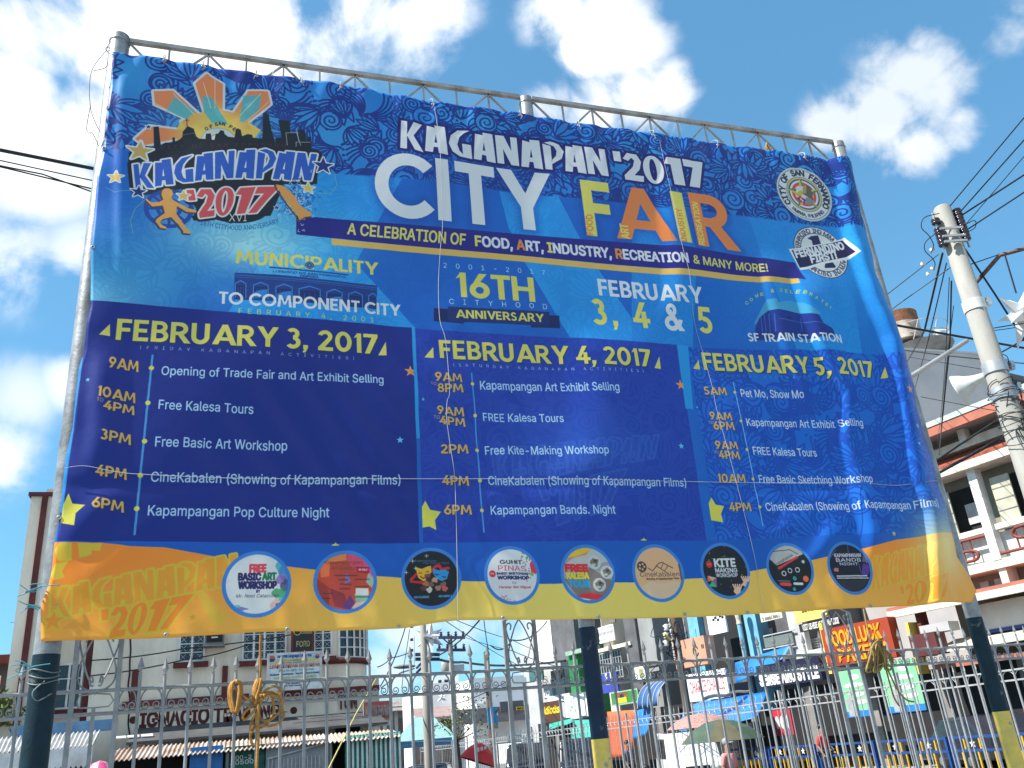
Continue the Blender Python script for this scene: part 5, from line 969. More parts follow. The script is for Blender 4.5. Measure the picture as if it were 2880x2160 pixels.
def window(parent, F, x0, x1, z0, z1, nx, nz, y=0, fm=None, sill=None, name='window', grille=True, pane=None):
    fm = fm or m_white; mb = MB(); w = .05
    for i in range(nx + 1): x = x0 + (x1 - x0) * i / nx; mb.fbox(F, (x - w / 2, y - .05, z0), (x + w / 2, y - .004, z1))
    for x_ in (z0, z1): mb.fbox(F, (x0 - w / 2, y - .052, x_ - w / 2), (x1 + w / 2, y - .006, x_ + w / 2))
    wn_ = mb.build(name, fm, parent)
    mb = MB(); mb.fbox(F, (x0, y - .02, z0), (x1, y + .02, z1)); mb.build('pane', pane or m_glass, wn_)
    if nz > 1:
        mb = MB()
        for j in range(1, nz): z = z0 + (z1 - z0) * j / nz; mb.fbox(F, (x0, y - .045, z - .012), (x1, y - .022, z + .012))
        if grille:
            n = max(2, int((x1 - x0) / .16)); h = (z1 - z0)
            for i in range(n):
                for j in range(nz):
                    xa, xb_ = x0 + (x1 - x0) * (i + .2) / n, x0 + (x1 - x0) * (i + .8) / n; za, zc = z0 + h * (j + .2) / nz, z0 + h * (j + .8) / nz
                    mb.bar(F(xa, y - .04, za), F(xb_, y - .04, zc), .007); mb.bar(F(xa, y - .032, zc), F(xb_, y - .032, za), .007)
        mb.build('grille', fm, wn_)
    if sill: mb = MB(); mb.fbox(F, (x0 - .12, y - .16, z0 - .16), (x1 + .12, y, z0 - .03)); mb.build('sill', sill, wn_)
    return wn_
def corrug(name, p00, p10, p11, p01, waves, m, parent, amp=.022, th=.012):
    """corrugated sheet, ridges run from the p00-p10 edge to the p01-p11 edge"""
    p00, p10, p11, p01 = [np.array(p, float) for p in (p00, p10, p11, p01)]; nrm = _n(np.cross(p10 - p00, p01 - p00)); n = waves * 6
    vs = []; 
    for t in (0, 1):
        for i in range(n + 1):
            u = i / n; a = p00 + (p10 - p00) * u; b = p01 + (p11 - p01) * u; o = nrm * (amp * math.sin(u * waves * 2 * math.pi) + (th if t else 0)); vs += [a + o, b + o]
    k = 2 * (n + 1); fs = []
    for i in range(n): fs += [(2 * i, 2 * i + 2, 2 * i + 3, 2 * i + 1), (k + 2 * i, k + 2 * i + 1, k + 2 * i + 3, k + 2 * i + 2), (2 * i, k + 2 * i, k + 2 * i + 2, 2 * i + 2), (2 * i + 1, 2 * i + 3, k + 2 * i + 3, k + 2 * i + 1)]
    fs += [(0, 1, k + 1, k), (2 * n, k + 2 * n, k + 2 * n + 1, 2 * n + 1)]
    mb = MB(); mb.add(vs, fs, 0, False); return mb.build(name, m, parent)

# ------------------------------------------------------------------ cream building on the left (its front stands parallel to the banner)
LY_ = 25.0
def LB(px, py, y=LY_): q = onY(px, py, y); return q[0], q[2]
FL = lambda a, b, c: np.array([a, LY_ + b, c])
b1 = thing('shop_building', 'cream two storey shop building with maroon trim, barred windows and a rounded right corner', 'building', (-1, LY_, 0))
xr = LB(948, 1850)[0]; xe = LB(1043, 1850)[0]; H1 = 9.2
mb = MB(); mb.box((-4.9, LY_, 0), (xr, LY_ + 12, H1)); mb.build('wall', m_cream, b1)
mb = MB(); rad = xe - xr; q = [(xr + rad * math.sin(a), LY_ + rad * (1 - math.cos(a))) for a in np.linspace(0, math.pi / 2, 13)]
mb.slab([(xr, LY_ + 12, 3.9)] + [(x, y, 3.9) for x, y in q][::1] + [(xr + rad, LY_ + 12, 3.9)], (0, 0, H1 - 3.9)); mb.build('rounded_corner', m_cream, b1)
mb = MB(); mb.box((xr, LY_ + .05, 0), (xr + rad - .1, LY_ + 12, 3.9)); mb.build('lower_wall', m_cream, b1)
mb = MB(); mb.box((xe - .02, LY_ + 2.2, 0), (xe + .55, LY_ + 11, LB(1050, 1880)[1])); mb.build('side_annex', m_cream, b1)
# tower slab at the far left
tx0, tx1 = LB(39, 1760, 24.4)[0], LB(150, 1760, 24.4)[0]; tz = LB(120, 1396, 24.4)[1]
mb = MB(); mb.box((tx0, 24.4, 0), (tx1, 26.5, tz)); mb.build('tower', m_cream, b1)
mb = MB(); mb.box((tx0 - .06, 24.33, tz), (tx1 + .06, 26.6, tz + .1)); mb.build('tower_cap', m_mar, b1)
sx0, sx1 = LB(73, 1760, 24.4)[0], LB(90, 1760, 24.4)[0]
mb = MB(); mb.box((sx0, 24.34, 0), (sx1, 24.42, tz)); mb.build('maroon_strip', m_mar, b1)
def strip(x0, y0, x1, y1, name='pilaster', m=m_mar, d=.08):
    a, b = LB(x0, y0), LB(x1, y1); mb = MB(); mb.box((min(a[0], b[0]), LY_ - d, min(a[1], b[1])), (max(a[0], b[0]), LY_, max(a[1], b[1]))); return mb.build(name, m, b1)
strip(249, 1790, 241, 2040, 'pilaster'); strip(626, 1874, 638, 1958); strip(373, 1887, 386, 1968)
mb = MB(); a, b = LB(270, 1790), LB(300, 2050); mb.box((a[0], LY_ - .25, 0), (b[0] + .14, LY_, H1)); mb.build('pier', m_cream, b1)
mb = MB(); c0 = LB(366, 1800)[0]; mb.tube(smooth_path([(c0 + random.uniform(-.04, .04) + .02 * i, LY_ - .012, 5.2 - .3 * i) for i in range(10)], 3), .02, 5); mb.build('crack', m_black, b1)
for (x0, y0, x1, y1, nx, nz) in ((510, 1740, 573, 1858, 2, 5), (686, 1740, 803, 1851, 4, 5), (884, 1740, 932, 1843, 2, 5)):
    a, b = LB(x0, y0), LB(x1, y1); window(b1, FL, a[0], b[0], b[1], a[1], nx, nz, sill=m_mar)
a, b = LB(162, 1870), LB(222, 1990); window(b1, FL, a[0], b[0], b[1], a[1], 2, 3, sill=m_mar, grille=False)
cz = LB(960, 1848)[1]; cz1 = LB(960, 1740)[1]
k = np.linspace(.06, math.pi / 2 - .1, 7)
mb = MB()
for t in k: x, y = xr + (rad + .03) * math.sin(t), LY_ + rad - (rad + .03) * math.cos(t); mb.bar((x, y, cz), (x, y, cz1), .05)
for z in (cz, (cz * 3 + cz1) / 4, (cz + cz1) / 2, cz1): mb.tube([(xr + (rad + .03) * math.sin(t), LY_ + rad - (rad + .03) * math.cos(t), z) for t in np.linspace(.06, math.pi / 2 - .1, 12)], .02, 5)
cwf = mb.build('curved_window', m_white, b1)
mb = MB(); q = [(xr + (rad + .012) * math.sin(t), LY_ + rad - (rad + .012) * math.cos(t)) for t in np.linspace(.06, math.pi / 2 - .1, 12)]
mb.add([(x, y, z) for z in (cz, cz1) for x, y in q], [(i, i + 1, 13 + i, 12 + i) for i in range(11)]); mb.build('pane', m_glass, cwf)
mb = MB(); mb.tube([(xr + (rad + .05) * math.sin(t), LY_ + rad - (rad + .05) * math.cos(t), cz - .1) for t in np.linspace(-.5, math.pi / 2, 14)], .075, 6); mb.build('sill', m_mar, cwf)
# ledge with wall lettering below
lz0, lz1 = LB(450, 1984)[1], LB(450, 1968)[1]
mb = MB(); mb.box((LB(345, 1975)[0], LY_ - .14, lz0), (LB(700, 1960)[0], LY_, lz1)); mb.box((LB(790, 1960)[0], LY_ - .14, lz0), (xe + .2, LY_, lz1)); mb.build('ledge', m_mar, b1)
a, b = LB(391, 2046), LB(812, 2017); 
m_let = mat('painted_maroon_letters', (.10, .018, .016), .75, 0, .25, 6)
lettering('IGNACIO TRADING', FL, a[0], b[0], a[1], .335, m_let, b1, bold=.04)
for x, y in ((375, 2025), (826, 1998)): c = LB(x, y); mb = MB(); mb.lathe((c[0], LY_, c[1]), [(.09, 0), (.09, .012)], 14, axis=(0, -1, 0)); mb.build('painted_dot', m_let, b1)
a, b = LB(951, 1994), LB(1004, 1990); lettering('TUN', FL, a[0], b[0], a[1], .34, m_let, b1, bold=.03); mb = MB(); q = LB(975, 2020); mb.box((q[0] - .3, LY_ - .02, q[1] - .35), (q[0] + .35, LY_, q[1] + .1)); mb.build('dark_sign_board', m_black, b1)
# sloping dark canopy over the shop front, opening below
cza, czb = LB(600, 2040)[1], LB(600, 2082)[1]
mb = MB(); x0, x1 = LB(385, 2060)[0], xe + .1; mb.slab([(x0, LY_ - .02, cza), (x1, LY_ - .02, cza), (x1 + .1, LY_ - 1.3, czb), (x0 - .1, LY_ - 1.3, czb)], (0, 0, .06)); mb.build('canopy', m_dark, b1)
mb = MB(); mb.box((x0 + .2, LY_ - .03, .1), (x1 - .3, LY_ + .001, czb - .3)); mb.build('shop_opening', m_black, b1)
mb = MB()
for x, y in ((338, 2090), (375, 2086), (414, 2083)): q = onY(x, y, LY_ - .9); mb.slab([(q[0] - .12, q[1] - .12, czb + .16), (q[0] + .14, q[1] - .12, czb + .16), (q[0] + .1, q[1] + .16, czb + .22), (q[0] - .16, q[1] + .16, czb + .22)], (0, 0, .02))
mb.build('skylight', mat('pale_fibreglass', (.7, .72, .68), .4), b1)
# sunlit projecting fins on the pier: real louvres
def ac_unit(px, py, label):
    x, z = LB(px, py); t = thing('air_conditioner', label, 'air conditioner', (x, LY_, z)); mb = MB(); mb.box((x - .24, LY_ - .42, z - .17), (x + .24, LY_ - .002, z + .17)); mb.build('casing', mat('dull_grey_casing', (.16, .16, .165), .5), t)
    mb = MB(); mb.box((x - .2, LY_ - .435, z - .1), (x + .2, LY_ - .421, z + .12)); mb.build('front_grille', m_black, t); mb = MB(); mb.box((x - .08, LY_ - .45, z + .0), (x + .08, LY_ - .436, z + .035)); mb.build('label_plate', m_white, t); mb = MB(); mb.box((x - .26, LY_ - .46, z - .2), (x + .26, LY_ - .002, z - .171)); mb.build('shelf', m_grime, t)
ac_unit(604, 1801, 'small grey window air conditioner under the banner, between two barred windows')
def board(name, label, cat, F, x0, x1, z0, z1, m, th=.06, y=0, edge=None, group=None):
    c = F((x0 + x1) / 2, y, z0); t = thing(name, label, cat, c, group); mb = MB(); mb.fbox(F, (x0, y - th, z0), (x1, y, z1)); mb.build('panel', m, t)
    if edge:
        mb = MB()
        for a, b in (((x0 - .03, y - th - .015, z0 - .03), (x0 + .03, y, z1 + .03)), ((x1 - .03, y - th - .015, z0 - .03), (x1 + .03, y, z1 + .03)), ((x0 + .03, y - th - .012, z0 - .03), (x1 - .03, y, z0 + .03)), ((x0 + .03, y - th - .012, z1 - .03), (x1 - .03, y, z1 + .03))): mb.fbox(F, a, b)
        mb.build('frame', edge, t)
    return t
def onF(F, y): return lambda a, b, c: F(a, b + y, c)
FB = onF(FL, -.55); a, b = LB(822, 1760, 24.45), LB(880, 1832, 24.45)
s1 = board('wall_sign', 'small black sign with gold lettering and maroon frame beside the barred windows', 'sign', FB, a[0], b[0], b[1], a[1] + .3, mat('black_sign_face', (.02, .022, .024), .4), edge=m_mar)
m_gold = mat('dull_gold', (.42, .34, .14), .5); FBs = onF(FB, -.062)
w_ = b[0] - a[0]; h_ = .9
lettering('Globe', FBs, a[0] + w_ * .42, a[0] + w_ * .96, b[1] + .46, .13, m_gold, s1); lettering('FORD', FBs, a[0] + w_ * .2, a[0] + w_ * .84, b[1] + .13, .14, m_gold, s1)
mb = MB(); mb.tube([FBs(a[0] + w_ * .24 + .09 * math.cos(t), -.01, b[1] + .52 + .09 * math.sin(t)) for t in np.linspace(0, 6.283, 13)[:-1]], .012, 5, closed=True); mb.build('round_logo', m_gold, s1)
a, b = LB(755, 1842, 24.3), LB(902, 1932, 24.3); FB = onF(FL, -.7); FBs = onF(FB, -.042); x0, x1, z0, z1 = a[0], b[0], b[1], a[1]; W, Hh = x1 - x0, z1 - z0
s2 = board('language_school_sign', 'large pale blue and yellow sign advertising korean lessons in front of the windows', 'sign', FB, x0, x1, z0, z1, mat('pale_sign_vinyl', (.60, .70, .70), .5, 0, .05, 2), th=.04, edge=m_tin)
mb = MB(); mb.fbox(FBs, (x0 + .04, -.004, z0 + Hh * .70), (x1 - .04, 0, z0 + Hh * .86)); mb.build('yellow_band', mat('faded_yellow', (.62, .56, .28), .6), s2); mb = MB(); mb.fbox(FBs, (x0 + .3, -.004, z0 + Hh * .865), (x1 - .04, 0, z0 + Hh * .99)); mb.build('blue_band', mat('sky_blue_print', (.35, .58, .75), .6), s2)
m_b = mat('ink_blue', (.03, .05, .25), .6); m_r = mat('ink_red', (.5, .04, .07), .6); m_yg = mat('ink_yellow_green', (.5, .55, .25), .6); m_cy = mat('ink_teal', (.2, .42, .45), .6); m_gy = mat('ink_grey', (.3, .3, .3), .6)
def ln(txt, u0, u1, v, h, m, **k): lettering(txt, FBs, x0 + W * u0, x0 + W * u1, z0 + Hh * v, Hh * h, m, s2, **k)
ln('Jong Phil Language Center Inc', .16, .82, .895, .075, m_b, bold=.03); ln('DTI Accreditation No.', .27, .66, .79, .04, m_gy); ln('Founder: Jong Phil C.', .3, .66, .725, .045, m_gy); ln('LEARN KOREAN! GO KOREA!!!', .03, .98, .6, .085, m_r, shear=.2, bold=.015); ln('Pass the EPS-TOPIK test', .2, .86, .49, .065, m_cy, bold=.01); ln('(Employment Permit System - Test of Proficiency in Korean)', .04, .97, .4, .045, m_b)
ln('work legally in SOUTH KOREA', .1, .92, .29, .07, m_yg, bold=.02); ln('For more info, please visit us at the 2nd floor of this building', .02, .97, .2, .04, m_b); scrawl(FBs, x0 + W * .36, x0 + W * .62, z0 + Hh * .13, Hh * .035, m_b, s2); scrawl(FBs, x0 + W * .3, x0 + W * .7, z0 + Hh * .07, Hh * .035, m_b, s2)
for u, v, r in ((.065, .88, .075), (.93, .88, .05)):
    c = (x0 + W * u, z0 + Hh * v); r *= W * .85
    for s, m in ((0, mat('ink_scarlet', (.55, .12, .06), .6)), (1, m_b)):
        mb = MB(); q = [FBs(c[0] + r * math.cos(t + s * math.pi), -.008, c[1] + r * math.sin(t + s * math.pi)) for t in np.linspace(0, math.pi, 13)]; mb.slab(q, (0, .007, 0)); mb.build('round_emblem', m, s2)
a, b = LB(1021, 1976, 24.6), LB(1100, 2040, 24.6); FB = onF(FL, -.4); s3 = board('faded_signboard', 'faded red over cream signboard with tall thin letters at the corner of the cream building', 'sign', FB, a[0], b[0], b[1], a[1], mat('faded_cream_face', (.55, .52, .42), .6))
FBs = onF(FB, -.062); mb = MB(); hh = a[1] - b[1]; mb.fbox(FBs, (a[0], -.004, b[1] + hh * .28), (b[0], 0, a[1])); mb.build('red_field', mat('faded_red_field', (.36, .10, .08), .6), s3); mb = MB(); mb.fbox(FBs, (a[0], -.006, b[1] + hh * .24), (b[0], 0, b[1] + hh * .32)); mb.build('orange_band', mat('faded_orange', (.5, .22, .06), .6), s3)
lettering('MARLYN PHARMA', onF(FBs, -.006), a[0] + .06, b[0] - .04, b[1] + hh * .42, hh * .4, mat('faded_grey_letters', (.42, .36, .33), .6), s3)

# market sheds in front of the cream building
sh1 = thing('market_stall', 'market stall at far left with white corrugated roof and scalloped white valance', 'stall', (-4, 22.5, 0), 'stalls along the left pavement')
a, b, c, d = onY(-40, 2078, 23.4), onY(283, 2055, 23.4), onY(262, 2098, 21.6), onY(-60, 2122, 21.6)
corrug('roof', a, b, c, d, 26, m_tin, sh1, amp=.025)
mb = MB(); n = 22; vx = np.linspace(d[0], c[0], n + 1); top = c[2] - .01
for i in range(n): mb.slab([(vx[i], 21.58, top), (vx[i + 1], 21.58, top), (vx[i + 1], 21.58, top - .34)] + [(vx[i] + (vx[i + 1] - vx[i]) * (1 - t), 21.58, top - .34 - .07 * math.sin(math.pi * t)) for t in (.25, .5, .75)] + [(vx[i], 21.58, top - .34)], (0, .015, 0))
mb.build('valance', m_white, sh1)
for x in (d[0] + .3, c[0] - .1):
    mb = MB(); mb.bar((x, 21.7, 0), (x, 21.7, c[2]), .07); mb.build('post', m_grime, sh1)
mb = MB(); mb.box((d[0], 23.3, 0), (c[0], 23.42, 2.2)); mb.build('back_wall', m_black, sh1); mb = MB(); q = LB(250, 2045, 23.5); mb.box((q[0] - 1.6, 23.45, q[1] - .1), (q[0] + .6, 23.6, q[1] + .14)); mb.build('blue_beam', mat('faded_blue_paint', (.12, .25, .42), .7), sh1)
sh2 = thing('market_stall', 'long market stall with rusty corrugated roof and blue, green and grey fronts', 'stall', (0, 22.5, 0), 'stalls along the left pavement')
a, b, c, d = onY(330, 2104, 23.6), onY(1104, 2052, 23.6), onY(1130, 2070, 22.4), onY(303, 2141, 22.4)
corrug('roof', a, b, c, d, 64, m_rust, sh2, amp=.022)
def front(x0, x1, name, m, y=22.6, ztop=None):
    q0, q1 = onY(x0, 2110, y)[0], onY(x1, 2110, y)[0]; mb = MB(); zt1 = ztop or d[2] - .1; mb.box((q0, y, 0), (q1, y + .05, zt1)); return mb.build(name, m, sh2)
front(535, 628, 'blue_front', mat('bright_blue_board', (.02, .16, .45), .5), ztop=2.35); fg = front(634, 745, 'green_net', mat('dark_green_tarp', (.03, .12, .09), .8, 0, .3, 6), ztop=2.3); front(748, 915, 'tin_front', mat('grey_tin_sheet', (.35, .36, .37), .5, .3, .2, 2), ztop=2.3)
q0, q1 = onY(970, 2110, 22.6)[0], onY(1128, 2110, 22.6)[0]
corrug('green_tin_front', (q0, 22.6, 2.33), (q1, 22.6, 2.33), (q1, 22.6, 0), (q0, 22.6, 0), 18, mat('striped_green_tin', (.05, .40, .30), .5, 0, .1, 2), sh2, amp=.03)
for i in range(12):
    x = q0 + (q1 - q0) * (i + .4) / 12; mb = MB(); mb.box((x, 22.54, .1), (x + .05, 22.565, 2.3)); mb.build('white_strip', m_white, sh2)
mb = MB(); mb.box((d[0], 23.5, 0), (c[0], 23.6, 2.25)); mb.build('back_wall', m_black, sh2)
Fg = frame((0, 22.6, 0), (1, 0, 0), (0, 1, 0)); xg = onY(650, 2140, 22.6)[0]; mw = mat('chalk_white', (.5, .55, .52), .8); lettering('200-2', Fg, xg, xg + .45, onY(650, 2139, 22.6)[2], .09, mw, sh2); lettering('30500', Fg, xg - .02, xg + .5, onY(650, 2152, 22.6)[2], .09, mw, sh2)
for x in (onY(300, 2120, 22.5)[0], onY(640, 2120, 22.5)[0], onY(930, 2120, 22.5)[0]):
    mb = MB(); mb.bar((x, 22.5, 0), (x, 22.5, d[2] - .02), .06); mb.build('post', m_grime, sh2)
m_ir2 = mat('pale_iron_grille', (.5, .5, .5), .5, .3)
mb = MB()
for i in range(14): x = onY(755 + 11 * i, 2110, 22.55)[0]; mb.bar((x, 22.54, 0), (x, 22.54, 1.95), .018)
mb.bar((onY(752, 2110, 22.5)[0], 22.53, 1.97), (onY(912, 2110, 22.5)[0], 22.53, 2.2), .03); mb.build('grille_front', m_ir2, sh2)
def umbrella(c, r, m, label, h=.45, tilt=0, m2=None, pole=True, text=None):
    t = thing('umbrella', label, 'umbrella', (c[0], c[1], 0)); ax = _n([math.sin(tilt), -.1 * math.sin(tilt), math.cos(tilt)]); u = _n(np.cross(ax, [0, 1, 0])); w = np.cross(ax, u); c = np.array(c, float); n = 8; vs = []; fs = []
    for j, (rr, hh) in enumerate(((.001, 0), (.35, -.1), (.7, -.45), (1, -1))):
        for i in range(n * 3): a = 2 * math.pi * i / (n * 3); k = rr * (1 - .05 * abs(math.sin(a * n / 2)) * 0 - .06 * (1 - abs(math.cos(a * n / 2))) * rr); vs.append(c + r * k * (math.cos(a) * u + math.sin(a) * w) + ax * h * hh)
    N3 = n * 3
    for j in range(3):
        for i in range(N3): fs.append((j * N3 + i, j * N3 + (i + 1) % N3, (j + 1) * N3 + (i + 1) % N3, (j + 1) * N3 + i))
    mb = MB(); mb.add(vs, fs, 0, False)
    for i, f in enumerate(fs): mb.m[i] = ((i % N3) // 3) % 2 if m2 else 0
    o = mb.build('canopy', [m, m2] if m2 else m, t); s_ = o.modifiers.new('thickness', 'SOLIDIFY'); s_.thickness = .006
    if pole: mb = MB(); mb.tube([c, c - ax * (c[2] / ax[2])], .018, 7); mb.build('pole', m_white, t)
    return t
q = atD(281, 2146, 17); umbrella((q[0], q[1], q[2] + .04), .40, mat('pink_umbrella_cloth', (.62, .08, .22), .6), 'pink beach umbrella under the left stall roof', m2=mat('pale_pink_cloth', (.75, .35, .42), .6))
# distant dark building and tree at the far left edge
b0 = thing('old_building', 'dark brown building with maroon eaves at the far left edge of the picture', 'building', (-9, 33, 0)); q = onY(27, 1868, 33); mb = MB(); mb.box((-16, 33, 0), (q[0] + .0, 40, q[2])); mb.build('wall', mat('dark_brown_wall', (.06, .05, .055), .8), b0); mb = MB(); mb.box((-16, 32.5, q[2]), (q[0] + .3, 40.3, q[2] + .25)); mb.build('roof', m_mar, b0)
mb = MB(); mb.box((-14, 32.93, q[2] - 1.2), (q[0] - .2, 33.0, q[2] - .35)); mb.build('pale_frieze', m_cream, b0); mb = MB(); mb.tube([(q[0] - .2, 34, q[2] + .25), (q[0] - .2, 34, q[2] + 1.6)], .02, 5); mb.bar((q[0] - .35, 34, q[2] + 1.5), (q[0], 34, q[2] + 1.5), .015); mb.build('aerial', m_grime, b0)
def tree(px, py, dep, r, hgt, label, n=900, col_=(.06, .11, .03)):
    c = atD(px, py, dep); t = thing('tree', label, 'tree', (c[0], c[1], 0)); mb = MB(); mb.tube([(c[0], c[1], 0), (c[0] + .08, c[1], c[2] * .5), (c[0], c[1], c[2])], [.12, .09, .05], 8)
    for k in range(9): a = random.uniform(0, 6.28); e = (c[0] + r * .7 * math.cos(a), c[1] + r * .7 * math.sin(a), c[2] + random.uniform(-.2, .8) * hgt); mb.tube([(c[0], c[1], c[2] - .2), e], [.04, .012], 5)
    mb.build('trunk', mat('bark', (.13, .1, .07), .9), t); mb = MB(); cl = [(rng.normal(0, .45, 3) * [r, r, hgt]) for _ in range(14)]
    for k in range(n):
        b = cl[k % 14] + rng.normal(0, .22, 3) * [r, r, hgt]; p = np.array([c[0], c[1], c[2] + hgt * .4]) + b; d1 = _n(rng.normal(0, 1, 3)); d2 = _n(np.cross(d1, rng.normal(0, 1, 3))); s = random.uniform(.05, .12); mb.add([p, p + d1 * s + d2 * s * .35, p + d1 * 2 * s, p + d1 * s - d2 * s * .35], [(0, 1, 2, 3)], k % 2)
    mb.build('crown', [mat('leaf_green', col_, .6, 0, .2, 3), mat('leaf_pale', tuple(x * 1.7 for x in col_), .6, 0, .2, 3)], t); return t
tree(-6, 2020, 20, .34, .5, 'small tree with yellow green leaves at the far left edge', 320, (.10, .13, .03)); tree(1285, 2070, 40, 1.6, 1.2, 'spindly young tree in front of the teal roof down the street', 420, (.06, .11, .04))

# ------------------------------------------------------------------ centre: buildings down the street
def facing(px0, px1, ytop, dep, name, label, m, depth=8, cat='building', ybot=None, th=None):
    """a building whose front stands parallel to the banner at the distance of (px0) """
    y = atD(px0, 2080, dep)[1]; a, b = onY(px0, ytop, y), onY(px1, ytop, y); t = thing(name, label, cat, ((a[0] + b[0]) / 2, y, 0)); z0 = onY(px0, ybot, y)[2] if ybot else 0
    mb = MB(); mb.box((a[0], y, z0), (b[0], y + depth, a[2])); mb.build('wall', m, t); return t, frame((0, y, 0), (1, 0, 0), (0, 1, 0)), y
m_wb = mat('bright_white_wall', (.82, .82, .82), .7, 0, .06, .5, dirt=(.66, .66, .66))
m_lgrey4 = mat('pale_pier_plaster', (.5, .48, .45), .8); m_bh = mat('brown_shop_shade', (.16, .13, .12), .85, 0, .3, 1)
def rectF(F, y, px0, py0, px1, py1):
    a, b = onY(px0, py0, y), onY(px1, py1, y); return min(a[0], b[0]), max(a[0], b[0]), min(a[2], b[2]), max(a[2], b[2])
t, F, y = facing(1186, 1300, 1940, 62, 'white_house', 'long white building with a plain front at the end of the street', m_wb)
x0, x1, z0, z1 = rectF(F, y, 1186, 1925, 1460, 1995); mb = MB(); mb.box((x0, y - .3, 1.0), (x1 + 6, y - .02, z1)); mb.build('front_wall', m_wb, t); mb = MB(); x0, x1, z0, z1 = rectF(F, y, 1225, 1898, 1300, 1936); mb.box((x0, y + 1, z0), (x1, y + 5, z1)); mb.build('upper_storey', m_wb, t)
for a in ((1231, 1912, 1243, 1924), (1248, 1911, 1262, 1923)): x0, x1, z0, z1 = rectF(F, y + 1, *a); window(t, onF(F, 1), x0, x1, z0, z1, 1, 1)
x0, x1, z0, z1 = rectF(F, y, 1281, 1960, 1295, 1978); window(t, onF(F, -.3), x0, x1, z0, z1, 2, 2, grille=False)
mb = MB(); x0, x1, z0, z1 = rectF(F, y - 1.5, 1165, 1993, 1330, 2012); mb.slab([(x0, y - .3, z1), (x1, y - .3, z1), (x1, y - 2, z0), (x0, y - 2, z0)], (0, 0, .08)); mb.build('awning', mat('dusty_pink_awning', (.30, .22, .21), .8), t); mb = MB(); mb.box((x0, y - .36, .1), (x1, y - .31, z0 - .1)); mb.build('shop_front', m_bh, t)
t, F, y = facing(1330, 1475, 1908, 58, 'white_house', 'white building with slanting top edge behind the leaning dark pole', m_wb); 
x0, x1, z0, z1 = rectF(F, y, 1288, 1995, 1478, 1985); mb = MB(); mb.box((x0 - .5, y - 1.6, z0 - .9), (x1, y - .02, z0)); mb.build('fascia', mat('grey_mauve_fascia', (.22, .2, .22), .8), t)
x0, x1, z0, z1 = rectF(F, y - .1, 1340, 2035, 1385, 2065); mb = MB(); mb.box((x0, y - .5, z0), (x1, y - .1, z1 + 1.2)); mb.build('pillar', m_wb, t)
x0, x1, z0, z1 = rectF(F, y - 1.7, 1407, 2000, 1440, 1985); mb = MB(); mb.box((x0, y - 1.8, z0), (x1 + .8, y - 1.62, z1 + .3)); mb.build('dark_panel', mat('slate_panel', (.11, .11, .13), .7), t)
x0, x1, z0, z1 = rectF(F, y - 1.7, 1449, 1990, 1478, 1974); F2_ = onF(F, -1.8)
s = board('small_sign', 'small yellow sign with dark lettering under the white building', 'sign', onF(F, -2.0), *rectF(F, y - 2, 1452, 1998, 1480, 1985), mat('mustard_sign', (.45, .32, .03), .6)); xx = rectF(F, y - 2.05, 1455, 1995, 1478, 1989); scrawl(onF(F, -2.062), xx[0], xx[1], xx[2], xx[3] - xx[2], m_black, s)
t, F, y = facing(1040, 1215, 1992, 72, 'low_shop_row', 'low greyish brown row of shops with a dull tin roof beyond the teal canopy', mat('dusty_brown_wall', (.30, .27, .24), .85, 0, .2, .8)); x0, x1, z0, z1 = rectF(F, y, 1030, 1990, 1225, 1970); corrug('tin_roof', (x0, y - 1.2, z0 - .5), (x1, y - 1.2, z0 - .5), (x1, y + 4, z1 + .6), (x0, y + 4, z1 + .6), 40, m_grime, t, amp=.05); mb = MB(); mb.fbox(F, (x0, -.06, .2), (x1, -.01, z0 - 1.1)); mb.build('shop_openings', m_bh, t)
for i in range(6): mb = MB(); xx = x0 + (x1 - x0) * (i + .5) / 6; mb.fbox(F, (xx - .15, -.12, 0), (xx + .15, -.065, z0 - .5)); mb.build('pier', m_lgrey4, t)
# teal tent roof, blue billboard
y = atD(1190, 2060, 40)[1]; tt = thing('canopy_tent', 'large pale teal canopy roof between the left stalls and the far fence', 'canopy', (onY(1190, 2060, y)[0], y, 0)); P0 = [onY(1165, 2018, y + 1.5), onY(1222, 2018, y + 1.5), onY(1282, 2066, y - 1), onY(1272, 2084, y - 2), onY(1120, 2086, y - 2), onY(1128, 2066, y - 1)]
mb = MB(); mb.add(P0, [(0, 5, 2, 1), (5, 4, 3, 2)]); o = mb.build('roof', mat('pale_teal_tarp', (.25, .44, .45), .6, 0, .1, 2), tt); o.modifiers.new('th', 'SOLIDIFY').thickness = .03
for i in (3, 4): mb = MB(); mb.bar((P0[i][0], P0[i][1], 0), P0[i], .06); mb.build('post', m_white, tt)
mb = MB(); mb.box((P0[4][0], P0[4][1] + .02, P0[4][2] - .3), (P0[3][0], P0[3][1] + .05, P0[4][2])); mb.build('valance', mat('blue_valance', (.12, .28, .5), .6), tt)
q = atD(1385, 2018, 41); F = frame((q[0], q[1], 0), (1, 0, 0), (0, 1, 0)); z1, z0 = atD(1385, 1988, 41)[2], atD(1385, 2050, 41)[2]; s = board('billboard', 'bright blue upright poster board beside the leaning dark pole', 'sign', F, -.23, .23, z0, z1, mat('bright_blue_poster', (.03, .30, .75), .5)); mb = MB(); mb.fbox(F, (-.2, -.07, z0 + .05), (.2, -.062, z0 + .2)); mb.build('yellow_patch', mat('mustard_sign', (.45, .32, .03), .6), s); mb = MB(); mb.bar(F(0, 0, 0), F(0, 0, z0), .06); mb.build('leg', m_grime, s)

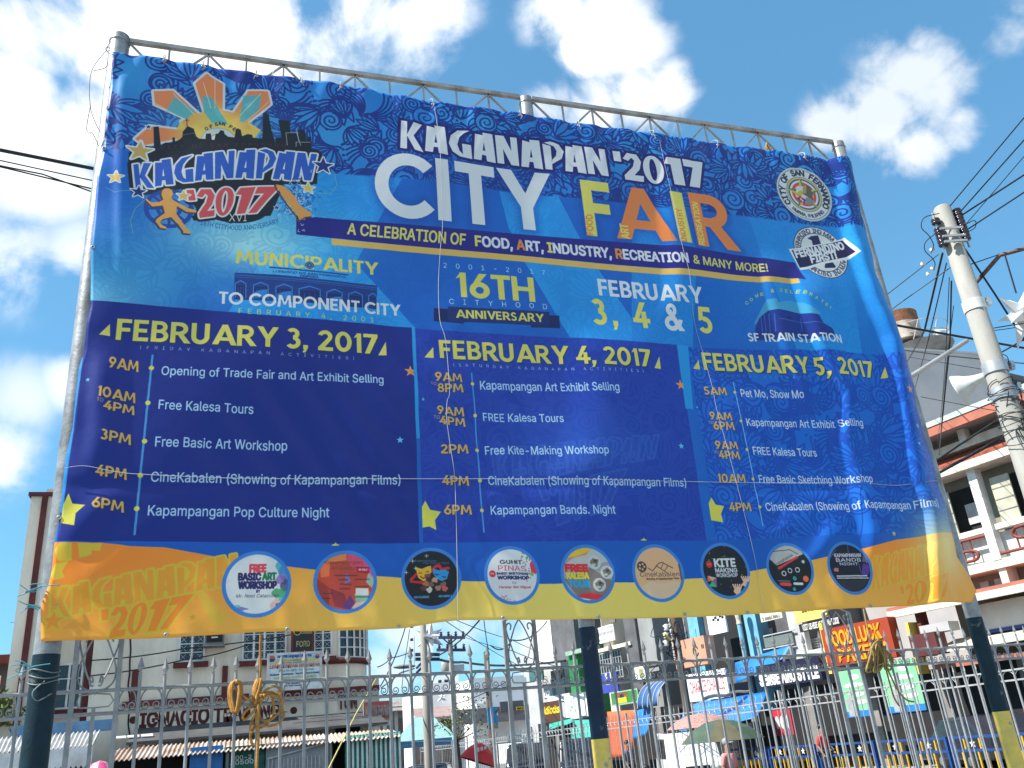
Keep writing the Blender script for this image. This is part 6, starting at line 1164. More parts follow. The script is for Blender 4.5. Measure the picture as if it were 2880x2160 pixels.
# ------------------------------------------------------------------ poles and wires
m_conc = mat('concrete_pole', (.35, .34, .31), .85, 0, .1, 2, dirt=(.22, .21, .19), bump=.15, streak=.75, chip=((.16, .15, .14), .33, 9)); m_wood = mat('dark_wooden_pole', (.10, .075, .06), .9, 0, .2, 4, streak=.8); m_wire = mat('black_cable', (.016, .016, .02), .5); m_por = mat('brown_porcelain', (.035, .02, .03), .2, spec=.6); m_zinc = mat('zinc_fitting', (.5, .5, .5), .4, .6)
def span(pts, r, label, sag=0.0, name='cable', grp=None, m=None):
    pts = [np.array(p, float) for p in pts]; o = []
    for a, b in zip(pts[:-1], pts[1:]): o += [a + (b - a) * t - np.array([0, 0, sag * 4 * t * (1 - t)]) for t in np.linspace(0, 1, 9)[:-1]]
    mb = MB(); mb.tube(o + [pts[-1]], r, 6); return tag(mb.build(name, m or m_wire), label, 'cable', grp)
D = atD
def pole(px_t, py_t, dep, r0, r1, label, m, top=None):
    c = D(px_t, py_t, dep); t = thing('utility_pole', label, 'utility pole', (c[0], c[1], 0)); mb = MB(); mb.lathe((c[0], c[1], 0), [(r0, 0), (r1, c[2]), (r1 * .8, c[2] + .03)], 16); mb.build('shaft', m, t); return t, c
p1, c1_ = pole(1182, 1600, 38, .19, .12, 'pale concrete utility pole by the green stall, carrying a star lantern', m_conc)
def arm(t, a, b, w, m, name='crossarm'): mb = MB(); mb.bar(a, b, w); return mb.build(name, m, t)
m_arm = mat('blue_grey_steel_arm', (.06, .065, .12), .5, .3)
for y in (1841, 1854): arm(p1, D(1168, y, 37.8), D(1237, y, 37.8), .14, m_arm)
for a, b in (((1171, 1880), (1205, 1845)), ((1171, 1893), (1207, 1857))): arm(p1, D(*a, 37.8), D(*b, 37.8), .08, m_arm, 'brace')
mb = MB(); mb.tube([D(1165, 1790 + 20 * k, 37.7) for k in range(5)], .01, 5)
for y in (1766, 1803, 1833): mb.lathe(D(1158, y, 37.8), [(.05, 0), (.09, .03), (.05, .06), (.09, .09), (.04, .12)], 10)
mb.build('insulator', m_por, p1); mb = MB(); mb.tube([D(1165, 1880, 37.8), D(1125, 1893, 36.5), D(1072, 1935, 35)], .035, 6); mb.build('lamp_arm', m_zinc, p1); mb = MB(); mb.ell(D(1137, 1875, 36.8), .5, .16, .09, 12); mb.build('lamp_head', mat('lamp_grey', (.2, .21, .22), .5), p1)
p2, c2_ = pole(1265, 1787, 50, .2, .13, 'far utility pole with two crossarms and a transformer', m_conc)
for y, x0, x1 in ((1793, 1233, 1308), (1828, 1228, 1310)):
    arm(p2, D(x0, y, 49.7), D(x1, y, 49.7), .16, m_arm)
    for x in np.linspace(x0 + 8, x1 - 5, 4): mb = MB(); mb.lathe(D(x, y, 49.7), [(.05, .08), (.1, .16), (.05, .22), (.09, .3), (.02, .36)], 8); mb.build('insulator', m_por, p2)
for s in (-1, 1): arm(p2, D(1265, 1812, 49.7), D(1265 + 20 * s, 1795, 49.7), .06, m_arm, 'brace')
mb = MB(); c = D(1255, 1893, 49.5); mb.lathe(c, [(.05, -.1), (.27, 0), (.27, .62), (.22, .68), (.05, .7)], 14); mb.build('transformer', mat('transformer_grey', (.38, .38, .37), .5), p2)
mb = MB(); c = D(1290, 1893, 49.5); mb.box(c - (.3, .2, 0), c + (.3, .2, .45)); mb.build('switch_box', m_zinc, p2)
p3, c3_ = pole(1364, 1834, 44, .16, .14, 'dark wooden pole leaning behind the blue poster board', m_wood)
for o in (p3.children[0],):
    o.rotation_euler = (0, R_(0.6), 0)
def star_lantern(c, r, label, n=12, m=None, hang=None, seed=1):
    t = thing('star_lantern', label, 'lantern', c); rg = np.random.RandomState(seed); c = np.array(c, float); g = (1 + 5 ** .5) / 2
    ico = [_n(v) for v in [(0, 1, g), (0, -1, g), (0, 1, -g), (0, -1, -g), (1, g, 0), (-1, g, 0), (1, -g, 0), (-1, -g, 0), (g, 0, 1), (g, 0, -1), (-g, 0, 1), (-g, 0, -1)]]
    for d in ico:
        mb = MB(); u = _n(np.cross(d, [.3, .2, .9])); w = np.cross(d, u); L = r * rg.uniform(.8, 1.1) * (1.25 if d[2] < -.8 else 1); k = [c + d * r * .28 + r * .24 * (math.cos(a) * u + math.sin(a) * w) for a in (0, 1.57, 3.14, 4.71)]
        mb.add(k + [c + d * L, c], [(0, 1, 4), (1, 2, 4), (2, 3, 4), (3, 0, 4), (1, 0, 5), (2, 1, 5), (3, 2, 5), (0, 3, 5)]); mb.build('point', m, t)
    if hang is not None: mb = MB(); mb.tube([c + (0, 0, r * .8), hang], .012, 5); mb.build('hanger', m_wire, t)
    return t
m_pap = mat('white_plastic_star', (.72, .72, .73), .5, 0, .05, 2)
star_lantern(D(1209, 1793, 37), .72, 'white many pointed star lantern hanging by the concrete pole under the banner', m=m_pap, hang=D(1205, 1740, 37)); star_lantern(D(1243, 1963, 55), .38, 'tiny pale star lantern in front of the long white building', m=m_pap, hang=D(1243, 1930, 55))
star_lantern(D(1452, 1560, 30), .3, 'x', m=m_pap) if False else None
for i, (L, r, lb) in enumerate([
    ([(1238, 1841, 38), (1360, 1730, 30)], .03, 'black cable rising right from the concrete pole crossarm'), ([(1240, 1856, 38), (1300, 1862, 44), (1420, 1872, 50), (1590, 1858, 42)], .06, 'thick bundle of black cables running right behind the scroll panel'), ([(1160, 1830, 38), (1100, 1850, 34), (1062, 1876, 30)], .02, 'thin cable sagging left from the concrete pole to the cream building'),
    ([(1310, 1793, 50), (1440, 1830, 38), (1580, 1878, 34)], .018, 'thin wire from the far crossarm to the right, upper'), ([(1254, 1747, 36), (1440, 1862, 48), (1540, 1905, 50)], .018, 'thin wire slanting down right across the sky under the banner'), ([(1285, 1745, 36), (1440, 1800, 46), (1560, 1850, 50)], .018, 'thin wire crossing the sky beside the scroll panel'), ([(1140, 1765, 30), (1070, 1930, 26)], .018, 'thin wire slanting down left beside the cream building'), ([(1152, 1770, 30), (1136, 1870, 30), (1130, 1935, 30)], .012, 'thin drooping wire just left of the concrete pole'),
    ([(1361, 1745, 25), (1374, 1826, 26)], .014, 'short black cord hanging from the banner bottom'), ([(1440, 1800, 20), (1540, 1745, 20)], .014, 'black cable behind the middle scroll panel rising right'), ([(1280, 1980, 40), (1380, 1940, 42), (1440, 1905, 44)], .02, 'sagging cable in front of the white building'), ([(1380, 1815, 20), (1440, 1800, 20)], .014, 'short continuation of the cable left of the middle panel')]):
    span([D(*p) for p in L], r, lb, .15 if len(L) < 3 else .05)
span([D(1060, 1905, 12), D(1000, 2010, 11), D(940, 2130, 10), D(920, 2170, 9.5)], .008, 'pale yellow cord stretched from the banner down past the fence', 0, 'cord', m=mat('pale_yellow_cord', (.6, .5, .18), .6))
span([onY(240, 1858, 24.6), onY(520, 1824, 24.6), onY(900, 1770, 24.6)], .016, 'thin dark wire crossing the cream building, upper of two', .05); span([onY(240, 1902, 24.6), onY(520, 1855, 24.6), onY(690, 1815, 24.6)], .016, 'thin dark wire crossing the cream building, lower of two', .05)
# long cables passing behind the banner
span([D(-900, 290, 8), D(-120, 398, 8.6), D(272, 476, 9.2), D(2533, 917, 13.5), D(3000, 1000, 15), D(4200, 1190, 24)], .021, 'thick black cable passing behind the banner from upper left to right')
span([D(-120, 425, 9), D(266, 509, 9.4), D(1500, 800, 12)], .0075, 'thin black wire at left just under the thick cable'); span([D(-120, 440, 9), D(263, 532, 9.4), D(1500, 900, 12)], .009, 'thin black wire at left, middle of the three under the thick cable'); span([D(-120, 442, 9), D(120, 490, 9.2), D(263, 541, 9.4), D(1500, 960, 12)], .009, 'thin black wire at left, lowest of the three under the thick cable')
# ------------------------------------------------------------------ right side of the street: one long row of shop fronts
_rd = ray(0, 2250); _rd[2] = 0; _rd = _n(_rd)
RO = D(2420, 2021, 30) * [1, 1, 0]; RU = -_rd; RN = np.array([-_rd[1], _rd[0], 0]); RN = RN if RN.dot(EYE - RO) > 0 else -RN
def RF(off=0): return frame(RO + RN * off, RU, -RN)          # x along the row (near = +), y into the buildings, z up
def ruz(px, py, off=0):
    r = ray(px, py); q = EYE + r * (((RO + RN * off) - EYE).dot(RN) / r.dot(RN)); return float((q - RO).dot(RU)), q[2]
def rr_(px0, py0, px1, py1, off=0):                           # extents: py0/py1 are read at px0
    a, b, c = ruz(px0, py0, off), ruz(px1, py1, off), ruz(px0, py1, off); return min(a[0], b[0]), max(a[0], b[0]), min(a[1], c[1]), max(a[1], c[1])
def rbox(t, name, m, px0, py0, px1, py1, off=0, th=.1, F=None):
    x0, x1, z0, z1 = rr_(px0, py0, px1, py1, off); mb = MB(); mb.fbox(RF(off), (x0, 0, z0), (x1, th, z1)); return mb.build(name, m, t)
def rsign(name, label, px0, py0, px1, py1, m, off=.4, th=.08, edge=None, cat='sign', group=None):
    x0, x1, z0, z1 = rr_(px0, py0, px1, py1, off); return board(name, label, cat, RF(off), x0, x1, z0, z1, m, th=th, edge=edge, group=group), (x0, x1, z0, z1), onF(RF(off), -th - .002)
def rbuild(name, label, px0, px1, ytop, m, depth=8, off=0, ybase=None, cat='building'):
    x0, x1, z0, z1 = rr_(px0, ytop, px1, 2200, off); t = thing(name, label, cat, RF(off)((x0 + x1) / 2, 0, 0)); mb = MB(); mb.fbox(RF(off), (x0, 0, 0 if ybase is None else ruz(px0, ybase, off)[1]), (x1, depth, z1)); mb.build('wall', m, t); return t, x0, x1, z1
def tarp(name, label, P, m, th=.015, sag=.12, cat='awning', n=8, group=None):
    """cloth between four world corners, sagging in the middle"""
    P = [np.array(p, float) for p in P]; vs = []
    for j in range(n + 1):
        for i in range(n + 1):
            u, v = i / n, j / n; p = P[0] * (1 - u) * (1 - v) + P[1] * u * (1 - v) + P[2] * u * v + P[3] * (1 - u) * v; vs.append(p - np.array([0, 0, sag * math.sin(math.pi * u) * math.sin(math.pi * v) + .03 * math.sin(u * 11) * math.sin(v * 7)]))
    mb = MB(); mb.add(vs, [(j * (n + 1) + i, j * (n + 1) + i + 1, (j + 1) * (n + 1) + i + 1, (j + 1) * (n + 1) + i) for j in range(n) for i in range(n)], 0, True); o = mb.build(name, m); o.modifiers.new('th', 'SOLIDIFY').thickness = th; return tag(o, label, cat, group)
m_grey = mat('grey_render', (.30, .31, .31), .85, 0, .15, .8, dirt=(.2, .2, .2), streak=.5); m_lgrey = mat('light_grey_render', (.45, .45, .45), .85, 0, .1, 1); m_dgrey = mat('dark_grey_wall', (.12, .12, .13), .85, 0, .2, 1)
m_blue = mat('blue_tarpaulin', (.02, .19, .62), .5, 0, .12, 2, bump=.2, bscale=5); m_org = mat('orange_tarpaulin', (.62, .13, .05), .6, 0, .12, 2); m_tealt = mat('teal_tarpaulin', (.03, .36, .28), .6, 0, .12, 2); m_green = mat('green_sign_wall', (.02, .20, .06), .5, 0, .1, 1)
# far white block and green corner
t, x0, x1, z1 = rbuild('white_block', 'tall plain white building with its shaded side coloured grey behind the middle post', 1500, 1592, 1690, m_wb, 6, -2); 
mb = MB(); mb.fbox(RF(-2), (x1, -.0, 0), (x1 + 2.6, 6, z1 - 1.4)); mb.build('shaded_wing', m_dgrey, t)  # shaded face of the white block, the shade put in as dark grey
rbox(t, 'lower_front', m_lgrey, 1478, 1882, 1600, 2100, -1.0, 1.5); rbox(t, 'teal_screen', mat('dark_teal_louvres', (.05, .16, .16), .6, 0, .2, 3), 1487, 1886, 1528, 1920, -.2, .1); rbox(t, 'dark_window', m_glass, 1548, 1888, 1592, 1960, -.9, .05)
rbox(t, 'awning_slab', m_white, 1540, 1960, 1604, 1978, .4, 1.2)
t, x0, x1, z1 = rbuild('green_building', 'narrow bright green shop building left of the middle post', 1596, 1662, 1842, m_green, 5, -.4); rbox(t, 'parapet', mat('pale_green_trim', (.3, .45, .35), .6), 1590, 1834, 1664, 1846, -.2, .6); rbox(t, 'white_base', m_wb, 1600, 1972, 1668, 2030, -.3, .3)
s, q, F = rsign('fast_food_sign', 'white sign with red and dark letters near the green building', 1533, 1945, 1548, 1963, m_wb, .3); mq_ = (q[0] + q[1]) / 2; lettering('CB', F, q[0] + .1, mq_, q[2] + .08, q[3] - q[2] - .2, m_r, s); lettering('PA', F, mq_ + .1, q[1] - .1, q[2] + .08, q[3] - q[2] - .2, m_b, s)
s, q, F = rsign('bakeshop_sign', 'brown shop sign with fat yellow lower case letters', 1520, 1978, 1583, 2036, mat('chocolate_sign', (.09, .035, .02), .5), .8); lettering('goldilocks', F, q[0] + .02, q[1] - .05, q[2] + (q[3] - q[2]) * .42, (q[3] - q[2]) * .34, mat('bright_yellow_letters', (.75, .52, .02), .5), s, bold=.03)
s, q, F = rsign('white_banner_sign', 'white sign with a thin green monogram left of the middle post', 1590, 1960, 1652, 2020, m_wb, .7); lettering('AS', F, q[0] + .5, q[1] - .8, q[2] + .25, .7, mat('thin_green', (.25, .4, .3), .6), s, bold=0)
# cream building with balusters
t, x0, x1, z1 = rbuild('balcony_building', 'cream building with a white balustrade and iron window grille right of the middle post', 1676, 1774, 1640, m_cream, 6, 0); rbox(t, 'balcony_opening', mat('olive_shade', (.16, .15, .11), .9), 1686, 1715, 1732, 1762, .03, .05)
mb = MB(); a = rr_(1684, 1772, 1733, 1806, .12)
for i in range(11): mb.lathe(RF(.12)(a[0] + (a[1] - a[0]) * (i + .5) / 11, 0, a[2]), [(.04, 0), (.07, .15), (.03, .35), (.06, .5), (.04, a[3] - a[2])], 8)
mb.fbox(RF(.12), (a[0], -.05, a[3]), (a[1], .06, a[3] + .1)); mb.fbox(RF(.12), (a[0], -.05, a[2] - .1), (a[1], .06, a[2])); mb.build('balustrade', m_white, t)
a = rr_(1688, 1840, 1757, 1915, .02); window(t, RF(.02), a[0], a[1], a[2], a[3], 8, 4, fm=m_ir2, grille=False); rbox(t, 'cornice', m_cream, 1682, 1826, 1776, 1836, .35, .35)
s, q, F = rsign('phone_shop_sign', 'blue violet shop sign with white lettering right of the middle post', 1694, 1897, 1745, 1952, mat('violet_blue_sign', (.05, .07, .40), .5), .7); scrawl(F, q[0] + .35, q[1] - .2, q[2] + .62, .3, m_white, s); scrawl(F, q[0] + .35, q[1] - .2, q[2] + .36, .16, m_white, s)
s, q, F = rsign('food_stall_sign', 'green and yellow sign with red lettering above the orange tarpaulin', 1722, 1950, 1802, 1985, mat('leaf_green_sign', (.05, .22, .05), .5), .9, edge=mat('pale_green_trim', (.3, .45, .35), .6)); mb = MB(); mb.fbox(F, (q[0] + .5, -.006, q[2] + .05), (q[1] - .9, 0, q[3] - .25)); mb.build('yellow_panel', mat('bright_yellow_panel', (.65, .55, .03), .5), s); lettering('AMAD HALAL', F, q[0] + .45, q[1] - .8, q[3] - .22, .16, mat('orange_red', (.65, .12, .02), .5), s); lettering('Sandals Store', onF(F, -.008), q[0] + .7, q[1] - 1.1, q[2] + .3, .16, m_b, s)
# grey block
t, x0, x1, z1 = rbuild('grey_block', 'big grey windowless building behind the cables right of the balustrade', 1774, 1900, 1640, m_grey, 7, .1); rbox(t, 'drain_pipe', m_dgrey, 1770, 1640, 1779, 1945, .25, .12); rbox(t, 'lower_band', m_dgrey, 1782, 1876, 1890, 1884, .16, .06); rbox(t, 'shop_window', m_glass, 1830, 1890, 1876, 1930, .14, .05)
s, q, F = rsign('poster_sign', 'white and olive poster sign under the grey building', 1788, 1878, 1822, 1920, m_wb, .6); mb = MB(); mb.fbox(F, (q[0] + .3, -.006, q[2] + .15), (q[1] - .1, 0, q[3] - .1)); mb.build('olive_picture', mat('olive_print', (.35, .38, .15), .6), s)
# blue column building
m_bcol = mat('sky_blue_plaster', (.16, .42, .58), .7, 0, .1, 2); t, x0, x1, z1 = rbuild('column_building', 'dark fronted building with sky blue fluted columns', 1900, 2160, 1600, m_dgrey, 7, .1)
def column(px0, px1, ytop, ybot, off):
    a = rr_(px0, ytop, px1, ybot, off); r = (a[1] - a[0]) / 2 * .8; c = RF(off)((a[0] + a[1]) / 2, 0, 0); mb = MB(); n = 30; vs = []
    for z in (a[2], a[3] - .55): vs += [c + (r * (1 - .07 * (i % 2)) * math.cos(2 * math.pi * i / n), r * (1 - .07 * (i % 2)) * math.sin(2 * math.pi * i / n), z) for i in range(n)]
    mb.add(vs, [(i, (i + 1) % n, n + (i + 1) % n, n + i) for i in range(n)]); o = mb.build('column', m_bcol, t)
    mb = MB(); mb.lathe(c + (0, 0, a[3] - .55), [(r * 1.15, 0), (r * 1.15, .08), (r * .95, .1), (r * 1.05, .2), (r * 1.5, .55), (r * 1.5, .7)], 20); mb.build('capital', mat('cream_capital', (.5, .47, .38), .8), o)
column(1922, 1962, 1740, 2000, .9); column(2078, 2118, 1715, 2000, .9); rbox(t, 'pier', m_bcol, 1944, 1640, 1974, 2000, .4, .6); rbox(t, 'pier', m_bcol, 2106, 1640, 2140, 2000, .4, .6); rbox(t, 'dark_front', m_black, 1980, 1700, 2100, 1900, .15, .05)
s, q, F = rsign('flag_sign', 'white hanging sign with a black chequered flag between the blue columns', 1990, 1728, 2052, 1790, m_wb, 1.0); 
m_ink = mat('black_ink', (.02, .02, .02), .6); mb = MB()
for i in range(7):
    for j in range(4):
        if (i + j) % 2 == 0: z = q[2] + .52 + j * .1 - .04 * math.sin(i * .9); x = q[0] + .32 + i * .14; mb.slab([F(x, -.006, z), F(x + .14, -.006, z + .0), F(x + .14, -.006, z + .1), F(x, -.006, z + .1)], F(0, .005, 0) - F(0, 0, 0))
mb.build('chequered_flag', m_ink, s)
s, q, F = rsign('salmon_signboard', 'salmon pink signboard with faint dark marks, its right end in shade', 1918, 1806, 2022, 1884, mat('salmon_board', (.60, .30, .19), .7, 0, .08, 2), 1.6, th=.5); lettering('C "', F, q[0] + 1.2, q[0] + 1.9, q[2] + .35, .4, m_ink, s, bold=0)
rx = ruz(1895, 1800, .5)[0]; t = thing('ladder', 'steel ladder standing against the building left of the blue column', 'ladder', RF(.6)(rx, 0, 0)); mb = MB(); zt0, zt9 = ruz(1895, 1860, .6)[1], ruz(1895, 1735, .6)[1]
for s_ in (0, .42): mb.bar(RF(.6)(rx + s_, 0, zt0), RF(.6)(rx + s_, 0, zt9), .05)
mb.build('side_rail', m_white, t); mb = MB(); 
for k in range(9): z = zt0 + (zt9 - zt0) * (k + .5) / 9; mb.bar(RF(.6)(rx, 0, z), RF(.6)(rx + .42, 0, z), .035)
mb.build('rung', m_white, t)
pr, _c = pole(1893, 1738, 32, .16, .13, 'dark grimy utility pole with tangled cables by the grey building', m_wood)
mb = MB()
for k in range(26): a = D(1888 + random.uniform(-14, 14), 1790 + random.uniform(-30, 70), 31.6); mb.tube(smooth_path([a, a + rng.normal(0, .25, 3), a + rng.normal(0, .4, 3)], 4), .014, 4)
mb.build('cable_tangle', m_wire, pr); mb = MB(); 
for k in range(3): mb.lathe(D(1876, 1775 + k * 22, 31.5), [(.05, 0), (.12, .05), (.06, .1), (.14, .2), (.05, .25)], 9)
mb.build('insulator', mat('white_porcelain', (.6, .6, .58), .25), pr); mb = MB(); mb.tube([D(1868, 1785, 31.4), D(1885, 1800, 31.4)], .06, 6); mb.build('yellow_fitting', m_yel, pr)
# blue tarpaulins, sign of the white board with red letters
s, q, F = rsign('red_letter_sign', 'white signboard with big thin red capital letters above the blue market tarpaulin', 1930, 1899, 2060, 1977, m_wb, 2.0); lettering('CHARLIE CHARLIE', F, q[0] + .22, q[1] - .15, q[2] + (q[3] - q[2]) * .3, (q[3] - q[2]) * .42, mat('faded_red_letters', (.62, .10, .09), .5), s, bold=0)
mb = MB(); mb.tube([F(q[0] + .9 + i * .35, -.01, q[2] + .06 + .08 * abs(math.sin(i * 2.3))) for i in range(9)], .05, 5); mb.build('skyline_print', m_dgrey, s)
def arched(px0, px1, ytop, ybot, off, d, label, m):
    a = rr_(px0, ytop, px1, ybot, off); t = thing('dome_awning', label, 'awning', RF(off)((a[0] + a[1]) / 2, 0, a[2])); k = np.linspace(0, math.pi / 2, 9); h = a[3] - a[2]; vs = [RF(off)(x, -d * math.sin(b) + .0, a[2] + h * math.cos(b)) for b in k for x in np.linspace(a[0], a[1], 7)]
    mb = MB(); mb.add(vs, [(j * 7 + i, j * 7 + i + 1, (j + 1) * 7 + i + 1, (j + 1) * 7 + i) for j in range(8) for i in range(6)], 0, True); o = mb.build('cover', m, t); o.modifiers.new('th', 'SOLIDIFY').thickness = .02
    for x in np.linspace(a[0], a[1], 5): mb = MB(); mb.tube([RF(off)(x, -d * 1.02 * math.sin(b), a[2] + h * 1.02 * math.cos(b)) for b in k], .025, 5); mb.build('rib', m_lgrey, t)
arched(1842, 1912, 1918, 1990, 1.2, 1.1, 'dark blue quarter round awning with pale ribs', mat('navy_awning', (.03, .10, .26), .5, 0, .1, 2))
def RW(px, py, off): u, z = ruz(px, py, off); return RF(off)(u, 0, z)
tarp('tarpaulin', 'large bright blue market tarpaulin sloping below the red lettered signboard', [RW(1925, 1985, 2.2), RW(2160, 1945, 2.2), RW(2128, 2020, 4.6), RW(1908, 2066, 4.6)], m_blue, sag=.15); tarp('tarpaulin', 'blue tarpaulin tied up beside the right blue column', [RW(2068, 1864, .9), RW(2232, 1812, .9), RW(2196, 1858, 1.3), RW(2070, 1922, 1.3)], m_blue, sag=.1)
tarp('tarpaulin', 'narrow blue tarpaulin hanging right of the orange one', [RW(1786, 2000, 2.0), RW(1836, 1986, 2.0), RW(1820, 2065, 2.3), RW(1780, 2080, 2.3)], m_blue, sag=.06); tarp('tarpaulin', 'orange tarpaulin hanging as a stall wall right of the middle post', [RW(1708, 2002, 2.0), RW(1790, 1996, 2.0), RW(1776, 2128, 2.1), RW(1722, 2135, 2.1)], m_org, sag=.08); tarp('tarpaulin', 'teal green tarpaulin left of the middle post', [RW(1607, 2026, 1.8), RW(1664, 2024, 1.8), RW(1664, 2084, 2.4), RW(1608, 2086, 2.4)], m_tealt, sag=.06)
tarp('tarpaulin', 'low sloping green awning under the brown bakeshop sign', [RW(1545, 2036, 1.0), RW(1612, 2020, 1.0), RW(1612, 2032, 2.2), RW(1545, 2052, 2.2)], m_tealt, sag=.04)
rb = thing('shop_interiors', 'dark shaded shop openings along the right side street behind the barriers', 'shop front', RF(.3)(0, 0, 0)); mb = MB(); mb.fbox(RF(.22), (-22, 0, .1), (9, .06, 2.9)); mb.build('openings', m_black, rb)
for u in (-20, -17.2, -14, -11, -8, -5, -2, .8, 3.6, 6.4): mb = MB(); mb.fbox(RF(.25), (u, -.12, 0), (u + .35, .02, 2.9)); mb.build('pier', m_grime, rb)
# navy sign, shutters, mesh, awnings
s, q, F = rsign('clothes_shop_sign', 'long dark navy shop sign with bold white capitals', 2136, 1874, 2332, 1938, mat('navy_sign_face', (.02, .02, .05), .4), 2.3, th=.2); z0 = q[2] + (q[3] - q[2]) * .12; lettering('SENSE AND STYLE', F, q[0] + .08, q[1] - .1, z0, (q[3] - q[2]) * .45, m_white, s, bold=.05)
t, x0, x1, z1 = rbuild('shutter_shop', 'grey shop building with roller shutter and upstairs signs', 2150, 2345, 1600, m_dgrey, 7, .12); rbox(t, 'roller_shutter', m_grey, 2258, 1800, 2318, 1862, .2, .1)
a = rr_(2258, 1800, 2318, 1862, .3); mb = MB()
for k in range(9): z = a[2] + (a[3] - a[2]) * k / 9; mb.fbox(RF(.32), (a[0], 0, z), (a[1], .03, z + .06))
mb.build('slat', m_lgrey, t); rbox(t, 'ledge', m_white, 2240, 1836, 2330, 1848, 1.2, 1.0); rbox(t, 'mesh_panel', mat('green_wire_mesh', (.17, .21, .19), .8, 0, .3, 40), 2146, 1790, 2236, 1824, .9, .05)
for y in (1788, 1826): rbox(t, 'mesh_frame', m_lgrey, 2146, y, 2236, y + 3, .95, .05)
rbox(t, 'corner_post', m_lgrey, 2232, 1640, 2246, 1900, .8, .25); rbox(t, 'upper_window', m_glass, 2150, 1770, 2176, 1785, .18, .05)
s, q, F = rsign('clinic_sign', 'cream sign with small grey lettering just under the banner', 2140, 1722, 2208, 1752, mat('cream_sign', (.7, .66, .52), .5), .8); lettering('Dr. Armando R. Alvarez Jr.', F, q[0] + .1, q[1] - .1, q[3] - .35, .15, m_gy, s, bold=0); scrawl(F, q[0] + .9, q[1] - .9, q[3] - .7, .1, m_gy, s)
s, q, F = rsign('yellow_sign', 'yellow sign with brown capitals above a white second floor notice', 2232, 1700, 2336, 1756, mat('warm_yellow_sign', (.85, .62, .16), .5), 1.0); z_ = ruz(2250, 1724, 1.08)[1]; lettering('BRANDED', F, q[0] + .4, q[1] - .3, z_, .32, mat('brown_letters', (.2, .13, .03), .6), s); scrawl(F, q[0] + 1.1, q[1] - .5, z_ - .4, .12, mat('mustard_letters', (.5, .4, .1), .6), s)
rbox(s, 'notice_board', m_black, 2246, 1757, 2372, 1780, 1.0, .05); a = rr_(2256, 1760, 2366, 1773, 1.06); lettering('VISIT US HERE AT THE 2ND FLOOR', onF(RF(1.06), -.004), a[0], a[1], a[2] - .02, .2, m_white, s)
# red bakery sign
m_rs = mat('red_brown_sign', (.36, .05, .02), .5, 0, .1, 1); m_ys = mat('yellow_trim', (.85, .58, .12), .5, 0, .08, 2)
s, q, F = rsign('bakery_sign', 'big red sign with fat orange yellow capitals between two yellow pillars', 2330, 1772, 2555, 1880, m_rs, 1.2, th=.4); H_ = q[3] - q[2]; W_ = q[1] - q[0]
lettering('GOOD LUCK', F, q[0] + W_ * .06, q[0] + W_ * .88, q[2] + H_ * .52, H_ * .36, mat('orange_yellow_letters', (.85, .36, .02), .4), s, bold=.025, proud=.03); lettering('BAKERY', F, q[0] + W_ * .2, q[0] + W_ * .92, q[2] + H_ * .08, H_ * .33, _mats['orange_yellow_letters'], s, bold=.025, proud=.03)
for a, b in ((2312, 2331), (2556, 2580)): x0, x1, z0, z1 = rr_(a, 1764, b, 1890, 1.25); mb = MB(); mb.fbox(RF(1.25), (x0, 0, z0 - .1), (x1, .45, z1 + .15)); mb.build('yellow_pillar', m_ys, s)
rbox(s, 'maroon_return', m_mar, 2581, 1720, 2604, 1850, 1.0, .4)
m_gr = mat('mint_green_print', (.22, .55, .30), .5, 0, .1, 2); m_wp = mat('white_print', (.75, .77, .75), .5)
for i, (p, lb) in enumerate((((2354, 1890, 2462, 2022), 'mint green advertising tarpaulin with white panels, left of two'), ((2472, 1866, 2612, 2010), 'mint green advertising tarpaulin with white panels, right of two'))):
    s, q, F = rsign('advert_tarpaulin', lb, *p, m_gr, 2.2, th=.04, group='green advertising tarpaulins'); W_, H_ = q[1] - q[0], q[3] - q[2]
    mb = MB(); mb.fbox(F, (q[0], -.006, q[2]), (q[1], 0, q[2] + H_ * .13)); mb.build('blue_strip', m_blue, s)
    for u0, u1, v0, v1 in ((.5, .8, .78, .9), (.15, .9, .62, .72), (.45, .85, .42, .52), (.5, .9, .26, .36)): mb = MB(); mb.slab([F(q[0] + W_ * (u0 + (u1 - u0) * (.5 + .5 * math.cos(b))), -.006, q[2] + H_ * (v0 + (v1 - v0) * (.5 + .5 * math.sin(b)))) for b in np.linspace(0, 6.283, 17)[:-1]], F(0, .005, 0) - F(0, 0, 0)); mb.build('white_patch', m_wp, s)
    mb = MB(); mb.slab([F(q[0] + W_ * u, -.008, q[2] + H_ * v) for u, v in ((.16, .02), (.44, .02), (.46, .3), (.36, .4), (.34, .52), (.26, .54), (.24, .42), (.14, .36))], F(0, .006, 0) - F(0, 0, 0)); mb.build('printed_figure', mat('grey_figure_print', (.35, .37, .38), .6), s)
# right end: shaded shop under the balcony building
s, q, F = rsign('maroon_box_sign', 'maroon box sign with grey top beside the yellow pillar', 2584, 1788, 2676, 1850, mat('dark_maroon_sign', (.11, .03, .03), .5), 1.3, th=.5); rbox(s, 'grey_top', m_lgrey, 2584, 1762, 2676, 1787, 1.2, .5)

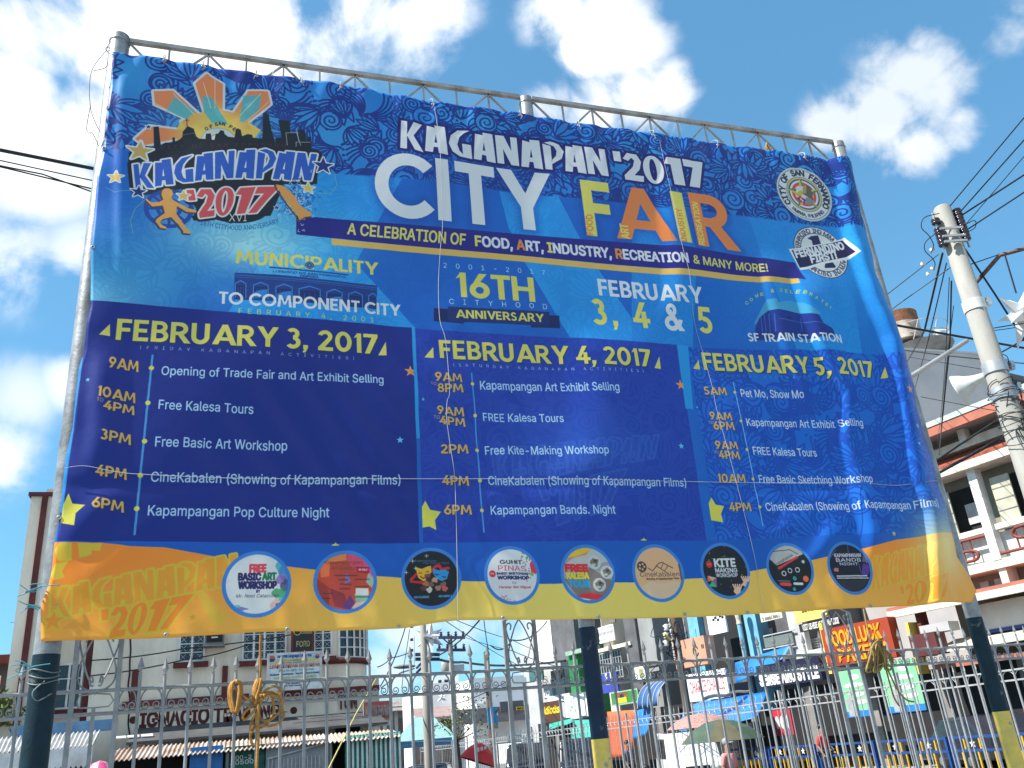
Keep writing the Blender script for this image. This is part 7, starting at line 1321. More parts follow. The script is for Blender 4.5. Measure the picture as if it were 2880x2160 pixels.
# ------------------------------------------------------------------ balcony building on the right
rbd = thing('corner_building', 'old white and grey building with orange roof edge, open shutters and maroon scroll railings', 'building', RF(0)(8, 0, 0)); m_terr = mat('terracotta_edge', (.44, .14, .09), .75, 0, .2, 2, dirt=(.28, .10, .07), chip=((.35, .30, .26), .33, 3)); m_ow = mat('old_white_frame', (.68, .66, .58), .8, 0, .12, 2, dirt=(.45, .43, .37)); m_shade = mat('olive_grey_wall', (.32, .30, .24), .9, 0, .15, 1); m_rtile = mat('rust_red_tiles', (.30, .075, .04), .8, 0, .25, 5)
U0, U1 = 4.3, 19.0
def rz(px, py, off=0): return ruz(px, py, off)[1]
def rb_(name, m, u0, u1, z0, z1, y0, y1): mb = MB(); mb.fbox(RF(0), (u0, y0, z0), (u1, y1, z1)); return mb.build(name, m, rbd)
zr1, zr0 = rz(2616, 1203, .9), rz(2616, 1219, .9); rb_('wall', m_shade, U0, U1, 0, zr0, .6, 9); rb_('roof', m_lgrey, U0 - .3, U1, zr0 + .02, zr1 + .14, -.86, 9.2); rb_('roof_edge', m_terr, U0 - .3, U1, zr0 - .12, zr1 + .0, -.95, -.87); rb_('eaves_trim', mat('pale_blue_trim', (.45, .52, .52), .7), U0 - .3, U1, zr1 + .0, zr1 + .17, -.98, -.88)
zb1, zb0 = rz(2645, 1272), rz(2645, 1282); rb_('beam', m_ow, U0, U1, zb0 - .05, zb1 + .12, -.05, .3)
zt1, zt0 = rz(2660, 1292), rz(2660, 1330); mb = MB(); mb.slab([RF(0)(U0, .2, zt1), RF(0)(U1, .2, zt1), RF(0)(U1, -.55, zt0), RF(0)(U0, -.55, zt0)], (0, 0, .08)); mb.build('tiled_canopy', m_rtile, rbd)
for k in range(60): 
    pass
zc1 = rz(2660, 1333); rb_('beam', m_ow, U0, U1, zc1 - .22, zc1 + .02, -.6, .3)
zs1, zs0 = rz(2740, 1595), rz(2740, 1609); rb_('floor_slab', m_ow, U0, U1, zs0 - .1, zs1 + .02, -.3, .6)
zw = rz(2720, 1510); rb_('parapet', m_ow, U0, U1, zw - .05, zw + .12, -.18, .1); rb_('white_panel', m_white, U0, U1, zs1 + .05, zw - .1, .1, .2)
ucol = [ruz(2722, 1250)[0]]; ustep = 2.1; ucol = [ucol[0] - ustep, ucol[0], ucol[0] + ustep, ucol[0] + 2 * ustep, ucol[0] + 3 * ustep]
for u in ucol: rb_('column', m_white, u - .14, u + .14, zs1, zc1 - .22, -.32, .0); rb_('upper_column', m_white, u - .12, u + .12, zb1, zr0, -.2, .1); rb_('lower_column', m_ow, u - .12, u + .12, rz(2740, 1690), zs0 - .1, -.22, .3)
zo1, zo0 = zc1 - .5, zw + .12
for i, u in enumerate(ucol[:-1]):
    rb_('window_opening', m_black, u + .45, u + ustep - .3, zo0, zo1, .5, .62)
    mb = MB(); xs = u + .38; mb.fbox(RF(0), (xs, -.1, zo0), (xs + .62, -.05, zo1 - .1)); sh = mb.build('shutter', mat('cream_shutter', (.48, .46, .36), .7), rbd)
    mb = MB()
    for k in range(1, 4): z = zo0 + (zo1 - .1 - zo0) * k / 4; mb.fbox(RF(0), (xs, -.112, z - .015), (xs + .62, -.101, z + .015))
    mb.build('shutter_rail', m_grime, sh); rb_('curtain', mat('pale_curtain', (.5, .5, .52), .9), u + 1.1, u + 1.5, zo0 + .3, zo0 + .95, .44, .49)
    zz0, zz1 = zs1 + .12, zw - .1; uc = u + ustep / 2; hh = (zz1 - zz0); mb = MB()
    mb.tube(smooth_path([RF(.24)(uc + x * .95, 0, zz0 + hh * z) for x, z in ((-1, .06), (-.2, .06), (.35, .06), (.5, .25), (.35, .45), (-.2, .5), (-.4, .7), (-.25, .92), (.3, .94), (1, .94))], 4), .05, 7)
    for x in (-.3, 0, .3): mb.tube([RF(.22)(uc + x, 0, zz0), RF(.22)(uc + x, 0, zz1)], .03, 6)
    mb.build('scroll_railing', mat('maroon_railing', (.22, .05, .04), .6), rbd)
    for x in (.75, 1.25): zz = rz(2790, 1637); mb = MB(); mb.fbox(RF(0), (u + x, .57, zz - .14), (u + x + .3, .61, zz + .14)); mb.build('vent_block', m_white, rbd)
zl1, zl0 = rz(2757, 1664), rz(2757, 1690); mb = MB(); mb.slab([RF(0)(U0 - 1.2, .5, zl1), RF(0)(U1, .5, zl1), RF(0)(U1, -1.2, zl0 + .1), RF(0)(U0 - 1.2, -1.2, zl0 + .1)], (0, 0, .1)); mb.build('awning_roof', m_terr, rbd); rb_('fascia', m_ow, U0 - 1.2, U1, zl0 - .12, zl0 + .09, -1.24, -1.1)
zf1, zf0 = zl0 - .2, rz(2800, 1772); rb_('grey_fascia', m_lgrey, ruz(2760, 1700)[0], U1, zf0, zf1 + .05, -.4, -.1); rb_('blue_line', mat('blue_line_paint', (.03, .05, .2), .6), ruz(2760, 1700)[0], U1, zf0 - .1, zf0, -.42, -.1)
za1, za0 = zf0 - .12, rz(2800, 1822); mb = MB(); mb.slab([RF(0)(U0 + .2, -.1, za1), RF(0)(U1, -.1, za1), RF(0)(U1, -1.5, za0), RF(0)(U0 + .2, -1.5, za0)], (0, 0, .05)); mb.build('cream_awning', mat('cream_awning', (.68, .63, .50), .7, 0, .12, 2), rbd); mb = MB(); mb.fbox(RF(0), (U0, -1.3, rz(2700, 1880)), (U1, -1.2, rz(2700, 1866))); mb.build('lower_fascia', m_terr, rbd)
# grey wall behind it (front parallel to the banner), water tank on its roof
yg = 24.5; g0, g1 = onY(2500, 990, yg), onY(2800, 1012, yg); gb = thing('rear_building', 'plain mauve grey wall rising behind the orange roof edge', 'building', ((g0[0] + g1[0]) / 2, yg, 0)); mb = MB(); mb.box((g0[0], yg, 0), (g1[0] - .2, yg + 10, g1[2] + .2)); mb.build('wall', mat('mauve_grey_wall', (.42, .40, .40), .85, 0, .08, .6, dirt=(.34, .32, .32)), gb); mb = MB(); mb.box((g0[0], yg - .04, g1[2] + .2), (g1[0] - .15, yg + 10, g1[2] + .28)); mb.build('coping', m_lgrey, gb)
x0 = onY(2756, 1010, yg)[0]; mb = MB(); mb.slab([(g1[0] - .2, yg + 1, g1[2]), (g1[0] + 6, yg + 1, g1[2] - 1.0), (g1[0] + 6, yg + 8, g1[2] - 1.0), (g1[0] - .2, yg + 8, g1[2])], (0, 0, .25)); mb.build('side_roof', m_dgrey, gb)
c = D(2552, 985, 36); wt = thing('water_tank', 'rusty upright steel water tank with a railed platform on the roof', 'water tank', c); zt_, zb0_ = D(2550, 868, 36)[2], D(2560, 960, 36)[2]; mb = MB(); mb.lathe((c[0], c[1], 0), [(.74, zb0_), (.74, zt_ - .5)], 20); mb.build('drum', mat('dirty_white_tank', (.48, .42, .36), .7, 0, .2, 3, dirt=(.25, .14, .08)), wt); mb = MB(); mb.lathe((c[0], c[1], 0), [(.745, zt_ - .5), (.76, zt_)], 20); mb.build('rusty_top', mat('rust', (.24, .10, .05), .9, 0, .3, 4), wt)
mb = MB(); pc = (c[0] + .75, c[1], zb0_ - .25); mb.lathe((pc[0], pc[1], 0), [(.5, zb0_ - .75), (1.25, zb0_ - .3), (1.3, zb0_ - .22)], 16); mb.build('platform', m_grime, wt); mb = MB()
for h in (.35, .8): mb.tube([(pc[0] + 1.25 * math.cos(a), pc[1] + 1.25 * math.sin(a), zb0_ - .2 + h) for a in np.linspace(0, 6.283, 25)[:-1]], .02, 5, closed=True)
for a in np.linspace(0, 6.283, 11)[:-1]: mb.tube([(pc[0] + 1.25 * math.cos(a), pc[1] + 1.25 * math.sin(a), zb0_ - .2), (pc[0] + 1.25 * math.cos(a + .3), pc[1] + 1.25 * math.sin(a + .3), zb0_ + .6)], .018, 5)
mb.build('railing', m_ir2, wt); mb = MB()
for x in (-.5, .5, 1.4): mb.bar((c[0] + x, c[1], zb0_ - .5), (c[0] + x, c[1], 0), .14)
mb.build('stand', m_ow, wt)
c = D(2634, 944, 36); ll = thing('globe_lamp', 'white globe lamp on a bent pipe above the grey wall', 'lamp', c); mb = MB(); mb.ell(c, .24, .24, .24, 14); mb.build('globe', mat('white_globe', (.75, .75, .72), .3), ll); e = D(2668, 928, 36); mb = MB(); mb.tube([c + (0, 0, .15), c + (0.05, 0, .25), e, D(2690, 1030, 36)], .045, 6); mb.build('pipe', m_ow, ll)

# ------------------------------------------------------------------ right utility pole
pt = D(2649, 588, 13); rp_ = thing('utility_pole', 'big pale concrete utility pole at right with porcelain insulators and many wires', 'utility pole', (pt[0], pt[1], 0)); mb = MB(); mb.lathe((pt[0], pt[1], 0), [(.195, 0), (.122, pt[2]), (.1, pt[2] + .03)], 24); mb.build('shaft', m_conc, rp_)
def pz(py): return D(2649 + (py - 588) * .318, py, 13)[2]
ax_r = CAMROT @ np.array([1, 0, 0]); ax_f = CAMROT @ np.array([0, 0, 1.]); ax_r = _n(ax_r * [1, 1, 0]); ax_f = _n(ax_f * [1, 1, 0])
for k, (py, s) in enumerate([(628, -1), (660, -1), (677, -1), (690, -1), (703, -1)] + [(600 + 15 * i, 1) for i in range(7)]):
    z = pz(py + 8); r = .125 + (pt[2] - z) * .012; c = np.array([pt[0], pt[1], z]) + ax_r * s * (r + .055) - ax_f * .05; mb = MB(); mb.lathe(c, [(.02, -.045), (.06, -.04), (.065, -.015), (.035, 0), (.065, .015), (.06, .04), (.02, .045)], 12); mb.build('insulator', m_por, rp_)
mb = MB()
for s in (-1, 1): z1, z0 = pz(605), pz(730); mb.bar(np.array([pt[0], pt[1], z0]) + ax_r * s * .19 - ax_f * .05, np.array([pt[0], pt[1], z1]) + ax_r * s * .19 - ax_f * .05, .025)
mb.build('insulator_rack', m_zinc, rp_); mb = MB()
for py in (668, 694, 712): z = pz(py + 6); mb.bar(np.array([pt[0], pt[1], z]) - ax_r * .22 - ax_f * .16, np.array([pt[0], pt[1], z - .02]) + ax_r * .1 - ax_f * .19, .03)
mb.build('bracket', m_zinc, rp_)
for py, m in ((915, m_white), (1108, m_zinc), (1185, m_zinc)):
    z = pz(py); r = .125 + (pt[2] - z) * .0113 + .008; mb = MB(); mb.lathe((pt[0], pt[1], 0), [(r, z - .09), (r, z + .07)], 24); b_ = mb.build('band_clamp', m, rp_)
    mb = MB(); 
    for k in range(5): c = np.array([pt[0], pt[1], z + .04]) + ax_r * (r + .05) + rng.normal(0, .03, 3); mb.box(c - .035, c + .035)
    mb.build('clamp_fitting', m_white if py == 915 else m_zinc, b_)
mb = MB()
for k in range(16):
    z = pz(random.uniform(1060, 1300)); r = .16 + random.uniform(0, .05); a0 = random.uniform(0, 6.28); mb.tube([(pt[0] + r * math.cos(a), pt[1] + r * math.sin(a), z + .06 * math.sin(a * 1.3 + k) - .02 * k * .2 * (a - a0)) for a in np.linspace(a0, a0 + random.uniform(2, 7), 16)], .006, 5)
for k in range(10): 
    a = np.array([pt[0], pt[1], pz(random.uniform(1180, 1300))]) - ax_f * .22 + ax_r * random.uniform(-.1, .25); mb.tube(smooth_path([a, a + rng.normal(0, .12, 3) - (0, 0, .15), a + rng.normal(0, .15, 3) - (0, 0, .4), a + rng.normal(0, .1, 3) - (0, 0, .7)], 5), .007, 5)
mb.build('wire_tangle', m_wire, rp_)
am = [D(2745, 795, 12.9), D(2812, 718, 12.7), D(2900, 694, 12.5), D(2990, 668, 12.3)]; mb = MB(); mb.tube(am, .032, 8); mb.build('lamp_arm', mat('rusty_pipe_arm', (.17, .11, .09), .7, .3, .3, 5), rp_)
am = [D(2540, 1072, 12.6), D(2650, 1003, 12.8), D(2720, 958, 12.95)]; mb = MB(); mb.tube(am, .035, 8); mb.build('stay_arm', m_zinc, rp_)
m_strw = mat('star_white_plastic', (.70, .70, .70), .55, 0, .05, 2)
star_lantern(D(2878, 880, 12.2), .40, 'big white many pointed star lantern at the right edge beside the concrete pole', m=m_strw, hang=D(2826, 716, 12.6), seed=4)
# horn loudspeaker
hc = D(2772, 1055, 12.5); he = D(2700, 1092, 12.72); hx = _n(he - hc); L = np.linalg.norm(he - hc); hs = thing('horn_loudspeaker', 'white horn loudspeaker strapped to the concrete pole', 'loudspeaker', hc); mb = MB(); mb.lathe(hc, [(.05, 0), (.06, L * .2), (.085, L * .42), (.13, L * .68), (.19, L * .88), (.235, L), (.24, L + .02), (.225, L + .02), (.18, L * .9), (.11, L * .6), (.04, L * .3)], 28, axis=hx); mb.build('horn', mat('white_enamel', (.72, .72, .7), .35), hs); mb = MB(); mb.lathe(hc - hx * .15, [(.02, 0), (.075, .02), (.075, .12), (.05, .16)], 16, axis=hx); mb.build('driver', mat('rusty_driver', (.2, .12, .09), .6), hs); mb = MB(); mb.bar(hc - hx * .02, hc - hx * .02 + (.12, .02, -.05), .03); mb.build('bracket', m_zinc, hs)
# wires of the right pole
W_ = [([(2663, 590), (2860, 355), (3000, 190)], 13, 10, .009, 'black wire from the pole top up to the right, uppermost'), ([(2689, 609), (2880, 394), (3000, 258)], 13, 10, .010, 'black wire from the pole top up to the right, second'), ([(2714, 634), (2880, 440), (3000, 300)], 13, 10, .006, 'thin wire from the pole up to the right, crossing the others'), ([(2693, 613), (2880, 492), (3000, 414)], 13, 10.5, .014, 'thick black wire from the pole to the right, fourth'), ([(2706, 655), (2880, 541), (3000, 462)], 13, 10.5, .012, 'black wire from the pole to the right, lowest of the fan'),
      ([(2640, 715), (2503, 822), (2380, 920)], 12.9, 14, .008, 'thin wire slanting down left to the banner edge, upper of two'), ([(2690, 740), (2524, 858), (2400, 960)], 12.9, 14, .008, 'thin wire slanting down left to the banner edge, lower of two'), ([(2651, 712), (2600, 930), (2545, 1030)], 12.9, 16, .016, 'thick drop cable fanning down left from the insulators'), ([(2662, 740), (2610, 960), (2560, 1140)], 12.9, 16, .009, 'drop cable fanning down left, second'), ([(2676, 790), (2672, 960), (2650, 1180), (2640, 1290)], 12.9, 15, .012, 'near vertical drop cable left of the pole, thickest'), ([(2682, 860), (2662, 1030), (2632, 1290)], 12.9, 15, .006, 'near vertical thin drop cable left of the pole'), ([(2670, 780), (2660, 1000), (2644, 1200)], 12.95, 15, .006, 'near vertical drop cable left of the pole, behind'),
      ([(2714, 700), (2800, 830), (2880, 955), (2960, 1080)], 13, 12, .014, 'thick cable going down right from the insulators'), ([(2712, 706), (2732, 778)], 12.8, 12.8, .013, 'short cable end hanging on the right side of the pole'), ([(2725, 745), (2812, 715)], 12.9, 12.8, .008, 'stay wire from the pole to the lamp arm'), ([(2747, 800), (2790, 950), (2850, 1160)], 13, 12.6, .005, 'pale cord hanging down beside the pole'),
      ([(2545, 985), (2660, 1000), (2880, 1022), (2980, 1030)], 17, 14, .012, 'dark cable crossing low behind the pole'), ([(2560, 1005), (2760, 1038)], 16, 13.2, .006, 'thin wire running to the horn loudspeaker bracket'), ([(2590, 1116), (2780, 1152), (2900, 1165)], 16, 13, .007, 'thin wire crossing in front of the grey wall'), ([(2780, 925), (2860, 912), (2980, 900)], 12.8, 11.5, .008, 'thin wire to the right from the white clamp, upper'), ([(2780, 932), (2880, 918), (2980, 925)], 12.8, 11.5, .006, 'thin wire to the right from the white clamp, lower'), ([(2800, 1000), (2880, 955), (2960, 900)], 12.8, 12, .012, 'cable rising right from the pole below the star'),
      ([(2628, 1300), (2700, 1250), (2800, 1185), (2840, 1160)], 15, 12.9, .02, 'thick cable bundle rising to the pole in front of the tiled canopy, upper'), ([(2640, 1330), (2740, 1275), (2830, 1225), (2850, 1205)], 15, 12.9, .028, 'thick cable bundle rising to the pole in front of the tiled canopy, lower'),
      ([(2795, 760), (2760, 1000), (2540, 1072)], 12.8, 12.7, .0, ''), ]
for pts, d0, d1, r, lb in W_:
    if not r: continue
    n = len(pts) - 1; q = [D(x, y, d0 + (d1 - d0) * i / n) for i, (x, y) in enumerate(pts)]
    if pts[-1][0] >= 2940 or pts[-1][0] <= 2420: q.append(q[-1] + (q[-1] - q[-2]) * 9)          # runs on to the next pole down the street
    elif pts[-1][0] < 2660 and n > 1: q[-1] = onY(*pts[-1], 24.42)                               # drop wires end on the grey wall
    span(q, r, lb, .0)
for k, (L) in enumerate(([(2642, 600), (2600, 612), (2592, 640), (2612, 662), (2626, 690), (2618, 712)], [(2640, 650), (2604, 680), (2602, 705), (2622, 726), (2630, 742), (2626, 760)], [(2700, 640), (2740, 620), (2742, 640), (2716, 654), (2704, 650)])):
    mb = MB(); mb.tube(smooth_path([D(x, y, 12.75) for x, y in L], 5), .007, 5); mb.build('jumper_wire', m_wire, rp_)
for x, y in ((2622, 702), (2596, 742), (2624, 755), (2612, 770)): mb = MB(); c = D(x, y, 12.85); mb.box(c - (.03, .02, .02), c + (.03, .02, .02)); mb.build('splice_cap', m_white, rp_)

# ------------------------------------------------------------------ second fence along the road, far right to centre
m_iron2 = mat('pale_painted_iron', (.42, .43, .44), .5, .2, .15, 6)
G0, G1 = np.array([14.1, 11.3]), np.array([10.4, 52.0]); GL = np.linalg.norm(G1 - G0); gd = (G1 - G0) / GL; f2 = thing('iron_fence', 'long pale iron fence running away along the road, seen through the nearer fence', 'fence', (G0[0], G0[1], 0)); FG = frame((G0[0], G0[1], 0), (gd[0], gd[1], 0))
ZT, ZL = 2.24, 2.06
for z in (ZT, ZL, .2): mb = MB(); mb.bar(FG(0, 0, z), FG(GL, 0, z), .03); mb.build('rail', m_iron2, f2)
sp = .27; base = None; rest = MB()
for i in range(int(GL / sp)):
    x = i * sp
    if i < 98:
        if base is None:
            mb = MB(); mb.bar(FG(0, 0, 0), FG(0, 0, ZT + .1), .017); mb.add([FG(-.02, 0, ZT + .1), FG(0, -.01, ZT + .1), FG(.02, 0, ZT + .1), FG(0, .01, ZT + .1), FG(0, 0, ZT + .24)], [(0, 1, 4), (1, 2, 4), (2, 3, 4), (3, 0, 4), (3, 2, 1, 0)]); base = mb.build('picket', m_iron2, f2)
        else: c = base.copy(); COL.objects.link(c); c.location = Vector(FG(x, 0, 0) - FG(0, 0, 0))
    else: rest.bar(FG(x, 0, 0), FG(x, 0, ZT + .2), .017)
tag(rest.build('far_pickets', m_iron2, f2), kind='stuff')
mb = MB()
for i in range(int(GL / sp)):
    x = (i + .5) * sp; mb.tube([FG(x + sp * .5 * math.cos(a), 0, ZL + .02 + .15 * math.sin(a)) for a in np.linspace(0, math.pi, 7)], .007, 4, caps=False)
mb.build('arches', m_iron2, f2)
for k in range(int(GL / 4) + 1):
    mb = MB(); mb.bar(FG(k * 4 + 1, 0, 0), FG(k * 4 + 1, 0, ZT + .25), .06); mb.build('post', m_iron2, f2)

# ------------------------------------------------------------------ blue and yellow street barriers with stars
m_brl = mat('royal_blue_paint', (.02, .075, .27), .45, 0, .15, 4); m_bry = mat('road_yellow_paint', (.72, .42, .03), .5, 0, .15, 4)
bx, by0 = 17.0, 13.6
for i in range(6):
    y0 = by0 + i * 2.75; F = frame((bx, y0, 0), (.02, 1, 0)); t = thing('street_barrier', 'blue railed street barrier with yellow bars and white stars, number %s from the right' % ('first', 'second', 'third', 'fourth', 'fifth', 'sixth')[i] if False else ['nearest blue and yellow street barrier, at the right edge behind the fences', 'blue and yellow star barrier second from the right', 'blue and yellow star barrier third from the right, behind the right post', 'blue and yellow star barrier below the green tarpaulins', 'blue and yellow star barrier left of the green tarpaulins', 'farthest blue and yellow star barrier, next to the person in pink'][i], 'barrier', (bx, y0, 0), 'street barriers along the road')
    for z in (1.02, .72, .12): mb = MB(); mb.bar(F(0, 0, z), F(2.6, 0, z), .055); mb.build('rail', m_brl, t)
    for x in (0, 2.6): mb = MB(); mb.bar(F(x, 0, 0), F(x, 0, 1.06), .075); mb.build('post', m_brl, t)
    for k in range(9): x = .26 + k * .26; mb = MB(); mb.bar(F(x, 0, .145), F(x, 0, .69), .04); mb.build('bar', m_bry, t)
    for x in (.4, .9, 1.7, 2.2): mb = MB(); mb.bar(F(x, 0, .75), F(x, 0, .99), .04); mb.build('short_bar', m_bry, t)
    for x in (.65, 1.95): mb = MB(); q = starp(np.array([x, .87]), .10); mb.slab([F(a, -.02, b) for a, b in q], F(0, .03, 0) - F(0, 0, 0)); mb.build('star', m_white, t)

# ------------------------------------------------------------------ vehicles
m_tyre = mat('tyre_rubber', (.02, .02, .02), .9); m_rim = mat('steel_rim', (.4, .4, .42), .4, .7); m_lamp = mat('headlamp_glass', (.7, .7, .7), .1); m_chr = mat('chrome_trim', (.6, .6, .62), .2, .9)
def vehicle(c, ang, label, body, prof, W, cabin, name='car', cat='car', wheels=(.75, -.8), r=.32):
    """prof: side outline (x, z); cabin: glass outline per side; +x is the nose"""
    t = thing(name, label, cat, (c[0], c[1], 0)); ca, sa = math.cos(ang), math.sin(ang); F = frame((c[0], c[1], 0), (ca, sa, 0))
    mb = MB(); n = len(prof); k = [(1.0, 0), (1.0, 0)]
    vs = [F(x, s * W / 2 * (1 - .10 * max(0, (z - .9))), z) for s in (-1, 1) for x, z in prof]; mb.add(vs, [tuple(range(n))[::-1], tuple(range(n, 2 * n))] + [(i, (i + 1) % n, n + (i + 1) % n, n + i) for i in range(n)]); o = mb.build('body', body, t); bv = o.modifiers.new('round', 'BEVEL'); bv.width = .06; bv.segments = 2; bv.limit_method = 'ANGLE'
    for s in (-1, 1):
        mb = MB(); mb.slab([F(x, s * (W / 2 * (1 - .10 * max(0, (z - .9))) + .004), z) for x, z in cabin], (F(0, s * .01, 0) - F(0, 0, 0))); mb.build('side_window', m_glass, t)
        for wx in wheels: mb = MB(); cc = F(wx, s * (W / 2 - .1), r); mb.lathe(cc, [(r * .6, -.1), (r, -.09), (r, .09), (r * .6, .1)], 18, axis=F(0, s, 0) - F(0, 0, 0)); w = mb.build('wheel', m_tyre, t); mb = MB(); mb.lathe(cc, [(r * .58, .06), (r * .3, .11), (.02, .12)], 14, axis=F(0, s, 0) - F(0, 0, 0)); mb.build('rim', m_rim, w)
    nose = max(p[0] for p in prof); tail = min(p[0] for p in prof)
    ws = [p for p in prof if p[0] > 0 and p[1] > .8]; 
    top = max(prof, key=lambda p: p[1] + .01 * p[0]); hood = max((p for p in prof if p[1] > .7 and p[0] > top[0] + .05), key=lambda p: p[1])
    mb = MB(); e = .06; a, b = np.array(hood), np.array(top); nn_ = _n([(b - a)[1], -(b - a)[0]]) * .012; p0, p1 = a + (b - a) * .12 + nn_, a + (b - a) * .88 + nn_; wv_ = W / 2 - .14
    mb.slab([F(p0[0], -wv_, p0[1]), F(p0[0], wv_, p0[1]), F(p1[0], wv_ - .08, p1[1]), F(p1[0], -wv_ + .08, p1[1])], F(nn_[0], 0, nn_[1]) - F(0, 0, 0)); mb.build('windscreen', m_glass, t)
    for s in (-1, 1): mb = MB(); mb.ell(F(nose - .03, s * (W / 2 - .25), .72), .05, .12, .09, 10, F=frame((0, 0, 0), (ca, sa, 0))); mb.build('headlight', m_lamp, t)
    mb = MB(); mb.fbox(F, (nose - .02, -W / 2 + .05, .35), (nose + .08, W / 2 - .05, .5)); mb.build('bumper', m_chr, t); mb = MB(); mb.fbox(F, (nose - .02, -.35, .58), (nose + .03, .35, .8)); mb.build('grille', m_black, t)
    return t, F
sed = [(-2.0, .35), (2.0, .35), (2.05, .6), (1.95, .82), (1.1, .95), (.45, 1.42), (-.9, 1.45), (-1.6, 1.0), (-2.05, .95)]; sedw = [(.98, .96), (.4, 1.36), (-.85, 1.38), (-1.35, .98)]
van = [(-1.9, .4), (1.7, .4), (1.78, .7), (1.7, .95), (1.25, 1.1), (.9, 1.85), (-1.85, 1.9), (-1.95, .9)]; vanw = [(1.1, 1.12), (.8, 1.7), (-1.6, 1.72), (-1.65, 1.12)]
jeep = [(-2.6, .5), (1.9, .5), (1.95, 1.05), (.95, 1.2), (.75, 1.85), (-2.6, 1.95)]; jeepw = [(.6, 1.25), (.5, 1.7), (-2.4, 1.75), (-2.4, 1.25)]
m_vw = mat('white_car_paint', (.75, .75, .75), .25, 0, .04, 2, spec=.6); m_vd = mat('dark_car_paint', (.025, .03, .045), .2, 0, .1, 2, spec=.7); m_vb = mat('navy_car_paint', (.03, .04, .12), .3, 0, .1, 2, spec=.6)
def onroad(px, dep): c = D(px, 2050, dep); return c
toward = math.atan2(-1, -.35)
vehicle(onroad(1922, 27), toward, 'small white van with dark windscreen coming along the road', m_vw, [(x, z * .93) for x, z in van], 1.6, [(x, z * .93) for x, z in vanw], 'white_van', 'van'); vehicle(onroad(1476, 38), toward, 'dark navy jeepney near the centre, in front of a white one', m_vd, jeep, 1.8, jeepw, 'jeepney', 'jeepney'); vehicle(onroad(1425, 47), toward, 'white jeepney behind the navy one', m_vw, [(x, z * 1.1) for x, z in jeep], 1.8, [(x, z * 1.1) for x, z in jeepw], 'jeepney', 'jeepney')
vehicle(onroad(2745, 24.5), math.atan2(1, .25), 'dark saloon car parked behind the barriers near the right post', m_vd, sed, 1.7, sedw, 'parked_car', 'car'); vehicle(onroad(1200, 36), toward, 'dark car behind the far fence beside the concrete pole', m_vd, sed, 1.7, sedw, 'parked_car', 'car'); vehicle(D(800, 2175, 15.5), math.pi, 'white car whose roof shows behind the rope, in front of the left stalls', m_vw, sed, 1.7, sedw, 'parked_car', 'car'); vehicle(onroad(1625, 34), toward, 'dark van left of the middle post', m_vd, van, 1.7, vanw, 'parked_van', 'van')
q = D(1358, 2122, 29); u_ = umbrella(q + np.array([0, 0, .35]), .62, mat('red_umbrella_cloth', (.62, .03, .03), .6), 'red market umbrella with white patches behind the far fence', h=.6, tilt=.35)
Fu = frame(q + np.array([-.36, -.54, .08]), (1, -.1, .25)); mb = MB()
for k in range(5): mb.slab([Fu(.02 + k * .13, 0, .0), Fu(.11 + k * .13, 0, .0), Fu(.10 + k * .13, 0, .13 - .015 * k), Fu(.03 + k * .13, 0, .12 - .015 * k)], Fu(0, .01, 0) - Fu(0, 0, 0))
mb.build('white_patch', m_white, u_)
q = D(2025, 2040, 19.5); umbrella(q + np.array([0, 0, .12]), .95, mat('dark_green_umbrella', (.05, .09, .06), .7), 'dark green market umbrella above the person in pink', m2=mat('brown_green_cloth', (.10, .09, .05), .7)); q = D(1968, 2018, 23); umbrella(q + np.array([0, 0, .1]), .95, mat('patterned_pink_cloth', (.45, .25, .22), .7, 0, .3, 20), 'faded pink patterned umbrella over the white van', h=.35)
s, q, F = rsign('red_soft_drink_sign', 'tilted red and white drinks sign under the navy shop sign', 2176, 1998, 2240, 2070, mat('red_sign', (.60, .03, .06), .5), 3.0); mb = MB(); W2, H2 = q[1] - q[0], q[3] - q[2]
for u0, u1 in ((.08, .3), (.36, .6), (.64, .92)): mb.slab([F(q[0] + W2 * (u0 + (u1 - u0) * (.5 + .5 * math.cos(b))), -.006, q[2] + H2 * (.5 + .26 * math.sin(b))) for b in np.linspace(0, 6.283, 13)[:-1]], F(0, .005, 0) - F(0, 0, 0))
mb.build('white_patch', m_white, s)
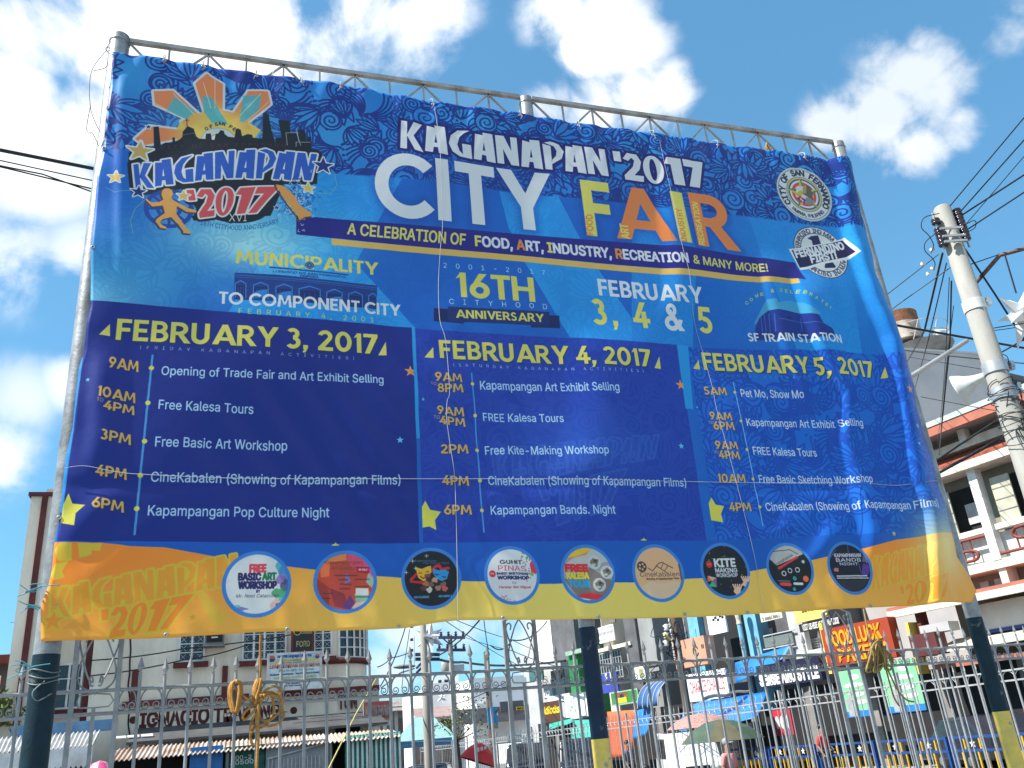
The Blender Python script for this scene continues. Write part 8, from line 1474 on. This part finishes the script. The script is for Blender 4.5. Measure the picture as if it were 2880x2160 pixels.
# ------------------------------------------------------------------ people behind the fences
def person(c, ang, label, shirt, pants, hair, H=1.62, cap=None, sit=False, skin_=(.36, .2, .13)):
    t = thing('person', label, 'person', (c[0], c[1], 0)); k = H / 1.7; F = frame((c[0], c[1], 0), (math.cos(ang), math.sin(ang), 0))
    J = dict(pel=(0, 0, .93), ch=(0, .0, 1.2), nk=(0, .0, 1.42), hd=(0, -.02, 1.55), ht=(0, -.01, 1.66), ls=(-.17, 0, 1.37), le=(-.24, .02, 1.1), lw=(-.22, -.1, .87), lh=(-.21, -.14, .8), rs=(.17, 0, 1.37), re=(.25, .02, 1.1), rw=(.2, -.16, .92), rh=(.18, -.22, .88), lhp=(-.09, 0, .88), lk=(-.1, -.03, .48), la=(-.1, .02, .08), lt=(-.11, -.14, .03), rhp=(.09, 0, .88), rk=(.1, -.03, .48), ra=(.1, .02, .08), rt=(.11, -.14, .03))
    def skinmesh(name, js, es, rad, m, parent, lv=1):
        me = bpy.data.meshes.new(name); ix = {j: i for i, j in enumerate(js)}; o0 = np.array(parent.location); me.from_pydata([tuple(F(*(np.array(J[j]) * k)) - o0) for j in js], [(ix[a], ix[b]) for a, b in es], []); ob = bpy.data.objects.new(name, me); COL.objects.link(ob); sk = ob.modifiers.new('skin', 'SKIN'); ob.modifiers.new('sub', 'SUBSURF').levels = lv; ob.modifiers['sub'].render_levels = lv
        for j in js: v = me.skin_vertices[0].data[ix[j]]; r = rad[j] if isinstance(rad[j], tuple) else (rad[j], rad[j]); v.radius = (r[0] * k, r[1] * k)
        me.skin_vertices[0].data[0].use_root = True
        dg = bpy.context.evaluated_depsgraph_get(); m2 = bpy.data.meshes.new_from_object(ob.evaluated_get(dg)); bpy.data.objects.remove(ob); m2.name = name; m2.materials.clear(); m2.materials.append(m); m2.polygons.foreach_set('use_smooth', [True] * len(m2.polygons)); ob = bpy.data.objects.new(name, m2); COL.objects.link(ob); ob.parent = parent; return ob
    skm = mat('brown_skin', skin_, .6, 0, .08, 6)
    body = skinmesh('body', list(J), [('pel', 'ch'), ('ch', 'nk'), ('nk', 'hd'), ('hd', 'ht'), ('ch', 'ls'), ('ls', 'le'), ('le', 'lw'), ('lw', 'lh'), ('ch', 'rs'), ('rs', 're'), ('re', 'rw'), ('rw', 'rh'), ('pel', 'lhp'), ('lhp', 'lk'), ('lk', 'la'), ('la', 'lt'), ('pel', 'rhp'), ('rhp', 'rk'), ('rk', 'ra'), ('ra', 'rt')],
             dict(pel=(.14, .1), ch=(.14, .1), nk=.055, hd=(.085, .1), ht=(.07, .085), ls=.06, le=.042, lw=.03, lh=.035, rs=.06, re=.042, rw=.03, rh=.035, lhp=.08, lk=.058, la=.04, lt=.035, rhp=.08, rk=.058, ra=.04, rt=.035), skm, t, 2)
    skinmesh('shirt', ['pel', 'ch', 'nk', 'ls', 'le', 'rs', 're'], [('pel', 'ch'), ('ch', 'nk'), ('ch', 'ls'), ('ls', 'le'), ('ch', 'rs'), ('rs', 're')], dict(pel=(.165, .125), ch=(.165, .12), nk=.05, ls=.075, le=.055, rs=.075, re=.055), shirt, t, 2)
    skinmesh('trousers', ['pel', 'lhp', 'lk', 'la', 'rhp', 'rk', 'ra'], [('pel', 'lhp'), ('lhp', 'lk'), ('lk', 'la'), ('pel', 'rhp'), ('rhp', 'rk'), ('rk', 'ra')], dict(pel=(.155, .12), lhp=.095, lk=.072, la=.055, rhp=.095, rk=.072, ra=.055), pants, t, 2)
    mb = MB(); h = F(*(np.array((0, .012, 1.6)) * k)); mb.ell(h + (0, 0, .035 * k), .098 * k, .105 * k, .095 * k, 14); mb.build('cap' if cap else 'hair', cap or hair, t)
    if cap: mb = MB(); mb.slab([F(*(np.array(q_) * k)) for q_ in ((-.08, -.08, 1.625), (.08, -.08, 1.625), (.06, -.19, 1.61), (-.06, -.19, 1.61))], (0, 0, .012)); mb.build('cap_brim', cap, t)
    m_eye2 = mat('dark_eye', (.02, .015, .012), .3)
    for s in (-1, 1): mb = MB(); mb.ell(F(*(np.array((s * .035, -.108, 1.575)) * k)), .012, .012, .01, 8); mb.build('eye', m_eye2, t); 
    return t
hr_ = mat('black_hair', (.012, .01, .01), .5); fc = math.radians(20)
def P_(px, dep): c = D(px, 2060, dep); return c
person(P_(2038, 18), .35, 'person in a grey cap and pink shirt standing behind the far fence', mat('pink_shirt', (.60, .25, .24), .8), mat('dark_jeans', (.03, .04, .08), .9), hr_, 1.5, cap=mat('grey_cap', (.3, .3, .31), .8)); person(P_(1760, 29), .5, 'person in a dark purple shirt beside the orange tarpaulin', mat('purple_shirt', (.12, .1, .2), .8), mat('dark_jeans', (.03, .04, .08), .9), hr_, 1.64)
person(P_(2310, 24), .3, 'person in a red shirt in the shade behind the star barriers', mat('red_shirt', (.5, .04, .04), .8), mat('dark_jeans', (.03, .04, .08), .9), hr_, 1.6); person(P_(1804, 15.5), .2, 'person with dark hair, only the head showing low behind the fences', mat('white_shirt', (.6, .6, .6), .8), mat('dark_jeans', (.03, .04, .08), .9), hr_, 1.22)
